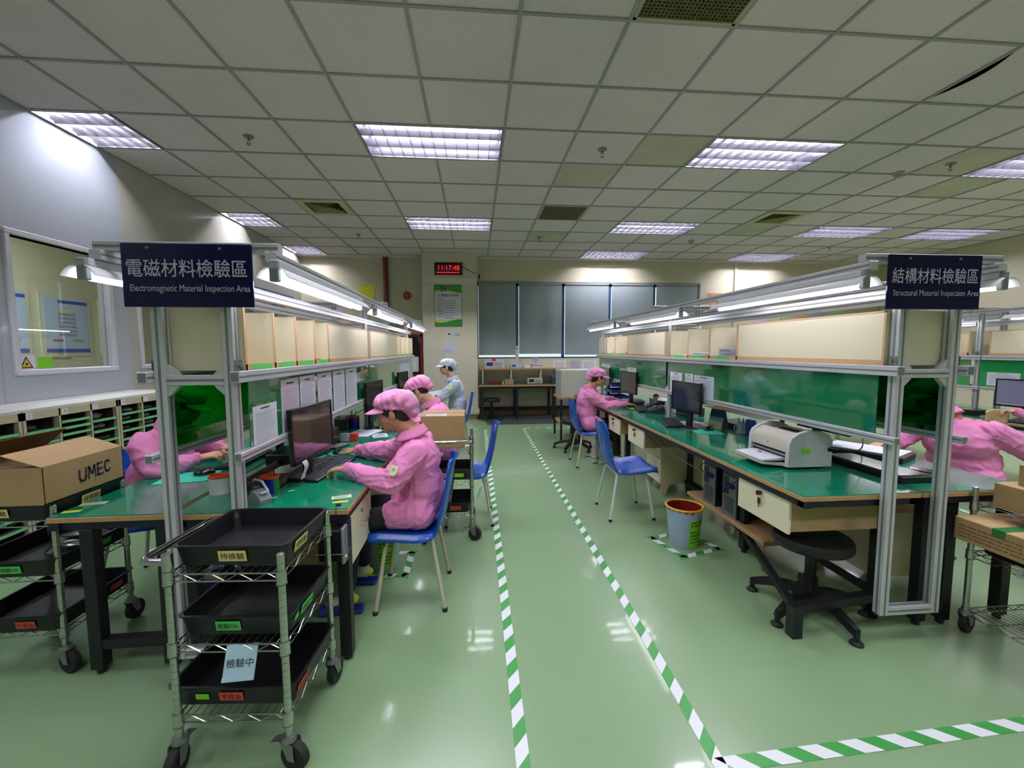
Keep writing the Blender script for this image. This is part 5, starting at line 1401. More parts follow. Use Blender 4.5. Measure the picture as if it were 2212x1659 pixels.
# dark slab devices and papers near the posts of the right frame
t = thing('document_tray', 'long black document tray lying at the foot of the right frame posts', 'tray', (2.33, 2.28, D), .0); b = MB(); b.box(-.10, .10, -.26, .26, 0, .035, 0, .004); part('tray_body', b, BLACKP, t)
b = MB(); b.box(-.085, .085, -.24, .24, .036, .039); part('glossy_top', b, mat('greenish_gloss', '394540', .12), t)
t = thing('clipboard_stack', 'white papers on a thick black folder behind the right frame posts', 'folder', (2.62, 2.62, D), .5); b = MB(); b.box(-.13, .13, -.22, .22, 0, .04, 0, .006); part('folder', b, BLACKP, t)
b = MB(); b.box(-.12, .12, -.20, .21, .0405, .046); part('paper', b, PAPER, t)
t = thing('smartphone', 'dark phone lying on the right bench between the frame posts', 'phone', (2.60, 2.22, D), .7); b = MB(); b.box(-.038, .038, -.075, .075, 0, .009, 0, .003); part('case', b, mat('dark_phone', '20212a', .3), t)
b = MB(); b.box(-.034, .034, -.068, .068, .0091, .0096); part('screen', b, mat('phone_glass', '3a3842', .08, coat=1), t)
sheet(2.46, 2.42, D, .12, .2, .4, 'greyish plastic sleeve beside the black tray on the right bench', mat('grey_sleeve', 'a3a0a8', .2))
keyboard(2.14, 2.86, PI - .4, 'white keyboard peeking out behind the printer', .40, .15, body=WHITEP)
flat_box(2.2, 2.34, 2.95, 3.2, D, D + .035, mat('red_folder', 'b8423c', .5), 'red_box', 'red box under the rail left of the printer', 'box')
flat_box(2.3, 2.55, 3.1, 3.5, D, D + .04, BLACKP, 'laptop_bag', 'flat black case behind the rail of the right frame', 'case')
monitor(2.50, 2.85, 0, .46, .25, 'monitor back behind the printer on the far side of the right row', lift=.12)
# forms taped to the glass panels (flat sheets at the panel faces)
def form(x, y0, y1, z0, z1, sd, lab, m=None, tilt=0, rows=20, seed=1, title=None):
    c = (x, (y0 + y1) / 2, (z0 + z1) / 2); w_, h_ = abs(y1 - y0), z1 - z0
    t = thing('paper_form', lab, 'paper', c, 0, 'forms taped to the green glass'); nn = V((sd, 0, 0)); right = V((0, sd, 0)); up = V((0, 0, 1))
    if tilt: Rt = Matrix.Rotation(tilt, 3, nn); right = Rt @ right; up = Rt @ up
    R = Matrix((right, up, nn)).transposed(); b = MB(); b.obox((0, 0, 0), (w_ / 2, h_ / 2, .0006), R); part('paper', b, m or PAPER, t)
    b = MB(); lines(b, nn * .0012 - up * h_ * .04, right, up, w_ * .84, h_ * .78, rows, gap=.26, seed=seed); part('print', b, GINK, t, smooth=0)
    b = MB(); lines(b, nn * .0012 + up * h_ * .43, right, up, w_ * .4, h_ * .04, 1, gap=.8, seed=seed); part('heading', b, INK, t, smooth=0)
    return t
FX = LXb + .012 + .0035
form(FX, 1.935, 2.16, 1.004, 1.203, 1, 'printed form taped on the green glass nearest the left post', seed=1, rows=24)
form(FX, 2.214, 2.43, 1.004, 1.301, 1, 'pinkish form taped on the left green glass above the monitor', PINKPAPER, seed=2, rows=26)
form(FX, 2.448, 2.673, 1.014, 1.303, 1, 'second pinkish form on the left green glass', seed=3, rows=26)
form(FX, 2.718, 2.97, 1.018, 1.303, 1, 'third form on the left green glass beside a pane joint', seed=4, rows=26)
form(FX, 3.006, 3.258, 1.018, 1.303, 1, 'fourth form on the left green glass', seed=5, rows=26)
form(FX, 3.294, 3.582, 1.018, 1.303, 1, 'fifth form on the left green glass, behind the middle worker', seed=6, rows=24)
form(FX, 5.67, 6.03, 1.063, 1.297, 1, 'pale form on the farthest left glass panel', seed=7, rows=14)
form(FX, 6.048, 6.39, 1.063, 1.297, 1, 'second pale form on the farthest left glass panel', seed=8, rows=14)
FY = RXa - .012 - .0035
form(FY, 3.897, 4.14, 1.004, 1.221, -1, 'form hanging on the right green glass left of the large monitor', seed=9, rows=22)
form(FY, 3.69, 3.834, 1.018, 1.221, -1, 'form half hidden behind the large monitor on the right', seed=10, rows=16)
form(FY, 3.348, 3.672, 0.973, 1.216, -1, 'sheet with photos on the right green glass right of the large monitor', mat('bluish_paper', 'c6cfdf', .6), seed=11, rows=10)
form(FY, 5.058, 5.355, 1.0, 1.216, -1, 'form on the right green glass behind the far monitor', seed=12, rows=16)
form(FY, 6.075, 6.48, 1.162, 1.225, -1, 'pale strip notice on the far end of the right green glass', seed=13, rows=3)
form(F3a - .012 - .0035, 3.82, 4.1, 1.05, 1.19, -1, 'form on the bright green glass of the third row', seed=14, rows=10)
# papers in pigeonholes
def pile(x, y, w, h, n, th, rz, lab, m=None, seed=1):
    return sheet(x * .9, y * .9, 1.3805, w * .9, h * .9, rz, lab, m, n=n, name='paper_stack', th=th, seed=seed, grp='papers in the pigeonholes')
pile(-1.19, 2.83, .16, .2, 5, .002, .2, 'reddish papers in the third bay of the left pigeonhole shelf', mat('reddish_paper', 'c98b84', .6))
pile(-1.17, 2.9, .14, .12, 3, .003, -.3, 'white papers beside reddish ones in the left pigeonhole shelf')
pile(-1.17, 2.56, .12, .1, 4, .003, .4, 'small white papers in the second bay of the left shelf')
flat_box(-1.08, -0.99, 2.763, 2.862, 1.3805, 1.396, mat('brick_red_box', 'b0563c', .5), 'small_box', 'small brick-red box in the fourth bay of the left pigeonhole shelf', 'box')
pile(2.30, 3.60, .2, .26, 22, .003, -.2, 'tall stack of papers in the bay beside the long closed front', mat('lilac_paper', 'c2c0d6', .6), 3)
pile(2.30, 4.02, .2, .26, 12, .003, .15, 'stack of white papers in the second bay of the right shelf', None, 4)
pile(2.30, 4.41, .2, .26, 4, .003, .1, 'few white papers in the third bay of the right shelf', None, 5)
flat_box(2.025, 2.097, 5.535, 5.625, 1.3805, 1.4005, BLACKP, 'small_box', 'small dark box in a far bay of the right shelf', 'box')
flat_box(1.998, 2.088, 5.958, 6.12, 1.3805, 1.423, mat('beige_parts', 'c4b9a0', .5), 'small_box', 'small pale box in a far bay of the right shelf', 'box')
t = thing('paper_roll', 'white paper roll standing in the farthest bay of the right shelf', 'roll', (2.06, 6.41, 1.3805)); b = MB(); b.lathe([(.02, 0), (.05, 0), (.05, .13), (.02, .13), (.02, 0)], n=20); part('roll', b, PAPER, t)
# third row things
monitor(5.36, 3.72, PI, .48, .28, 'lit monitor at the right edge on the third bench row', lift=.12, scr=mat('lit_screen', '6a6a80', .2, emit='8a88a8', es=.2))
flat_box(5.20, 5.4, 4.0, 4.3, D, D + .06, BLACKP, 'parts_box', 'black parts box with lime label on the third bench', 'box')
sheet(5.25, 4.12, D + .061, .05, .1, 0, 'lime label on top of the black parts box', LIME)
flat_box(5.15, 5.27, 3.7, 3.92, D, D + .02, mat('silver_tool', 'a8adb0', .3, .6), 'tool_case', 'silver tool case on the third bench', 'case')
flat_box(5.3, 5.45, 4.45, 4.7, D, D + .07, _M['red_folder'], 'red_box', 'red box on the third bench behind the posts', 'box')
keyboard(5.17, 3.45, PI, 'keyboard on the third bench at the right edge', .42, .15)

# ================================================================ FAR WALL
IBo = (1.05, 9.1, 0)
t = thing('instrument_bench', 'long instrument bench with raised shelf under the roller blinds', 'workbench', IBo)
b = MB(o=IBo); b.box(.08, 2.25, 8.72, 9.37, .695, .72); part('tabletop', b, [mat('dull_green_top', '3b5347', .35)], t)
b = MB(o=IBo); b.box(.075, 2.255, 8.715, 8.73, .69, .722); part('edge', b, WOODE2, t)
b = MB(o=IBo); b.box(.1, 2.0, 9.05, 9.37, 1.02, 1.045); part('upper_shelf', b, WOODE2, t)
for x in (.16, .76, 1.4, 1.9):
    b = MB(o=IBo); b.box(x - .012, x + .012, 9.06, 9.36, .72, 1.02); part('upright', b, mat('white_upright', 'c9c7bb', .5), t)
for x in (.14, .86, 1.62, 2.2):
    for y in (8.76, 9.33):
        b = MB(o=IBo); b.box(x - .025, x + .025, y - .025, y + .025, 0, .69); part('leg', b, BLACKM, t)
b = MB(o=IBo); b.box(.1, 2.23, 8.74, 8.78, .64, .69); b.box(.1, 2.23, 9.30, 9.34, .14, .19); part('stretcher', b, BLACKM, t)
def device(x0, x1, z, h, lab, face, scr=None, d=.2, y=9.12, name='instrument', knobs=3, grp='test instruments on the far bench'):
    o = ((x0 + x1) / 2, y, z); t = thing(name, lab, 'instrument', o, 0, grp); w_ = x1 - x0
    b = MB(o=o); b.box(x0, x1, y, y + d, z, z + h, 0, .006); part('case', b, face, t)
    if scr: b = MB(o=o); b.box(x0 + w_ * .1, x0 + w_ * .42, y - .004, y, z + h * .35, z + h * .85); part('screen', b, scr, t)
    if knobs:
        b = MB(o=o)
        for i in range(knobs): b.cyl((x0 + w_ * (.55 + .12 * i), y, z + h * .25), (x0 + w_ * (.55 + .12 * i), y - .012, z + h * .25), .009, n=8)
        part('knobs', b, mat('instr_knob', '6f7276', .4), t)
        b = MB(o=o)
        for r in range(3):
            for c in range(5): b.box(x0 + w_ * (.5 + .08 * c), x0 + w_ * (.55 + .08 * c), y - .003, y, z + h * (.45 + .14 * r), z + h * (.54 + .14 * r))
        part('buttons', b, mat('instr_btn', '8e9196', .4), t, smooth=0)
IG = mat('light_grey_instrument', 'b9bcbf', .4); NAVY = mat('navy_screen', '2a3a78', .2)
device(.2, .62, 1.0455, .155, 'grey oscilloscope with navy screen on the raised shelf near the pillar', IG, NAVY)
flat_box(.36, .44, 9.15, 9.17, 1.2015, 1.27, mat('red_card', 'c0343a', .5), 'red_card', 'small red card standing on the grey oscilloscope', 'card')
t = device(.76, 1.02, 1.0455, .09, 'grey height gauge base with blue panel on the raised shelf', IG, mat('bright_blue_panel', '1f4fd0', .3), knobs=0)
b = MB(o=(.9, 9.16, 1.136)); b.box(.865, .935, 9.14, 9.2, 1.136, 1.44, 0, .005); b.cyl((.9, 9.13, 1.5), (.9, 9.2, 1.5), .028, n=16); b.box(.885, .915, 9.15, 9.18, 1.43, 1.5); b.box(.80, .9, 9.14, 9.16, 1.22, 1.235)
solo('gauge_column', b, IG, 'tall grey measuring column with round head standing on the blue-panel base', 'instrument')
device(1.04, 1.19, 1.0455, .06, 'small white box between the two grey instruments on the raised shelf', WHITEP, None, knobs=0)
t = device(1.22, 1.44, 1.0455, .05, 'white weighing scale with display pole on the raised shelf', WHITEP, None, knobs=0)
b = MB(o=(1.32, 9.15, 1.096)); b.box(1.21, 1.45, 9.11, 9.3, 1.096, 1.125, 0, .006); b.box(1.30, 1.33, 9.2, 9.23, 1.12, 1.2); b.box(1.27, 1.36, 9.19, 9.24, 1.2, 1.29, 0, .004); solo('scale_head', b, mat('scale_lilac', 'a9a6c0', .4), 'scale platform with white display head on the raised shelf', 'instrument')
device(1.1, 1.42, .7205, .115, 'beige bench meter with cable on the lower level of the instrument bench', mat('beige_instrument', 'b9b6a4', .4), mat('dark_lcd', '2b2d28', .2), y=8.95)
device(1.62, 2.0, .7205, .165, 'dark grey instrument at the right of the lower level', mat('dark_instrument', '474b55', .4), NAVY, y=8.95)
flat_box(.3, .55, 8.9, 9.05, .7205, .785, mat('maroon_box', '5a201e', .5), 'tool_box', 'flat maroon box on the lower level of the instrument bench', 'box')
flat_box(.56, .60, 8.88, 8.92, .7205, .79, LIME, 'small_box', 'tiny green clip beside the maroon box', 'clip')
flat_box(.62, .80, 8.9, 9.0, .7205, .82, mat('tan_box', 'a88f6a', .6), 'small_box', 'tan wooden box on the lower level of the instrument bench', 'box')
# notices under the window
for k, (x0, x1, m) in enumerate(((1.73, 2.02, PAPER), (2.11, 2.34, mat('lilac_notice', 'bdb4cd', .6)), (2.38, 2.70, PAPER))):
    t = thing('wall_notice', ('white notice', 'lilac notice', 'white notice with a boxed text')[k] + ' on the far wall under the blinds, ' + ('left of three', 'middle of three', 'right of three')[k], 'notice', ((x0 + x1) / 2, 9.398, 1.09), 0, 'notices under the far window')
    o = t.location; b = MB(o=o); b.box(x0, x1, 9.394, 9.399, .95, 1.20); part('paper', b, m, t); b = MB(o=o); lines(b, ((x0 + x1) / 2, 9.3935, 1.08), (1, 0, 0), (0, 0, 1), (x1 - x0) * .8, .2, 8, gap=.4, seed=k + 20); part('print', b, GINK, t, smooth=0)
# small black table with the cream cabinet
o = (1.55, 6.9, 0); t = thing('side_table', 'small black-legged table behind the pink worker at the right bench', 'table', o)
b = MB(o=o); b.box(1.33, 1.66, 6.6, 7.2, .66, .685); part('tabletop', b, WOODE2, t); b = MB(o=o); b.box(1.35, 1.64, 6.62, 7.18, .26, .28); part('lower_shelf', b, PLY, t)
for x in (1.35, 1.64):
    for y in (6.62, 7.18): b = MB(o=o); b.box(x - .015, x + .015, y - .015, y + .015, 0, .66); part('leg', b, BLACKM, t)
o = (1.5, 6.9, .6855); t = thing('equipment_cabinet', 'plain cream metal cabinet on the small table behind the far pink worker', 'cabinet', o)
b = MB(o=o); b.box(1.36, 1.9, 6.66, 7.16, .6855, 1.12, 0, .005); part('case', b, mat('cream_metal', 'bcbcae', .4, var=.01), t); b = MB(o=o); b.box(1.355, 1.361, 6.7, 7.12, .72, 1.09); part('door', b, mat('grey_metal', '9d9f98', .4), t)

# clock, poster and notices on the pillar
o = (-.51, 8.87, 3.075); PYF = 8.9
t = thing('digital_clock', 'black digital wall clock showing 11:17:48 in red', 'clock', o)
b = MB(o=o); b.box(-.795, -.235, 8.865, PYF, 2.955, 3.2, 0, .004); part('case', b, mat('dark_clock_case', '241418', .35), t)
b = MB(o=o); b.box(-.775, -.255, 8.862, 8.865, 2.975, 3.18); part('face', b, mat('clock_face', '060304', .15), t)
RG = emat('red_led_glow', 'ff1c1c', 1.6)
text('11:17:48', (-.505, 8.860, 3.095), (1, 0, 0), (0, 0, 1), .42, .10, RG, t, 'digits', o, bold=.0, fit=True)
b = MB(o=o); lines(b, (-.515, 8.8605, 3.0), (1, 0, 0), (0, 0, 1), .46, .02, 1, gap=.8, seed=5, fill=.95); part('small_digits', b, RG, t, smooth=0)
cable([(-.235, 8.87, 3.12), (-.12, 8.86, 3.05), (.0, 8.87, 3.0), (.065, 8.95, 2.98)], 'thin black cord from the digital clock to the pillar edge', .006)
b = MB(o=(.08, 9.0, 2.95)); b.box(.056, .085, 8.95, 9.03, 2.94, 3.05); b.box(.085, .12, 8.97, 9.01, 2.9, 2.99, 1); solo('wall_socket', b, [WHITEP, BLACKP], 'socket with black plug on the pillar side', 'socket')
o = (-.53, 8.895, 2.34); x0, x1, z0, z1 = -.80, -.26, 1.93, 2.755; t = thing('poster', 'green and white 5S poster on the cream pillar', 'poster', o)
b = MB(o=o); b.box(x0, x1, 8.893, PYF - .0005, z0, z1); part('sheet', b, mat('poster_white', 'd6d6e0', .4), t)
b = MB(o=o)
for q in ((x0 - .006, x1 + .006, z0 - .006, z0), (x0 - .006, x1 + .006, z1, z1 + .006), (x0 - .006, x0, z0, z1), (x1, x1 + .006, z0, z1)): b.box(q[0], q[1], 8.890, PYF - .0005, q[2], q[3])
part('frame', b, mat('dark_blue_trim', '2a3560', .4), t)
def wave(zc, amp, ph, top, m, y):
    b = MB(o=o); n = 20
    for i in range(n):
        a, c = x0 + (x1 - x0) * i / n, x0 + (x1 - x0) * (i + 1) / n; f = lambda x: zc + amp * math.sin((x - x0) * 8 + ph)
        if top: b.quad((a, y, f(a)), (c, y, f(c)), (c, y, z1), (a, y, z1))
        else: b.quad((a, y, z0), (c, y, z0), (c, y, f(c)), (a, y, f(a)))
    part('coloured_wave', b, m, t, smooth=0)
PGm = mat('poster_green', '2f8f34', .4); PYm = mat('poster_yellow', 'c9d23a', .4)
wave(2.60, .03, 0, True, PYm, 8.8925); wave(2.63, .03, .3, True, PGm, 8.892); wave(2.06, .03, 3.4, False, PYm, 8.8925); wave(2.03, .035, 3.8, False, PGm, 8.892)
text('5S', (-.63, 8.889, 2.675), (1, 0, 0), (0, 0, 1), .15, .10, mat('poster_navy', '1c2450', .5), t, 'title', o, bold=.02)
text('5S 管理八大作用', (-.53, 8.890, 2.55), (1, 0, 0), (0, 0, 1), .42, .06, INK, t, 'subtitle', o, bold=.01)
b = MB(o=o)
for i in range(8):
    z = 2.475 - i * .05; lines(b, (-.69, 8.892, z), (1, 0, 0), (0, 0, 1), .12, .018, 1, 1, .8, seed=i); lines(b, (-.50, 8.892, z - .028), (1, 0, 0), (0, 0, 1), .26, .016, 1, 0, .8, seed=i + 9)
part('print', b, [GINK, mat('poster_red', 'b04050', .5)], t, smooth=0)
o = (-.55, 8.895, 1.48); t = thing('wall_notice', 'pale framed notice on the pillar below the poster', 'notice', o); b = MB(o=o); b.box(-.64, -.36, 8.892, PYF - .0005, 1.38, 1.62, 0, .002); part('paper', b, mat('pale_lilac_notice', 'c9c9d6', .3), t)
b = MB(o=o); lines(b, (-.54, 8.891, 1.43), (1, 0, 0), (0, 0, 1), .14, .05, 3, gap=.5, seed=3); part('print', b, GINK, t, smooth=0)
for k, (x, w_, h_, m, lab) in enumerate(((-.52, .09, .09, PAPER, 'small pictogram sticker with dark figure on the pillar'), (-.36, .09, .05, mat('sky_sticker', '8fb4e6', .4), 'small sky-blue sticker on the pillar'))):
    o = (x, 8.895, 1.755); t = thing('sticker', lab, 'sticker', o); b = MB(o=o); b.box(x - w_ / 2, x + w_ / 2, 8.894, PYF - .0005, 1.755 - h_ / 2, 1.755 + h_ / 2); part('sheet', b, m, t)
    if k == 0: b = MB(o=o); b.box(x - .025, x + .03, 8.893, 8.894, 1.75, 1.785); b.box(x - .03, x + .03, 8.893, 8.894, 1.72, 1.73); part('pictogram', b, INK, t, smooth=0)
# banners on the left far wall
def banner(x0, x1, z0, z1, lab, cols, y=9.395, tx=None):
    o = ((x0 + x1) / 2, y, z0); t = thing('wall_banner', lab, 'banner', o, 0, 'paper banners on the far wall')
    b = MB(o=o); b.box(x0, x1, y - .003, y, z0, z1); part('sheet', b, cols[0], t)
    b = MB(o=o); n = 5; w_ = (x1 - x0) / n; f = [.0, .35, .15, .4, .2, .05]
    for i in range(n): b.quad((x0 + w_ * i, y - .004, z1 - (z1 - z0) * (.18 + f[i] * .3)), (x0 + w_ * (i + 1), y - .004, z1 - (z1 - z0) * (.18 + f[i + 1] * .3)), (x0 + w_ * (i + 1), y - .004, z1), (x0 + w_ * i, y - .004, z1))
    part('heading_band', b, cols[1], t, smooth=0)
    if tx: text(tx, ((x0 + x1) / 2, y - .005, z0 + (z1 - z0) * .42), (1, 0, 0), (0, 0, 1), (x1 - x0) * .6, .06, cols[2], t, 'lettering', o)
CW = mat('cream_sheet', 'cfd0b4', .5)
banner(-2.42, -2.10, 1.55, 2.82, 'tall pale banner with yellow jagged top left of the red pipe', (CW, mat('banner_yellow', 'd6cf2e', .5), mat('olive_ink', '8a8a66', .5)))
PKS = mat('pink_sheet', 'd9b9cf', .5)
banner(-3.05, -2.75, 1.75, 2.55, 'pink banner behind the left bench lamps on the far wall', (PKS, mat('banner_pink', 'd79cc0', .5), mat('red_ink', 'b8324a', .5)), tx='品質')
banner(5.25, 5.6, 1.6, 2.7, 'cream banner with red zigzag right of the blinds', (mat('cream2_sheet', 'd6cdb4', .5), mat('banner_red', 'd28b78', .5), _M['red_ink']))
for k, (x, c) in enumerate(((6.35, 'd9b9cf'), (6.85, 'cfd3a8'), (7.3, 'e0c3b0'), (7.75, 'aebfe0'), (8.2, 'b9dcb0'))):
    m_ = mat('banner_tint_%d' % k, c, .5)
    banner(x, x + .38, 1.7, 2.65 + (.1 if k == 0 else 0), ('pink', 'pale olive', 'peach', 'blue', 'green')[k] + ' vertical banner on the far wall behind the right lamps', (m_, mat('banner_top_%d' % k, ('8fb0e0', 'c9d060', 'e09080', '7090d0', '80c080')[k], .5), mat('blue_ink', '3a5aa0', .5) if k == 3 else _M['red_ink']), tx='品質'[k % 2])
# office posters and sticker behind the left window
def office_poster(y0, y1, z0, z1, lab):
    o = (-5.69, (y0 + y1) / 2, z0); t = thing('office_poster', lab, 'poster', o, 0, 'framed posters in the office'); x = -5.695
    b = MB(o=o); b.box(x - .0, x + .02, y0 - .05, y1 + .05, z0 - .06, z1 + .06); part('board', b, mat('cream_board', 'cfc9ad', .3), t)
    b = MB(o=o); b.box(x + .02, x + .024, y0, y1, z0, z1); part('sheet', b, mat('poster_pale_blue', 'b9c6dd', .4), t)
    b = MB(o=o); h = z1 - z0; b.box(x + .024, x + .025, y0, y1, z0, z0 + h * .07); b.box(x + .024, x + .025, y0 + (y1 - y0) * .32, y1, z1 - h * .1, z1 - h * .04); part('blue_bands', b, mat('poster_blue', '3a53a8', .4), t, smooth=0)
    b = MB(o=o); c = (y0 + y1) / 2; w_ = (y1 - y0) * .2
    for i in range(7): b.box(x + .024, x + .025, c - w_, c + w_, z1 - h * (.25 + .075 * i), z1 - h * (.2 + .075 * i), 0 if i else 1)
    b.box(x + .024, x + .025, y0 + .1, y0 + .25, z0 + h * .2, z0 + h * .24, 2); b.box(x + .024, x + .025, y1 - .25, y1 - .1, z0 + h * .2, z0 + h * .24, 3)
    part('flow_chart', b, [mat('chart_lilac', '9a94b4', .5), mat('chart_yellow', 'd8cf80', .5), mat('chart_red', 'c05050', .5), mat('chart_green', '70a858', .5)], t, smooth=0)
office_poster(6.22, 6.87, 1.43, 2.18, 'blue-headed flow chart poster seen through the left window')
office_poster(5.35, 6.0, 1.43, 2.2, 'partly hidden blue poster left inside the office window')
office_poster(7.12, 7.8, 1.43, 2.18, 'partly hidden blue poster right inside the office window')
b = MB(o=(-3.62, 3.80, 1.31)); b.quad((-3.632, 3.74, 1.305), (-3.632, 3.88, 1.305), (-3.632, 3.88, 1.42), (-3.632, 3.74, 1.42)); b.add([(-3.631, 3.752, 1.312), (-3.631, 3.86, 1.312), (-3.631, 3.806, 1.41)], [(0, 1, 2)], 1); b.add([(-3.630, 3.768, 1.322), (-3.630, 3.844, 1.322), (-3.630, 3.806, 1.392)], [(0, 1, 2)], 2)
b.lathe([(.012, 0), (0, .001)], (-3.629, 3.806, 1.345), n=10, m=1, R=Matrix.Rotation(PI / 2, 3, 'Y'))
solo('hazard_sticker', b, [PAPER, INK, mat('hazard_yellow', 'e2c522', .5)], 'white sticker with yellow warning triangle in the left window corner', 'sticker', smooth=0)
b = MB(o=(-3.62, 3.96, 1.31)); b.quad((-3.632, 3.90, 1.31), (-3.632, 4.02, 1.31), (-3.632, 4.02, 1.40), (-3.632, 3.90, 1.40)); solo('green_sticker', b, LIME, 'lime green sticker in the lower corner of the left window', 'sticker', smooth=0)

# ================================================================ DRAWER CABINETS ALONG THE LEFT WALL
def parts_cabinet(y0, y1, cols, lab, letters):
    xf, xw, zt = -3.1, XL + .01, 1.045; o = (xf, y0, 0); CF = mat('cream_cabinet', 'bdb596', .5, var=.02)
    t = thing('parts_cabinet', lab, 'cabinet', o, 0, 'cream pigeonhole parts cabinets'); n = len(cols); w_ = (y1 - y0) / n
    b = MB(o=o); b.box(xw, xf, y0, y1, zt - .02, zt, 1); b.box(xf - .02, xf, y0, y1, zt - .075, zt - .02); b.box(xw, xw + .01, y0, y1, 0, zt - .02, 2); b.box(xw, xf, y0, y1, 0, .05)
    for i in range(n):
        for y in (y0 + w_ * i + .021, y0 + w_ * (i + 1) - .021): b.box(xw + .01, xf - .03, y - .001, y + .001, .05, zt - .075, 2)
    for i in range(n + 1):
        y = y0 + w_ * i; th = .014 if 0 < i < n else .02; ya = y if i == 0 else (y - th if i == n else y - th / 2); b.box(xw, xf, ya, ya + th, .05, zt - .02)
    part('carcass', b, [CF, mat('white_cabinet_top', 'cfcdc6', .4), mat('compartment_shade', '3b3a36', .5)], t)  # back and side sheets coloured dark to put shade inside the compartments
    b = MB(o=o); g = MB(o=o)
    for i, rows in enumerate(cols):
        a, c = y0 + w_ * i + .014, y0 + w_ * (i + 1) - .014; H0 = zt - .085 - .06
        for r in range(rows):
            z = .06 + H0 * r / rows; b.box(xw + .01, xf - .004, a, c, z, z + .006); g.box(xf - .004, xf, a, c, z - .004, z + .016)
    part('shelves', b, mat('shaded_parts_shelf', '4c4f4c', .5), t); part('green_label_strips', g, mat('mint_label_strip', '74c282', .5, var=.08, scale=9), t)  # shelf boards carry the same painted-in compartment shade
    for i in range(n):
        a = y0 + w_ * i + .02; b = MB(o=o); b.box(xf, xf + .001, a, a + .045, zt - .068, zt - .026); p = part('letter_label', b, PAPER, t); text(letters[i], (xf + .0015, a + .022, zt - .047), (0, 1, 0), (0, 0, 1), None, .02, INK, p, o=o)
    return t
CY = [2.55, 3.18, 3.98, 4.78]
parts_cabinet(2.45, 3.18, [11, 11], 'cream parts cabinet at the left edge of the photo', 'GH')
parts_cabinet(3.19, 3.98, [10, 18, 10], 'cream parts cabinet behind the open carton', 'CBT')
parts_cabinet(3.99, 4.78, [12, 12, 12], 'cream parts cabinet behind the half hidden pink worker', 'XYZ')
rnd = random.Random(3)
PBG = [glassy('bag_plastic_a', 'a9adab', rough=.2, refl=6), mat('bag_plastic_b', '8b908f', .3, var=.3, scale=30), mat('bag_plastic_c', '5b5f60', .35, var=.3, scale=30)]
spots = ['top', 'second', 'third', 'fourth']
for (y0, cols, nm) in ((2.45, [11, 11], 'left edge'), (3.19, [10, 18, 10], 'carton side'), (3.99, [12, 12, 12], 'far')):
    n = len(cols); w_ = (.73 if n == 2 else .79) / n
    for i, rows in enumerate(cols):
        if rows > 14: continue
        H0 = 1.045 - .085 - .06; p = H0 / rows
        for r in range(max(1, rows - 5), rows):
            z = .06 + H0 * r / rows + .008; yc = y0 + w_ * (i + .5); b = MB(o=(-3.2, yc, z))
            for k in range(3): b.ell((-3.2 + rnd.uniform(-.05, .03), yc + rnd.uniform(-.05, .05), z + p * .32), (rnd.uniform(.04, .07), rnd.uniform(.04, .08), p * .32), n=10)
            for q in range(len(b.v)): b.v[q] = b.v[q] + V((0, 0, 1)) * .006 * noise.noise(b.v[q] * 60)
            solo('plastic_bag', b, PBG[(i + r) % 3], 'crumpled plastic bag in the %s parts cabinet, %s column, %s row' % (nm, (('left', 'right') if n == 2 else ('left', 'middle', 'right'))[i], ('upper', 'second', 'third', 'fourth', 'lower')[rows - 1 - r]), 'bag', 'plastic bags in the parts cabinets')
# ================================================================ PEOPLE
SKIN = mat('warm_skin', 'cf9b7b', .5, var=.04, scale=14)
SKIN2 = mat('light_skin', 'd3a688', .5, var=.04, scale=14)
HAIRM = mat('black_hair', '15110f', .45, var=.2, scale=60, stretch=(1, 1, .2))
PINK = mat('pink_smock_cloth', 'ea8cc2', .62, var=.04, scale=5, bump=.25, bscale=26)
PINKC = mat('pink_cap_cloth', 'ec96c8', .6, var=.05, scale=8, bump=.25, bscale=40)
WHITEC = mat('pale_blue_white_cloth', 'b9c2d4', .6, var=.04, scale=5, bump=.25, bscale=26)
NAVYT = mat('dark_navy_trousers', '14151e', .8, var=.1)
SOCK = mat('cream_sock', 'c9c8b0', .8); SOCKY = mat('yellow_sock_toe', 'c9c437', .8); SLIP = mat('blue_slipper', '14277c', .5)
EYEW = mat('eye_white', 'cfc9c2', .3, var=0.); EYED = mat('eye_dark', '1a110c', .2, var=0.)

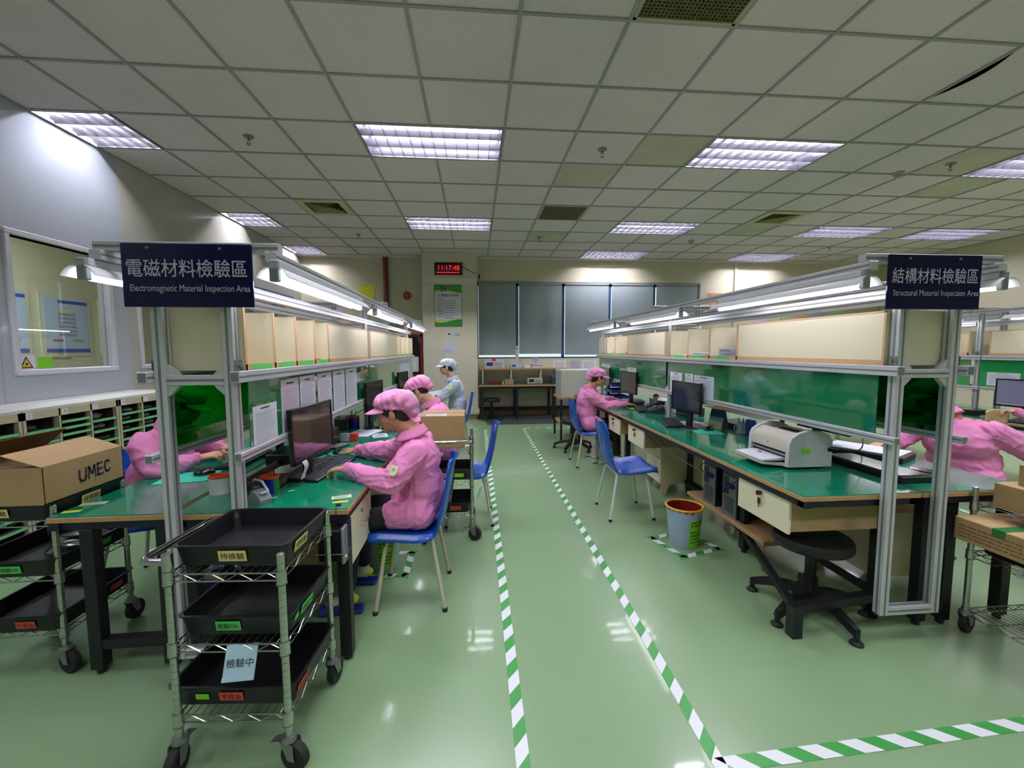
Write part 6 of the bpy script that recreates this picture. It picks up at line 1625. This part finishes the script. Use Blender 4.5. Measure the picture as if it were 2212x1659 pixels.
def blob(prims, voxel, smooth=6, factor=.5):
    """fuse capsules ('c', p0, p1, r0, r1) and ellipsoids ('e', c, radii, R) into one continuous skin"""
    b = MB()
    for p in prims:
        if p[0] == 'c':
            _, a, c, r0, r1 = p; a = V(a); c = V(c); d = c - a; L = max(d.length, 1e-5); z = d / L
            x = z.orthogonal().normalized(); y = z.cross(x); n = 14; rings = []
            for i in range(5): t_ = PI / 2 * i / 4; rings.append((-r0 * math.cos(t_), r0 * math.sin(t_), a))
            for i in range(5): t_ = PI / 2 * (1 - i / 4); rings.append((r1 * math.cos(t_), r1 * math.sin(t_), c))
            vs = []
            for (h, r, o) in rings:
                for k in range(n):
                    q = 2 * PI * k / n; vs.append(o + z * h + x * (r * math.cos(q)) + y * (r * math.sin(q)))
            fs = [(i * n + k, i * n + (k + 1) % n, (i + 1) * n + (k + 1) % n, (i + 1) * n + k) for i in range(9) for k in range(n)]
            b.add(vs, fs)
        else:
            _, c, r, R = p; b.ell(c, r, R, n=16)
    me = b.mesh('blob', [], 0)
    ob = bpy.data.objects.new('blob', me); COL.objects.link(ob)
    bm = bmesh.new(); bm.from_mesh(me); bmesh.ops.remove_doubles(bm, verts=bm.verts, dist=1e-5); bm.to_mesh(me); bm.free()
    md = ob.modifiers.new('r', 'REMESH'); md.mode = 'VOXEL'; md.voxel_size = voxel; md.adaptivity = 0
    sm = ob.modifiers.new('s', 'SMOOTH'); sm.factor = factor; sm.iterations = smooth
    dg = bpy.context.evaluated_depsgraph_get(); dg.update()
    res = bpy.data.meshes.new_from_object(ob.evaluated_get(dg))
    bpy.data.objects.remove(ob); bpy.data.meshes.remove(me)
    return res
def wrinkle(me, amp, fn):
    me.update(); no = [v_.normal.copy() for v_ in me.vertices]
    for i, v_ in enumerate(me.vertices): v_.co = v_.co + no[i] * amp * fn(v_.co)
    me.update()
def place(name, me, m, parent, o, label=None):
    for v_ in me.vertices: v_.co -= V(o)
    me.materials.clear()
    for mm in (m if isinstance(m, (list, tuple)) else [m]): me.materials.append(mm)
    me.polygons.foreach_set('use_smooth', [True] * len(me.polygons)); me.update()
    return put(name, me, parent, label)
def rot_to(f, up):
    f = V(f).normalized(); s = V(up).cross(f).normalized(); u = f.cross(s)
    return Matrix((f, s, u)).transposed()            # columns: forward, left, up
def hand(wr, d, back, curls, side, sc=1., spread=1., thumb_in=.5):
    """palm + four fingers + thumb. d: finger direction, back: direction of the back of the hand, side=+1 thumb lies on d x back... """
    wr = V(wr); d = V(d).normalized(); back = V(back); back = (back - d * back.dot(d)).normalized(); s = d.cross(back) * side   # s points to the thumb side
    P = []; pl = .082 * sc
    for k in range(4):
        o_ = (.027 - .018 * k) * sc; P.append(('c', wr + s * o_ * .7 + d * .012 * sc, wr + s * o_ * 1.05 + d * pl * (1, 1.03, .99, .92)[k], .0145 * sc, .0105 * sc))
    P.append(('c', wr - d * .03 * sc, wr + d * .02 * sc, .021 * sc, .02 * sc))
    L = (.070, .078, .072, .056)
    for k in range(4):
        o_ = (.029 - .0195 * k) * sc; p = wr + s * o_ * 1.08 + d * pl * (1, 1.03, .99, .92)[k]; c = curls[k] if isinstance(curls, (list, tuple)) else curls
        fd = (d + s * (.13 - .085 * k) * spread).normalized(); a = c * .6; r = .0088 * sc
        for seg, f_ in enumerate((.44, .31, .25)):
            dd = fd * math.cos(a) - back * math.sin(a); q = p + dd * L[k] * sc * f_; P.append(('c', p, q, r, r * .92)); p = q; r *= .93; a += c * (1.0, .7, 0)[seg]
    p = wr + s * .022 * sc + d * .018 * sc - back * .006 * sc; td = (d * .62 + s * .75 - back * .25 * thumb_in).normalized()
    q = p + td * .042 * sc; P.append(('c', p, q, .014 * sc, .0112 * sc)); td2 = (d * .85 + s * .4 - back * .3 * thumb_in).normalized(); q2 = q + td2 * .03 * sc; P.append(('c', q, q2, .0108 * sc, .0098 * sc)); q3 = q2 + (d - back * .3 * thumb_in).normalized() * .022 * sc; P.append(('c', q2, q3, .0098 * sc, .0082 * sc))
    return P
def person(name_lab, o, F, head_c, head_pitch, neck_b, chest, pelvis, shl, shr, ell, elr, wrl, wrr, handl, handr, knees, ankles, cloth, capm, skin=SKIN, voxel=.0048, cv=.009,
           sc=.93, foot=True, hem=True, glasses=False, badge=True, head_yaw=0., hair_long=False, bulk=1., cap_size=1., feet_d=None, capshift=(0, 0, 0)):
    """F: facing direction (unit, horizontal). l/r = the person's own left/right."""
    F = V(F).normalized(); UP = V((0, 0, 1)); Lf = UP.cross(F)
    t = thing('person', name_lab, 'person', o, 0, 'seated workers')
    hf = Matrix.Rotation(head_yaw, 3, 'Z') @ F; hr = (UP.cross(hf)); hfd = Matrix.Rotation(head_pitch, 3, hr) @ hf      # pitched down
    Rh = rot_to(hfd, UP); hc = V(head_c)
    W = lambda x, y, z: hc + Rh @ V((x * sc, y * sc, z * sc))
    S = sc; P = []
    E = lambda c, r, R=None: P.append(('e', c, tuple(q * S for q in r), R or Rh))
    E(W(-.012, 0, .035), (.092, .074, .085)); E(W(.025, 0, -.02), (.068, .062, .078)); E(W(.028, 0, -.065), (.055, .050, .042)); E(W(.068, 0, -.092), (.019, .022, .017))
    for s in (-1, 1):
        E(W(.055, s * .034, -.03), (.026, .024, .026)); E(W(.072, s * .026, .018), (.015, .022, .009)); E(W(-.006, s * .073, -.012), (.019, .010, .032)); E(W(-.010, s * .081, -.006), (.011, .006, .026)); E(W(.094, s * .011, -.034), (.010, .008, .007))
        E(W(.0, s * .045, -.055), (.035, .018, .03))
    P.append(('c', W(.084, 0, .008), W(.103, 0, -.028), .008 * S, .0105 * S)); E(W(.088, 0, -.054), (.012, .021, .0055)); E(W(.085, 0, -.065), (.012, .018, .006))
    nb = V(neck_b); P.append(('c', W(-.022, 0, -.06), nb, .049 * S, .056 * S)); P.append(('c', W(.02, 0, -.06), nb + F * .02, .033 * S, .045 * S))
    ch, pe = V(chest), V(pelvis); Rt = rot_to(F, (nb - pe).normalized())
    P += [('e', ch, (.085, .13, .15), Rt), ('e', (ch + pe) / 2, (.08, .12, .16), Rt), ('e', pe, (.10, .14, .09), Rt), ('c', shl, shr, .045, .045), ('c', nb, ch, .06, .08)]
    for sh, el, wr in ((shl, ell, wrl), (shr, elr, wrr)): P += [('c', sh, el, .040, .033), ('c', el, wr, .034, .021)]
    if handl: P += hand(wrl, *handl[:3], side=handl[3], sc=S * 1.0, thumb_in=handl[4] if len(handl) > 4 else .5)
    if handr: P += hand(wrr, *handr[:3], side=handr[3], sc=S * 1.0, thumb_in=handr[4] if len(handr) > 4 else .5)
    for i, (kn, an) in enumerate(zip(knees, ankles)):
        hp = pe + Lf * (.08, -.08)[i]; P += [('c', hp, kn, .06, .045), ('c', kn, an, .042, .03)]
        if foot: fd = V(feet_d[i] if feet_d else F); P += [('c', V(an) + V((0, 0, -.03)), V(an) + fd * .10 + V((0, 0, -.045)), .026, .02)]
    me = blob(P, voxel, 3, .5); place('body', me, skin, t, o)
    # eyes and brows
    for s in (-1, 1):
        b = MB(o=o); b.ell(W(.073, s * .029, -.002), tuple(q * S for q in (.0115, .013, .0055)), Rh, n=12); b.ell(W(.0815, s * .029, -.0035), tuple(q * S for q in (.0045, .0055, .005)), Rh, n=10, m=1); b.ell(W(.0750, s * .029, .0035), tuple(q * S for q in (.0125, .0145, .0058)), Rh, n=14, m=2); b.tube([W(.083, s * .017, -.001), W(.0875, s * .029, -.0012), W(.080, s * .042, -.0015)], [.0012 * S, .0018 * S, .0012 * S], 5, m=1); part('eye', b, [EYEW, EYED, skin], t)
        b = MB(o=o); b.tube([W(.083, s * .014, .0215), W(.0825, s * .028, .025), W(.073, s * .044, .021)], [.002 * S, .0025 * S, .0015 * S], 6); part('eyebrow', b, HAIRM, t)
    # lips
    b = MB(o=o); b.ell(W(.0925, 0, -.0545), tuple(q * S for q in (.0085, .018, .0045)), Rh, n=12); b.ell(W(.090, 0, -.0635), tuple(q * S for q in (.0085, .015, .005)), Rh, n=12); part('lips', b, mat('lip_tone', 'a8685e', .45, var=0), t)
    # hair
    HP = [('e', W(-.02, 0, .036), (.084 * S, .078 * S, .074 * S), Rh), ('e', W(-.055, 0, -.02), (.055 * S, .066 * S, .055 * S), Rh)]
    for s in (-1, 1): HP += [('e', W(.012, s * .052, .022), (.048 * S, .022 * S, .034 * S), Rh), ('e', W(-.035, s * .058, -.002), (.03 * S, .017 * S, .04 * S), Rh), ('c', W(.045, s * .056, .030), W(.03, s * .0675, .008), .011 * S, .010 * S), ('c', W(.03, s * .0675, .008), W(.022, s * .069, -.018 if hair_long else -.005), .009 * S, .005 * S)]
    if hair_long: HP.append(('e', W(-.06, 0, -.05), (.035 * S, .05 * S, .035 * S), Rh))
    me = blob(HP, .005, 4); wrinkle(me, .0018, lambda p: noise.noise(V(p) * 60)); place('hair', me, HAIRM, t, o)
    # cap: gathered bag with band and visor
    cs = S * cap_size; k0 = V(capshift)
    CP = [('e', W(-.012, 0, .082), (.104 * cs, .095 * cs, .052 * cs), Rh), ('e', W(-.066, 0, .058), (.088 * cs, .092 * cs, .064 * cs), Rh), ('e', W(-.106, 0, .022), (.062 * cs, .080 * cs, .060 * cs), Rh), ('e', W(-.118, 0, -.026), (.044 * cs, .062 * cs, .040 * cs), Rh), ('e', W(.022, 0, .072), (.074 * cs, .084 * cs, .034 * cs), Rh)]
    for k in range(20):
        a = 2 * PI * k / 20; CP.append(('e', W(-.020 + .094 * math.cos(a), .080 * math.sin(a), .040 + .030 * math.cos(a)), (.016 * S, .016 * S, .022 * S), Rh))
    me = blob(CP, .0055, 5); Ri = Rh.transposed()
    def cw(p):
        q = Ri @ (V(p) - hc); a = math.atan2(q.y, q.x); e = max(0., 1 - abs(q.z - .035) / .07)
        return math.sin(a * 15 + 2.2 * noise.noise(V(p) * 18)) * (.35 + e) * .75 + 1.3 * noise.noise(V(p) * 24)
    wrinkle(me, .0042, cw)
    pan = mat('pale_mesh_panel', 'cdb9cc', .6) if capm is PINKC else mat('pale_mesh_panel_w', 'a9b3c4', .6)
    mi = []
    for p in me.polygons:
        q = (Ri @ (V(p.center) - hc)) / S; mi.append(1 if (-.20 < q.x < -.085 and abs(q.y) < .036 and q.z > .03) else 0)
    cp = place('cap', me, [capm, pan], t, o); me.polygons.foreach_set('material_index', mi)
    b = MB(o=o); n = 64
    ring = []
    for k in range(n):
        a = 2 * PI * k / n; r = 1 + .05 * math.sin(a * 17); ring.append(W(-.020 + .100 * math.cos(a) * r, .084 * math.sin(a) * r, .030 + .032 * math.cos(a) + .003 * math.sin(a * 11)))
    b.tube(ring, .0085 * S, 7, closed=True); part('elastic_band', b, capm, cp)
    b = MB(o=o)
    def vf(u, v_):
        a = (u - .5) * 1.9; r = 1 + v_ * .62 * max(.0, math.cos((u - .5) * PI)) ** .55
        return W(-.020 + .100 * math.cos(a) + .085 * v_ * max(0, math.cos((u - .5) * PI)) ** .5, .086 * math.sin(a) * (1 + .06 * v_), .056 - .018 * v_ - .06 * abs(u - .5) ** 1.6)
    b.grid(vf, 20, 6); vo = part('visor', b, capm, cp); md = vo.modifiers.new('t', 'SOLIDIFY'); md.thickness = .003
    # smock
    B = bulk; JP = [('e', ch + F * .01, (.128 * B, .168 * B, .165), Rt), ('e', ch * .45 + pe * .55, (.135 * B, .158 * B, .17), Rt), ('e', pe + UP * .03 + F * .015, (.125 * B, .185 * B, .115), Rt), ('c', V(shl) - Lf * .03, V(shr) + Lf * .03, .064, .064), ('c', nb - UP * .035, ch, .068, .12),
          ('c', pe + Lf * .09 + F * .02, pe + Lf * .10 + F * .14 - UP * .01, .105, .085), ('c', pe - Lf * .09 + F * .02, pe - Lf * .10 + F * .14 - UP * .01, .105, .085)]
    for sh, el, wr in ((shl, ell, wrl), (shr, elr, wrr)):
        e_, w_ = V(el), V(wr); m_ = (e_ + w_) / 2 - UP * .006
        JP += [('c', sh, (V(sh) + e_) / 2, .072, .071), ('c', (V(sh) + e_) / 2, e_, .071, .064), ('c', e_, m_, .064, .060), ('c', m_, w_ - (w_ - e_).normalized() * .025, .060, .041)]
    me = blob(JP, cv, 5)
    zc = [V(x) for x in (ell, elr, shl, shr)]
    def jw(p):
        p = V(p); near = max(math.exp(-((p - q).length / .11) ** 2) for q in zc)
        q = Matrix.Rotation(.6, 3, F) @ (p - ch)
        d_ = V((noise.noise(p * 5), noise.noise(p * 5 + V((9, 0, 0))), noise.noise(p * 5 + V((0, 9, 0)))))
        r1 = (1 - abs(noise.noise(V((q.x * 6, q.y * 6, q.z * 20)) + d_ * 1.2)) * 1.6); r2 = (1 - abs(noise.noise(V((q.x * 14, q.y * 12, q.z * 9)) + d_ * 2)) * 1.6)
        return .7 * noise.noise(p * 8) + max(0, r1) ** 3 * (.45 + 1.0 * near) + .55 * max(0, r2) ** 4 - .5 + .25 * noise.noise(p * 34)
    wrinkle(me, .0095, jw); sm = place('smock', me, cloth, t, o)
    for wr, el in ((wrl, ell), (wrr, elr)):
        w_ = V(wr); d = (w_ - V(el)).normalized(); x = d.orthogonal().normalized(); y = d.cross(x); b = MB(o=o)
        for i_, (off, r) in enumerate(((-.022, .035), (-.008, .030))):
            b.tube([w_ + d * off + (x * math.cos(q) + y * math.sin(q)) * r * (1 + .025 * math.sin(q * 12)) for q in [2 * PI * k / 56 for k in range(56)]], .0065, 6, closed=True)
        part('cuff', b, cloth, sm)
    # collar: a standing fold that falls open in front
    b = MB(o=o); Rn = rot_to(F, (W(0, 0, -.05) - nb).normalized())
    def cf(u, v_):
        a = PI * .10 + (2 * PI - PI * .20) * u; r = .070 + .004 * math.sin(v_ * PI) ; fr = max(0., math.cos(a)) ** 1.2
        if v_ < .45: k = v_ / .45; rr = .066 - .008 * k; z = -.02 + .052 * k
        else: k = (v_ - .45) / .55; rr = .058 + .030 * k + .012 * fr * k; z = .032 - .048 * k - .012 * fr * k
        bk = max(0., -math.cos(a)); return nb + Rn @ V((rr * math.cos(a) * 1.08 + .008, rr * math.sin(a), z - .018 * fr + .022 * bk * min(1, v_ / .45)))
    b.grid(cf, 40, 9); co = part('collar', b, cloth, sm, smooth=60); md = co.modifiers.new('t', 'SOLIDIFY'); md.thickness = .004
    # trousers, socks, slippers
    TP = []
    for i, (kn, an) in enumerate(zip(knees, ankles)):
        hp = pe + Lf * (.085, -.085)[i]; TP += [('c', hp - UP * .0, kn, .074, .062), ('c', kn, V(an) + UP * .05, .060, .048)]
    me = blob(TP, .01, 4); wrinkle(me, .004, lambda p: noise.noise(V(p) * 22)); place('trousers', me, NAVYT, t, o)
    if foot:
        for i, an in enumerate(ankles):
            a = V(an); fd = V(feet_d[i] if feet_d else F).normalized(); zf = a.z
            me = blob([('c', a + UP * .03, a - UP * .025, .034, .034), ('c', a - UP * .03 - fd * .02, a - UP * (.04) + fd * .085, .031, .027)], .005, 3); place('sock', me, SOCK, t, o)
            b = MB(o=o); Rf = rot_to(fd, UP); b.ell(a - UP * .028 - fd * .036, (.022, .03, .022), Rf, n=14); part('sock_heel', b, SOCKY, t)
            b = MB(o=o); c = a + fd * .035; c.z = .012
            b.obox(c, (.118, .042, .011), Rf, 0, .01); b.grid(lambda u, v_: c + Rf @ V((.0 + .11 * u - .01 * 0, (v_ - .5) * .088 * (1 - .25 * u), .012 + .052 * math.sin(v_ * PI) ** .6 * (1 - .55 * u))), 8, 10)
            sl = part('slipper', b, SLIP, t)
    if glasses:
        b = MB(o=o)
        for s in (-1, 1):
            b.tube([W(.094 - .012 * abs(math.cos(q)) * (math.cos(q) * s > 0), s * .030 + .021 * math.cos(q), -.004 + .015 * math.sin(q)) for q in [2 * PI * k / 20 for k in range(20)]], .0012, 5, closed=True)
            b.tube([W(.084, s * .051, .0), W(.04, s * .072, .004), W(-.008, s * .078, .0)], .0018, 5)
        b.tube([W(.096, -.009, .0), W(.099, 0, .002), W(.096, .009, .0)], .0014, 5); part('glasses', b, mat('pale_glasses_frame', 'b7b4bb', .25, .4), t)
    return t, sm
def patch(sm, o, c, n, up, w, h, m, name='sleeve_patch'):
    n = V(n).normalized(); up = V(up); up = (up - n * up.dot(n)).normalized(); r = up.cross(n); R = Matrix((r, up, n)).transposed()
    b = MB(o=o); c = V(c); b.obox(c, (w / 2, h / 2, .0012), R); b.obox(c - up * h * .5, (w * .35, h * .18, .0011), R)
    part(name, b, m, sm, 'pale cream patch with an emblem'); bb = MB(o=o); bb.obox(c + n * .0015, (w * .14, h * .16, .0004), R); part('emblem', bb, mat('faded_emblem', 'a9a27c', .6), sm, smooth=0)
PATCH = mat('cream_patch', 'ddd9b4', .6)

# --- nearest pink worker at the left bench
o = (-.33, 2.5, 0)
T_, sm = person('worker in pink cap and smock typing at the nearest left bench monitor', o, (-1, 0, 0), (-.475, 2.49, 1.092), .26, (-.362, 2.5, .975), (-.325, 2.5, .80), (-.315, 2.5, .53),
       (-.335, 2.335, .885), (-.335, 2.665, .885), (-.455, 2.265, .745), (-.56, 2.775, .80), (-.725, 2.41, .792), (-.800, 2.915, .778),
       ((-.95, .25, -.12), (0, 0, 1), .75, 1), ((-.85, .5, -.05), (0, 0, 1), (.35, .4, .45, .5), -1, .3),
       [(-.70, 2.39, .485), (-.70, 2.63, .49)], [(-.715, 2.34, .10), (-.705, 2.64, .10)], PINK, PINKC, voxel=.0042, cv=.0075, feet_d=[(-1, -.1, 0), (-1, .1, 0)], hair_long=True, cap_size=1.06)
patch(sm, o, (-.425, 2.213, .832), (-.28, -1, .38), (.25, 0, 1), .042, .045, PATCH)
# --- middle pink worker
o = (-.36, 3.95, 0)
T_, sm = person('worker in pink cap with glasses bending over the middle of the left bench', o, (-1, 0, 0), (-.525, 3.93, 1.075), .62, (-.40, 3.95, .975), (-.33, 3.95, .80), (-.26, 3.95, .53),
       (-.35, 3.785, .885), (-.35, 4.115, .885), (-.50, 3.72, .77), (-.50, 4.18, .77), (-.74, 3.86, .78), (-.76, 4.08, .78),
       ((-1, .2, -.1), (0, 0, 1), .5, 1), ((-1, -.1, -.1), (0, 0, 1), .5, -1), [(-.68, 3.85, .49), (-.68, 4.05, .49)], [(-.66, 3.85, .10), (-.66, 4.05, .10)], PINK, PINKC, voxel=.0055, cv=.010, glasses=True, skin=SKIN2, cap_size=1.05)
# --- worker in white
o = (-.28, 6.1, 0)
T_, sm = person('worker in white cap and pale smock at the far end of the left bench', o, (-1, 0, 0), (-.40, 6.08, 1.20), .12, (-.315, 6.1, 1.05), (-.27, 6.1, .86), (-.24, 6.1, .53),
       (-.275, 5.93, .965), (-.275, 6.27, .965), (-.46, 5.88, .80), (-.46, 6.32, .80), (-.72, 5.98, .80), (-.72, 6.2, .80),
       ((-1, .1, -.1), (0, 0, 1), .5, 1), ((-1, -.1, -.1), (0, 0, 1), .5, -1), [(-.66, 6.0, .49), (-.66, 6.2, .49)], [(-.64, 6.0, .10), (-.64, 6.2, .10)], WHITEC, mat('white_cap_cloth', 'c3cbdc', .6, var=.05, scale=8, bump=.25, bscale=40), voxel=.0058, cv=.011, skin=SKIN2)
patch(sm, o, (-.335, 5.845, .95), (-.2, -1, .4), (0, 0, 1), .05, .055, mat('pale_lime_badge', 'd4e6a8', .6), 'badge')
# --- pink worker at the right bench (faces +x)
o = (1.38, 5.25, 0)
T_, sm = person('worker in pink cap and smock reaching over the lime mat at the right bench', o, (1, 0, 0), (1.53, 5.22, 1.09), .22, (1.43, 5.25, .965), (1.39, 5.25, .80), (1.385, 5.25, .53),
       (1.40, 5.415, .885), (1.40, 5.085, .885), (1.58, 5.47, .79), (1.585, 5.03, .765), (1.80, 5.38, .80), (1.84, 5.045, .782),
       ((1, 0, -.1), (0, 0, 1), .4, 1), ((1, .05, -.12), (0, 0, 1), (.3, .35, .4, .45), -1), [(1.74, 5.35, .49), (1.74, 5.15, .49)], [(1.76, 5.36, .10), (1.76, 5.14, .10)], PINK, PINKC, voxel=.0052, cv=.010)
# --- half hidden pink worker at far left (faces +x)
o = (-1.95, 2.78, 0)
T_, sm = person('half hidden worker in pink smock behind the left frame post, hands on the bench', o, (1, 0, 0), (-1.765, 2.76, 1.12), .5, (-1.87, 2.78, 1.0), (-1.93, 2.78, .82), (-2.0, 2.78, .55),
       (-1.91, 2.955, .91), (-1.91, 2.605, .91), (-1.84, 3.03, .81), (-1.82, 2.55, .765), (-1.66, 2.92, .815), (-1.66, 2.70, .805),
       ((1, -.1, .1), (0, -.3, 1), (.8, .9, 1., 1.), 1), ((.95, .3, .15), (0, -.3, 1), (.7, .8, .9, 1.), -1), [(-1.68, 2.88, .49), (-1.68, 2.68, .49)], [(-1.68, 2.88, .10), (-1.68, 2.68, .10)], PINK, PINKC, voxel=.005, cv=.009, bulk=1.12)
# --- pink worker behind the right frame, facing the bench, arm stretched back to the right
o = (3.15, 2.75, 0)
T_, sm = person('worker in pink smock behind the right frame posts, sleeve stretched towards the right edge', o, (-1, .15, 0), (3.22, 2.76, 1.11), .35, (3.30, 2.70, .985), (3.38, 2.68, .80), (3.44, 2.68, .55),
       (3.40, 2.50, .895), (3.34, 2.86, .895), (3.70, 2.40, .70), (3.06, 2.84, .76), (3.98, 2.46, .66), (2.84, 2.70, .79),
       ((1, .1, -.1), (0, 0, 1), .5, 1), ((-1, -.1, -.1), (0, 0, 1), .5, -1), [(3.1, 2.60, .49), (3.1, 2.78, .49)], [(3.2, 2.60, .10), (3.2, 2.80, .10)], PINK, PINKC, voxel=.0055, cv=.009, bulk=1.34)
# --- worker at the right edge, only a hand with a paper bag comes into the picture
o = (4.80, 2.85, 0)
T_, sm = person('worker in pink at the third bench, mostly outside the photo, holding a tan packet', o, (.3, 1, 0), (4.86, 3.02, 1.12), .3, (4.84, 2.94, .99), (4.82, 2.87, .82), (4.80, 2.78, .53),
       (4.68, 2.98, .90), (5.0, 2.88, .90), (4.98, 3.2, .80), (5.08, 3.1, .80), (4.84, 3.43, .875), (5.05, 3.35, .80),
       ((-.9, .25, .0), (.1, .3, 1), (.7, .8, .9, 1.), -1), ((.2, 1, -.1), (0, 0, 1), .5, -1), [(4.75, 3.12, .49), (4.95, 3.08, .49)], [(4.76, 3.2, .10), (4.96, 3.15, .10)], PINK, PINKC, voxel=.006, cv=.011)
b = MB(o=(4.70, 3.46, .80)); 
def pk(u, v_): return (4.63 + .16 * u + .01 * math.sin(v_ * 4), 3.47 + .015 * math.sin(u * 5) - .03 * u, .87 - .12 * v_ + .02 * math.sin(u * 3))
b.grid(pk, 10, 8); o_ = solo('paper_packet', b, mat('tan_packet', 'c7b183', .6, var=.05), 'crumpled tan packet held at the right edge of the photo', 'packet'); md = o_.modifiers.new('t', 'SOLIDIFY'); md.thickness = .012
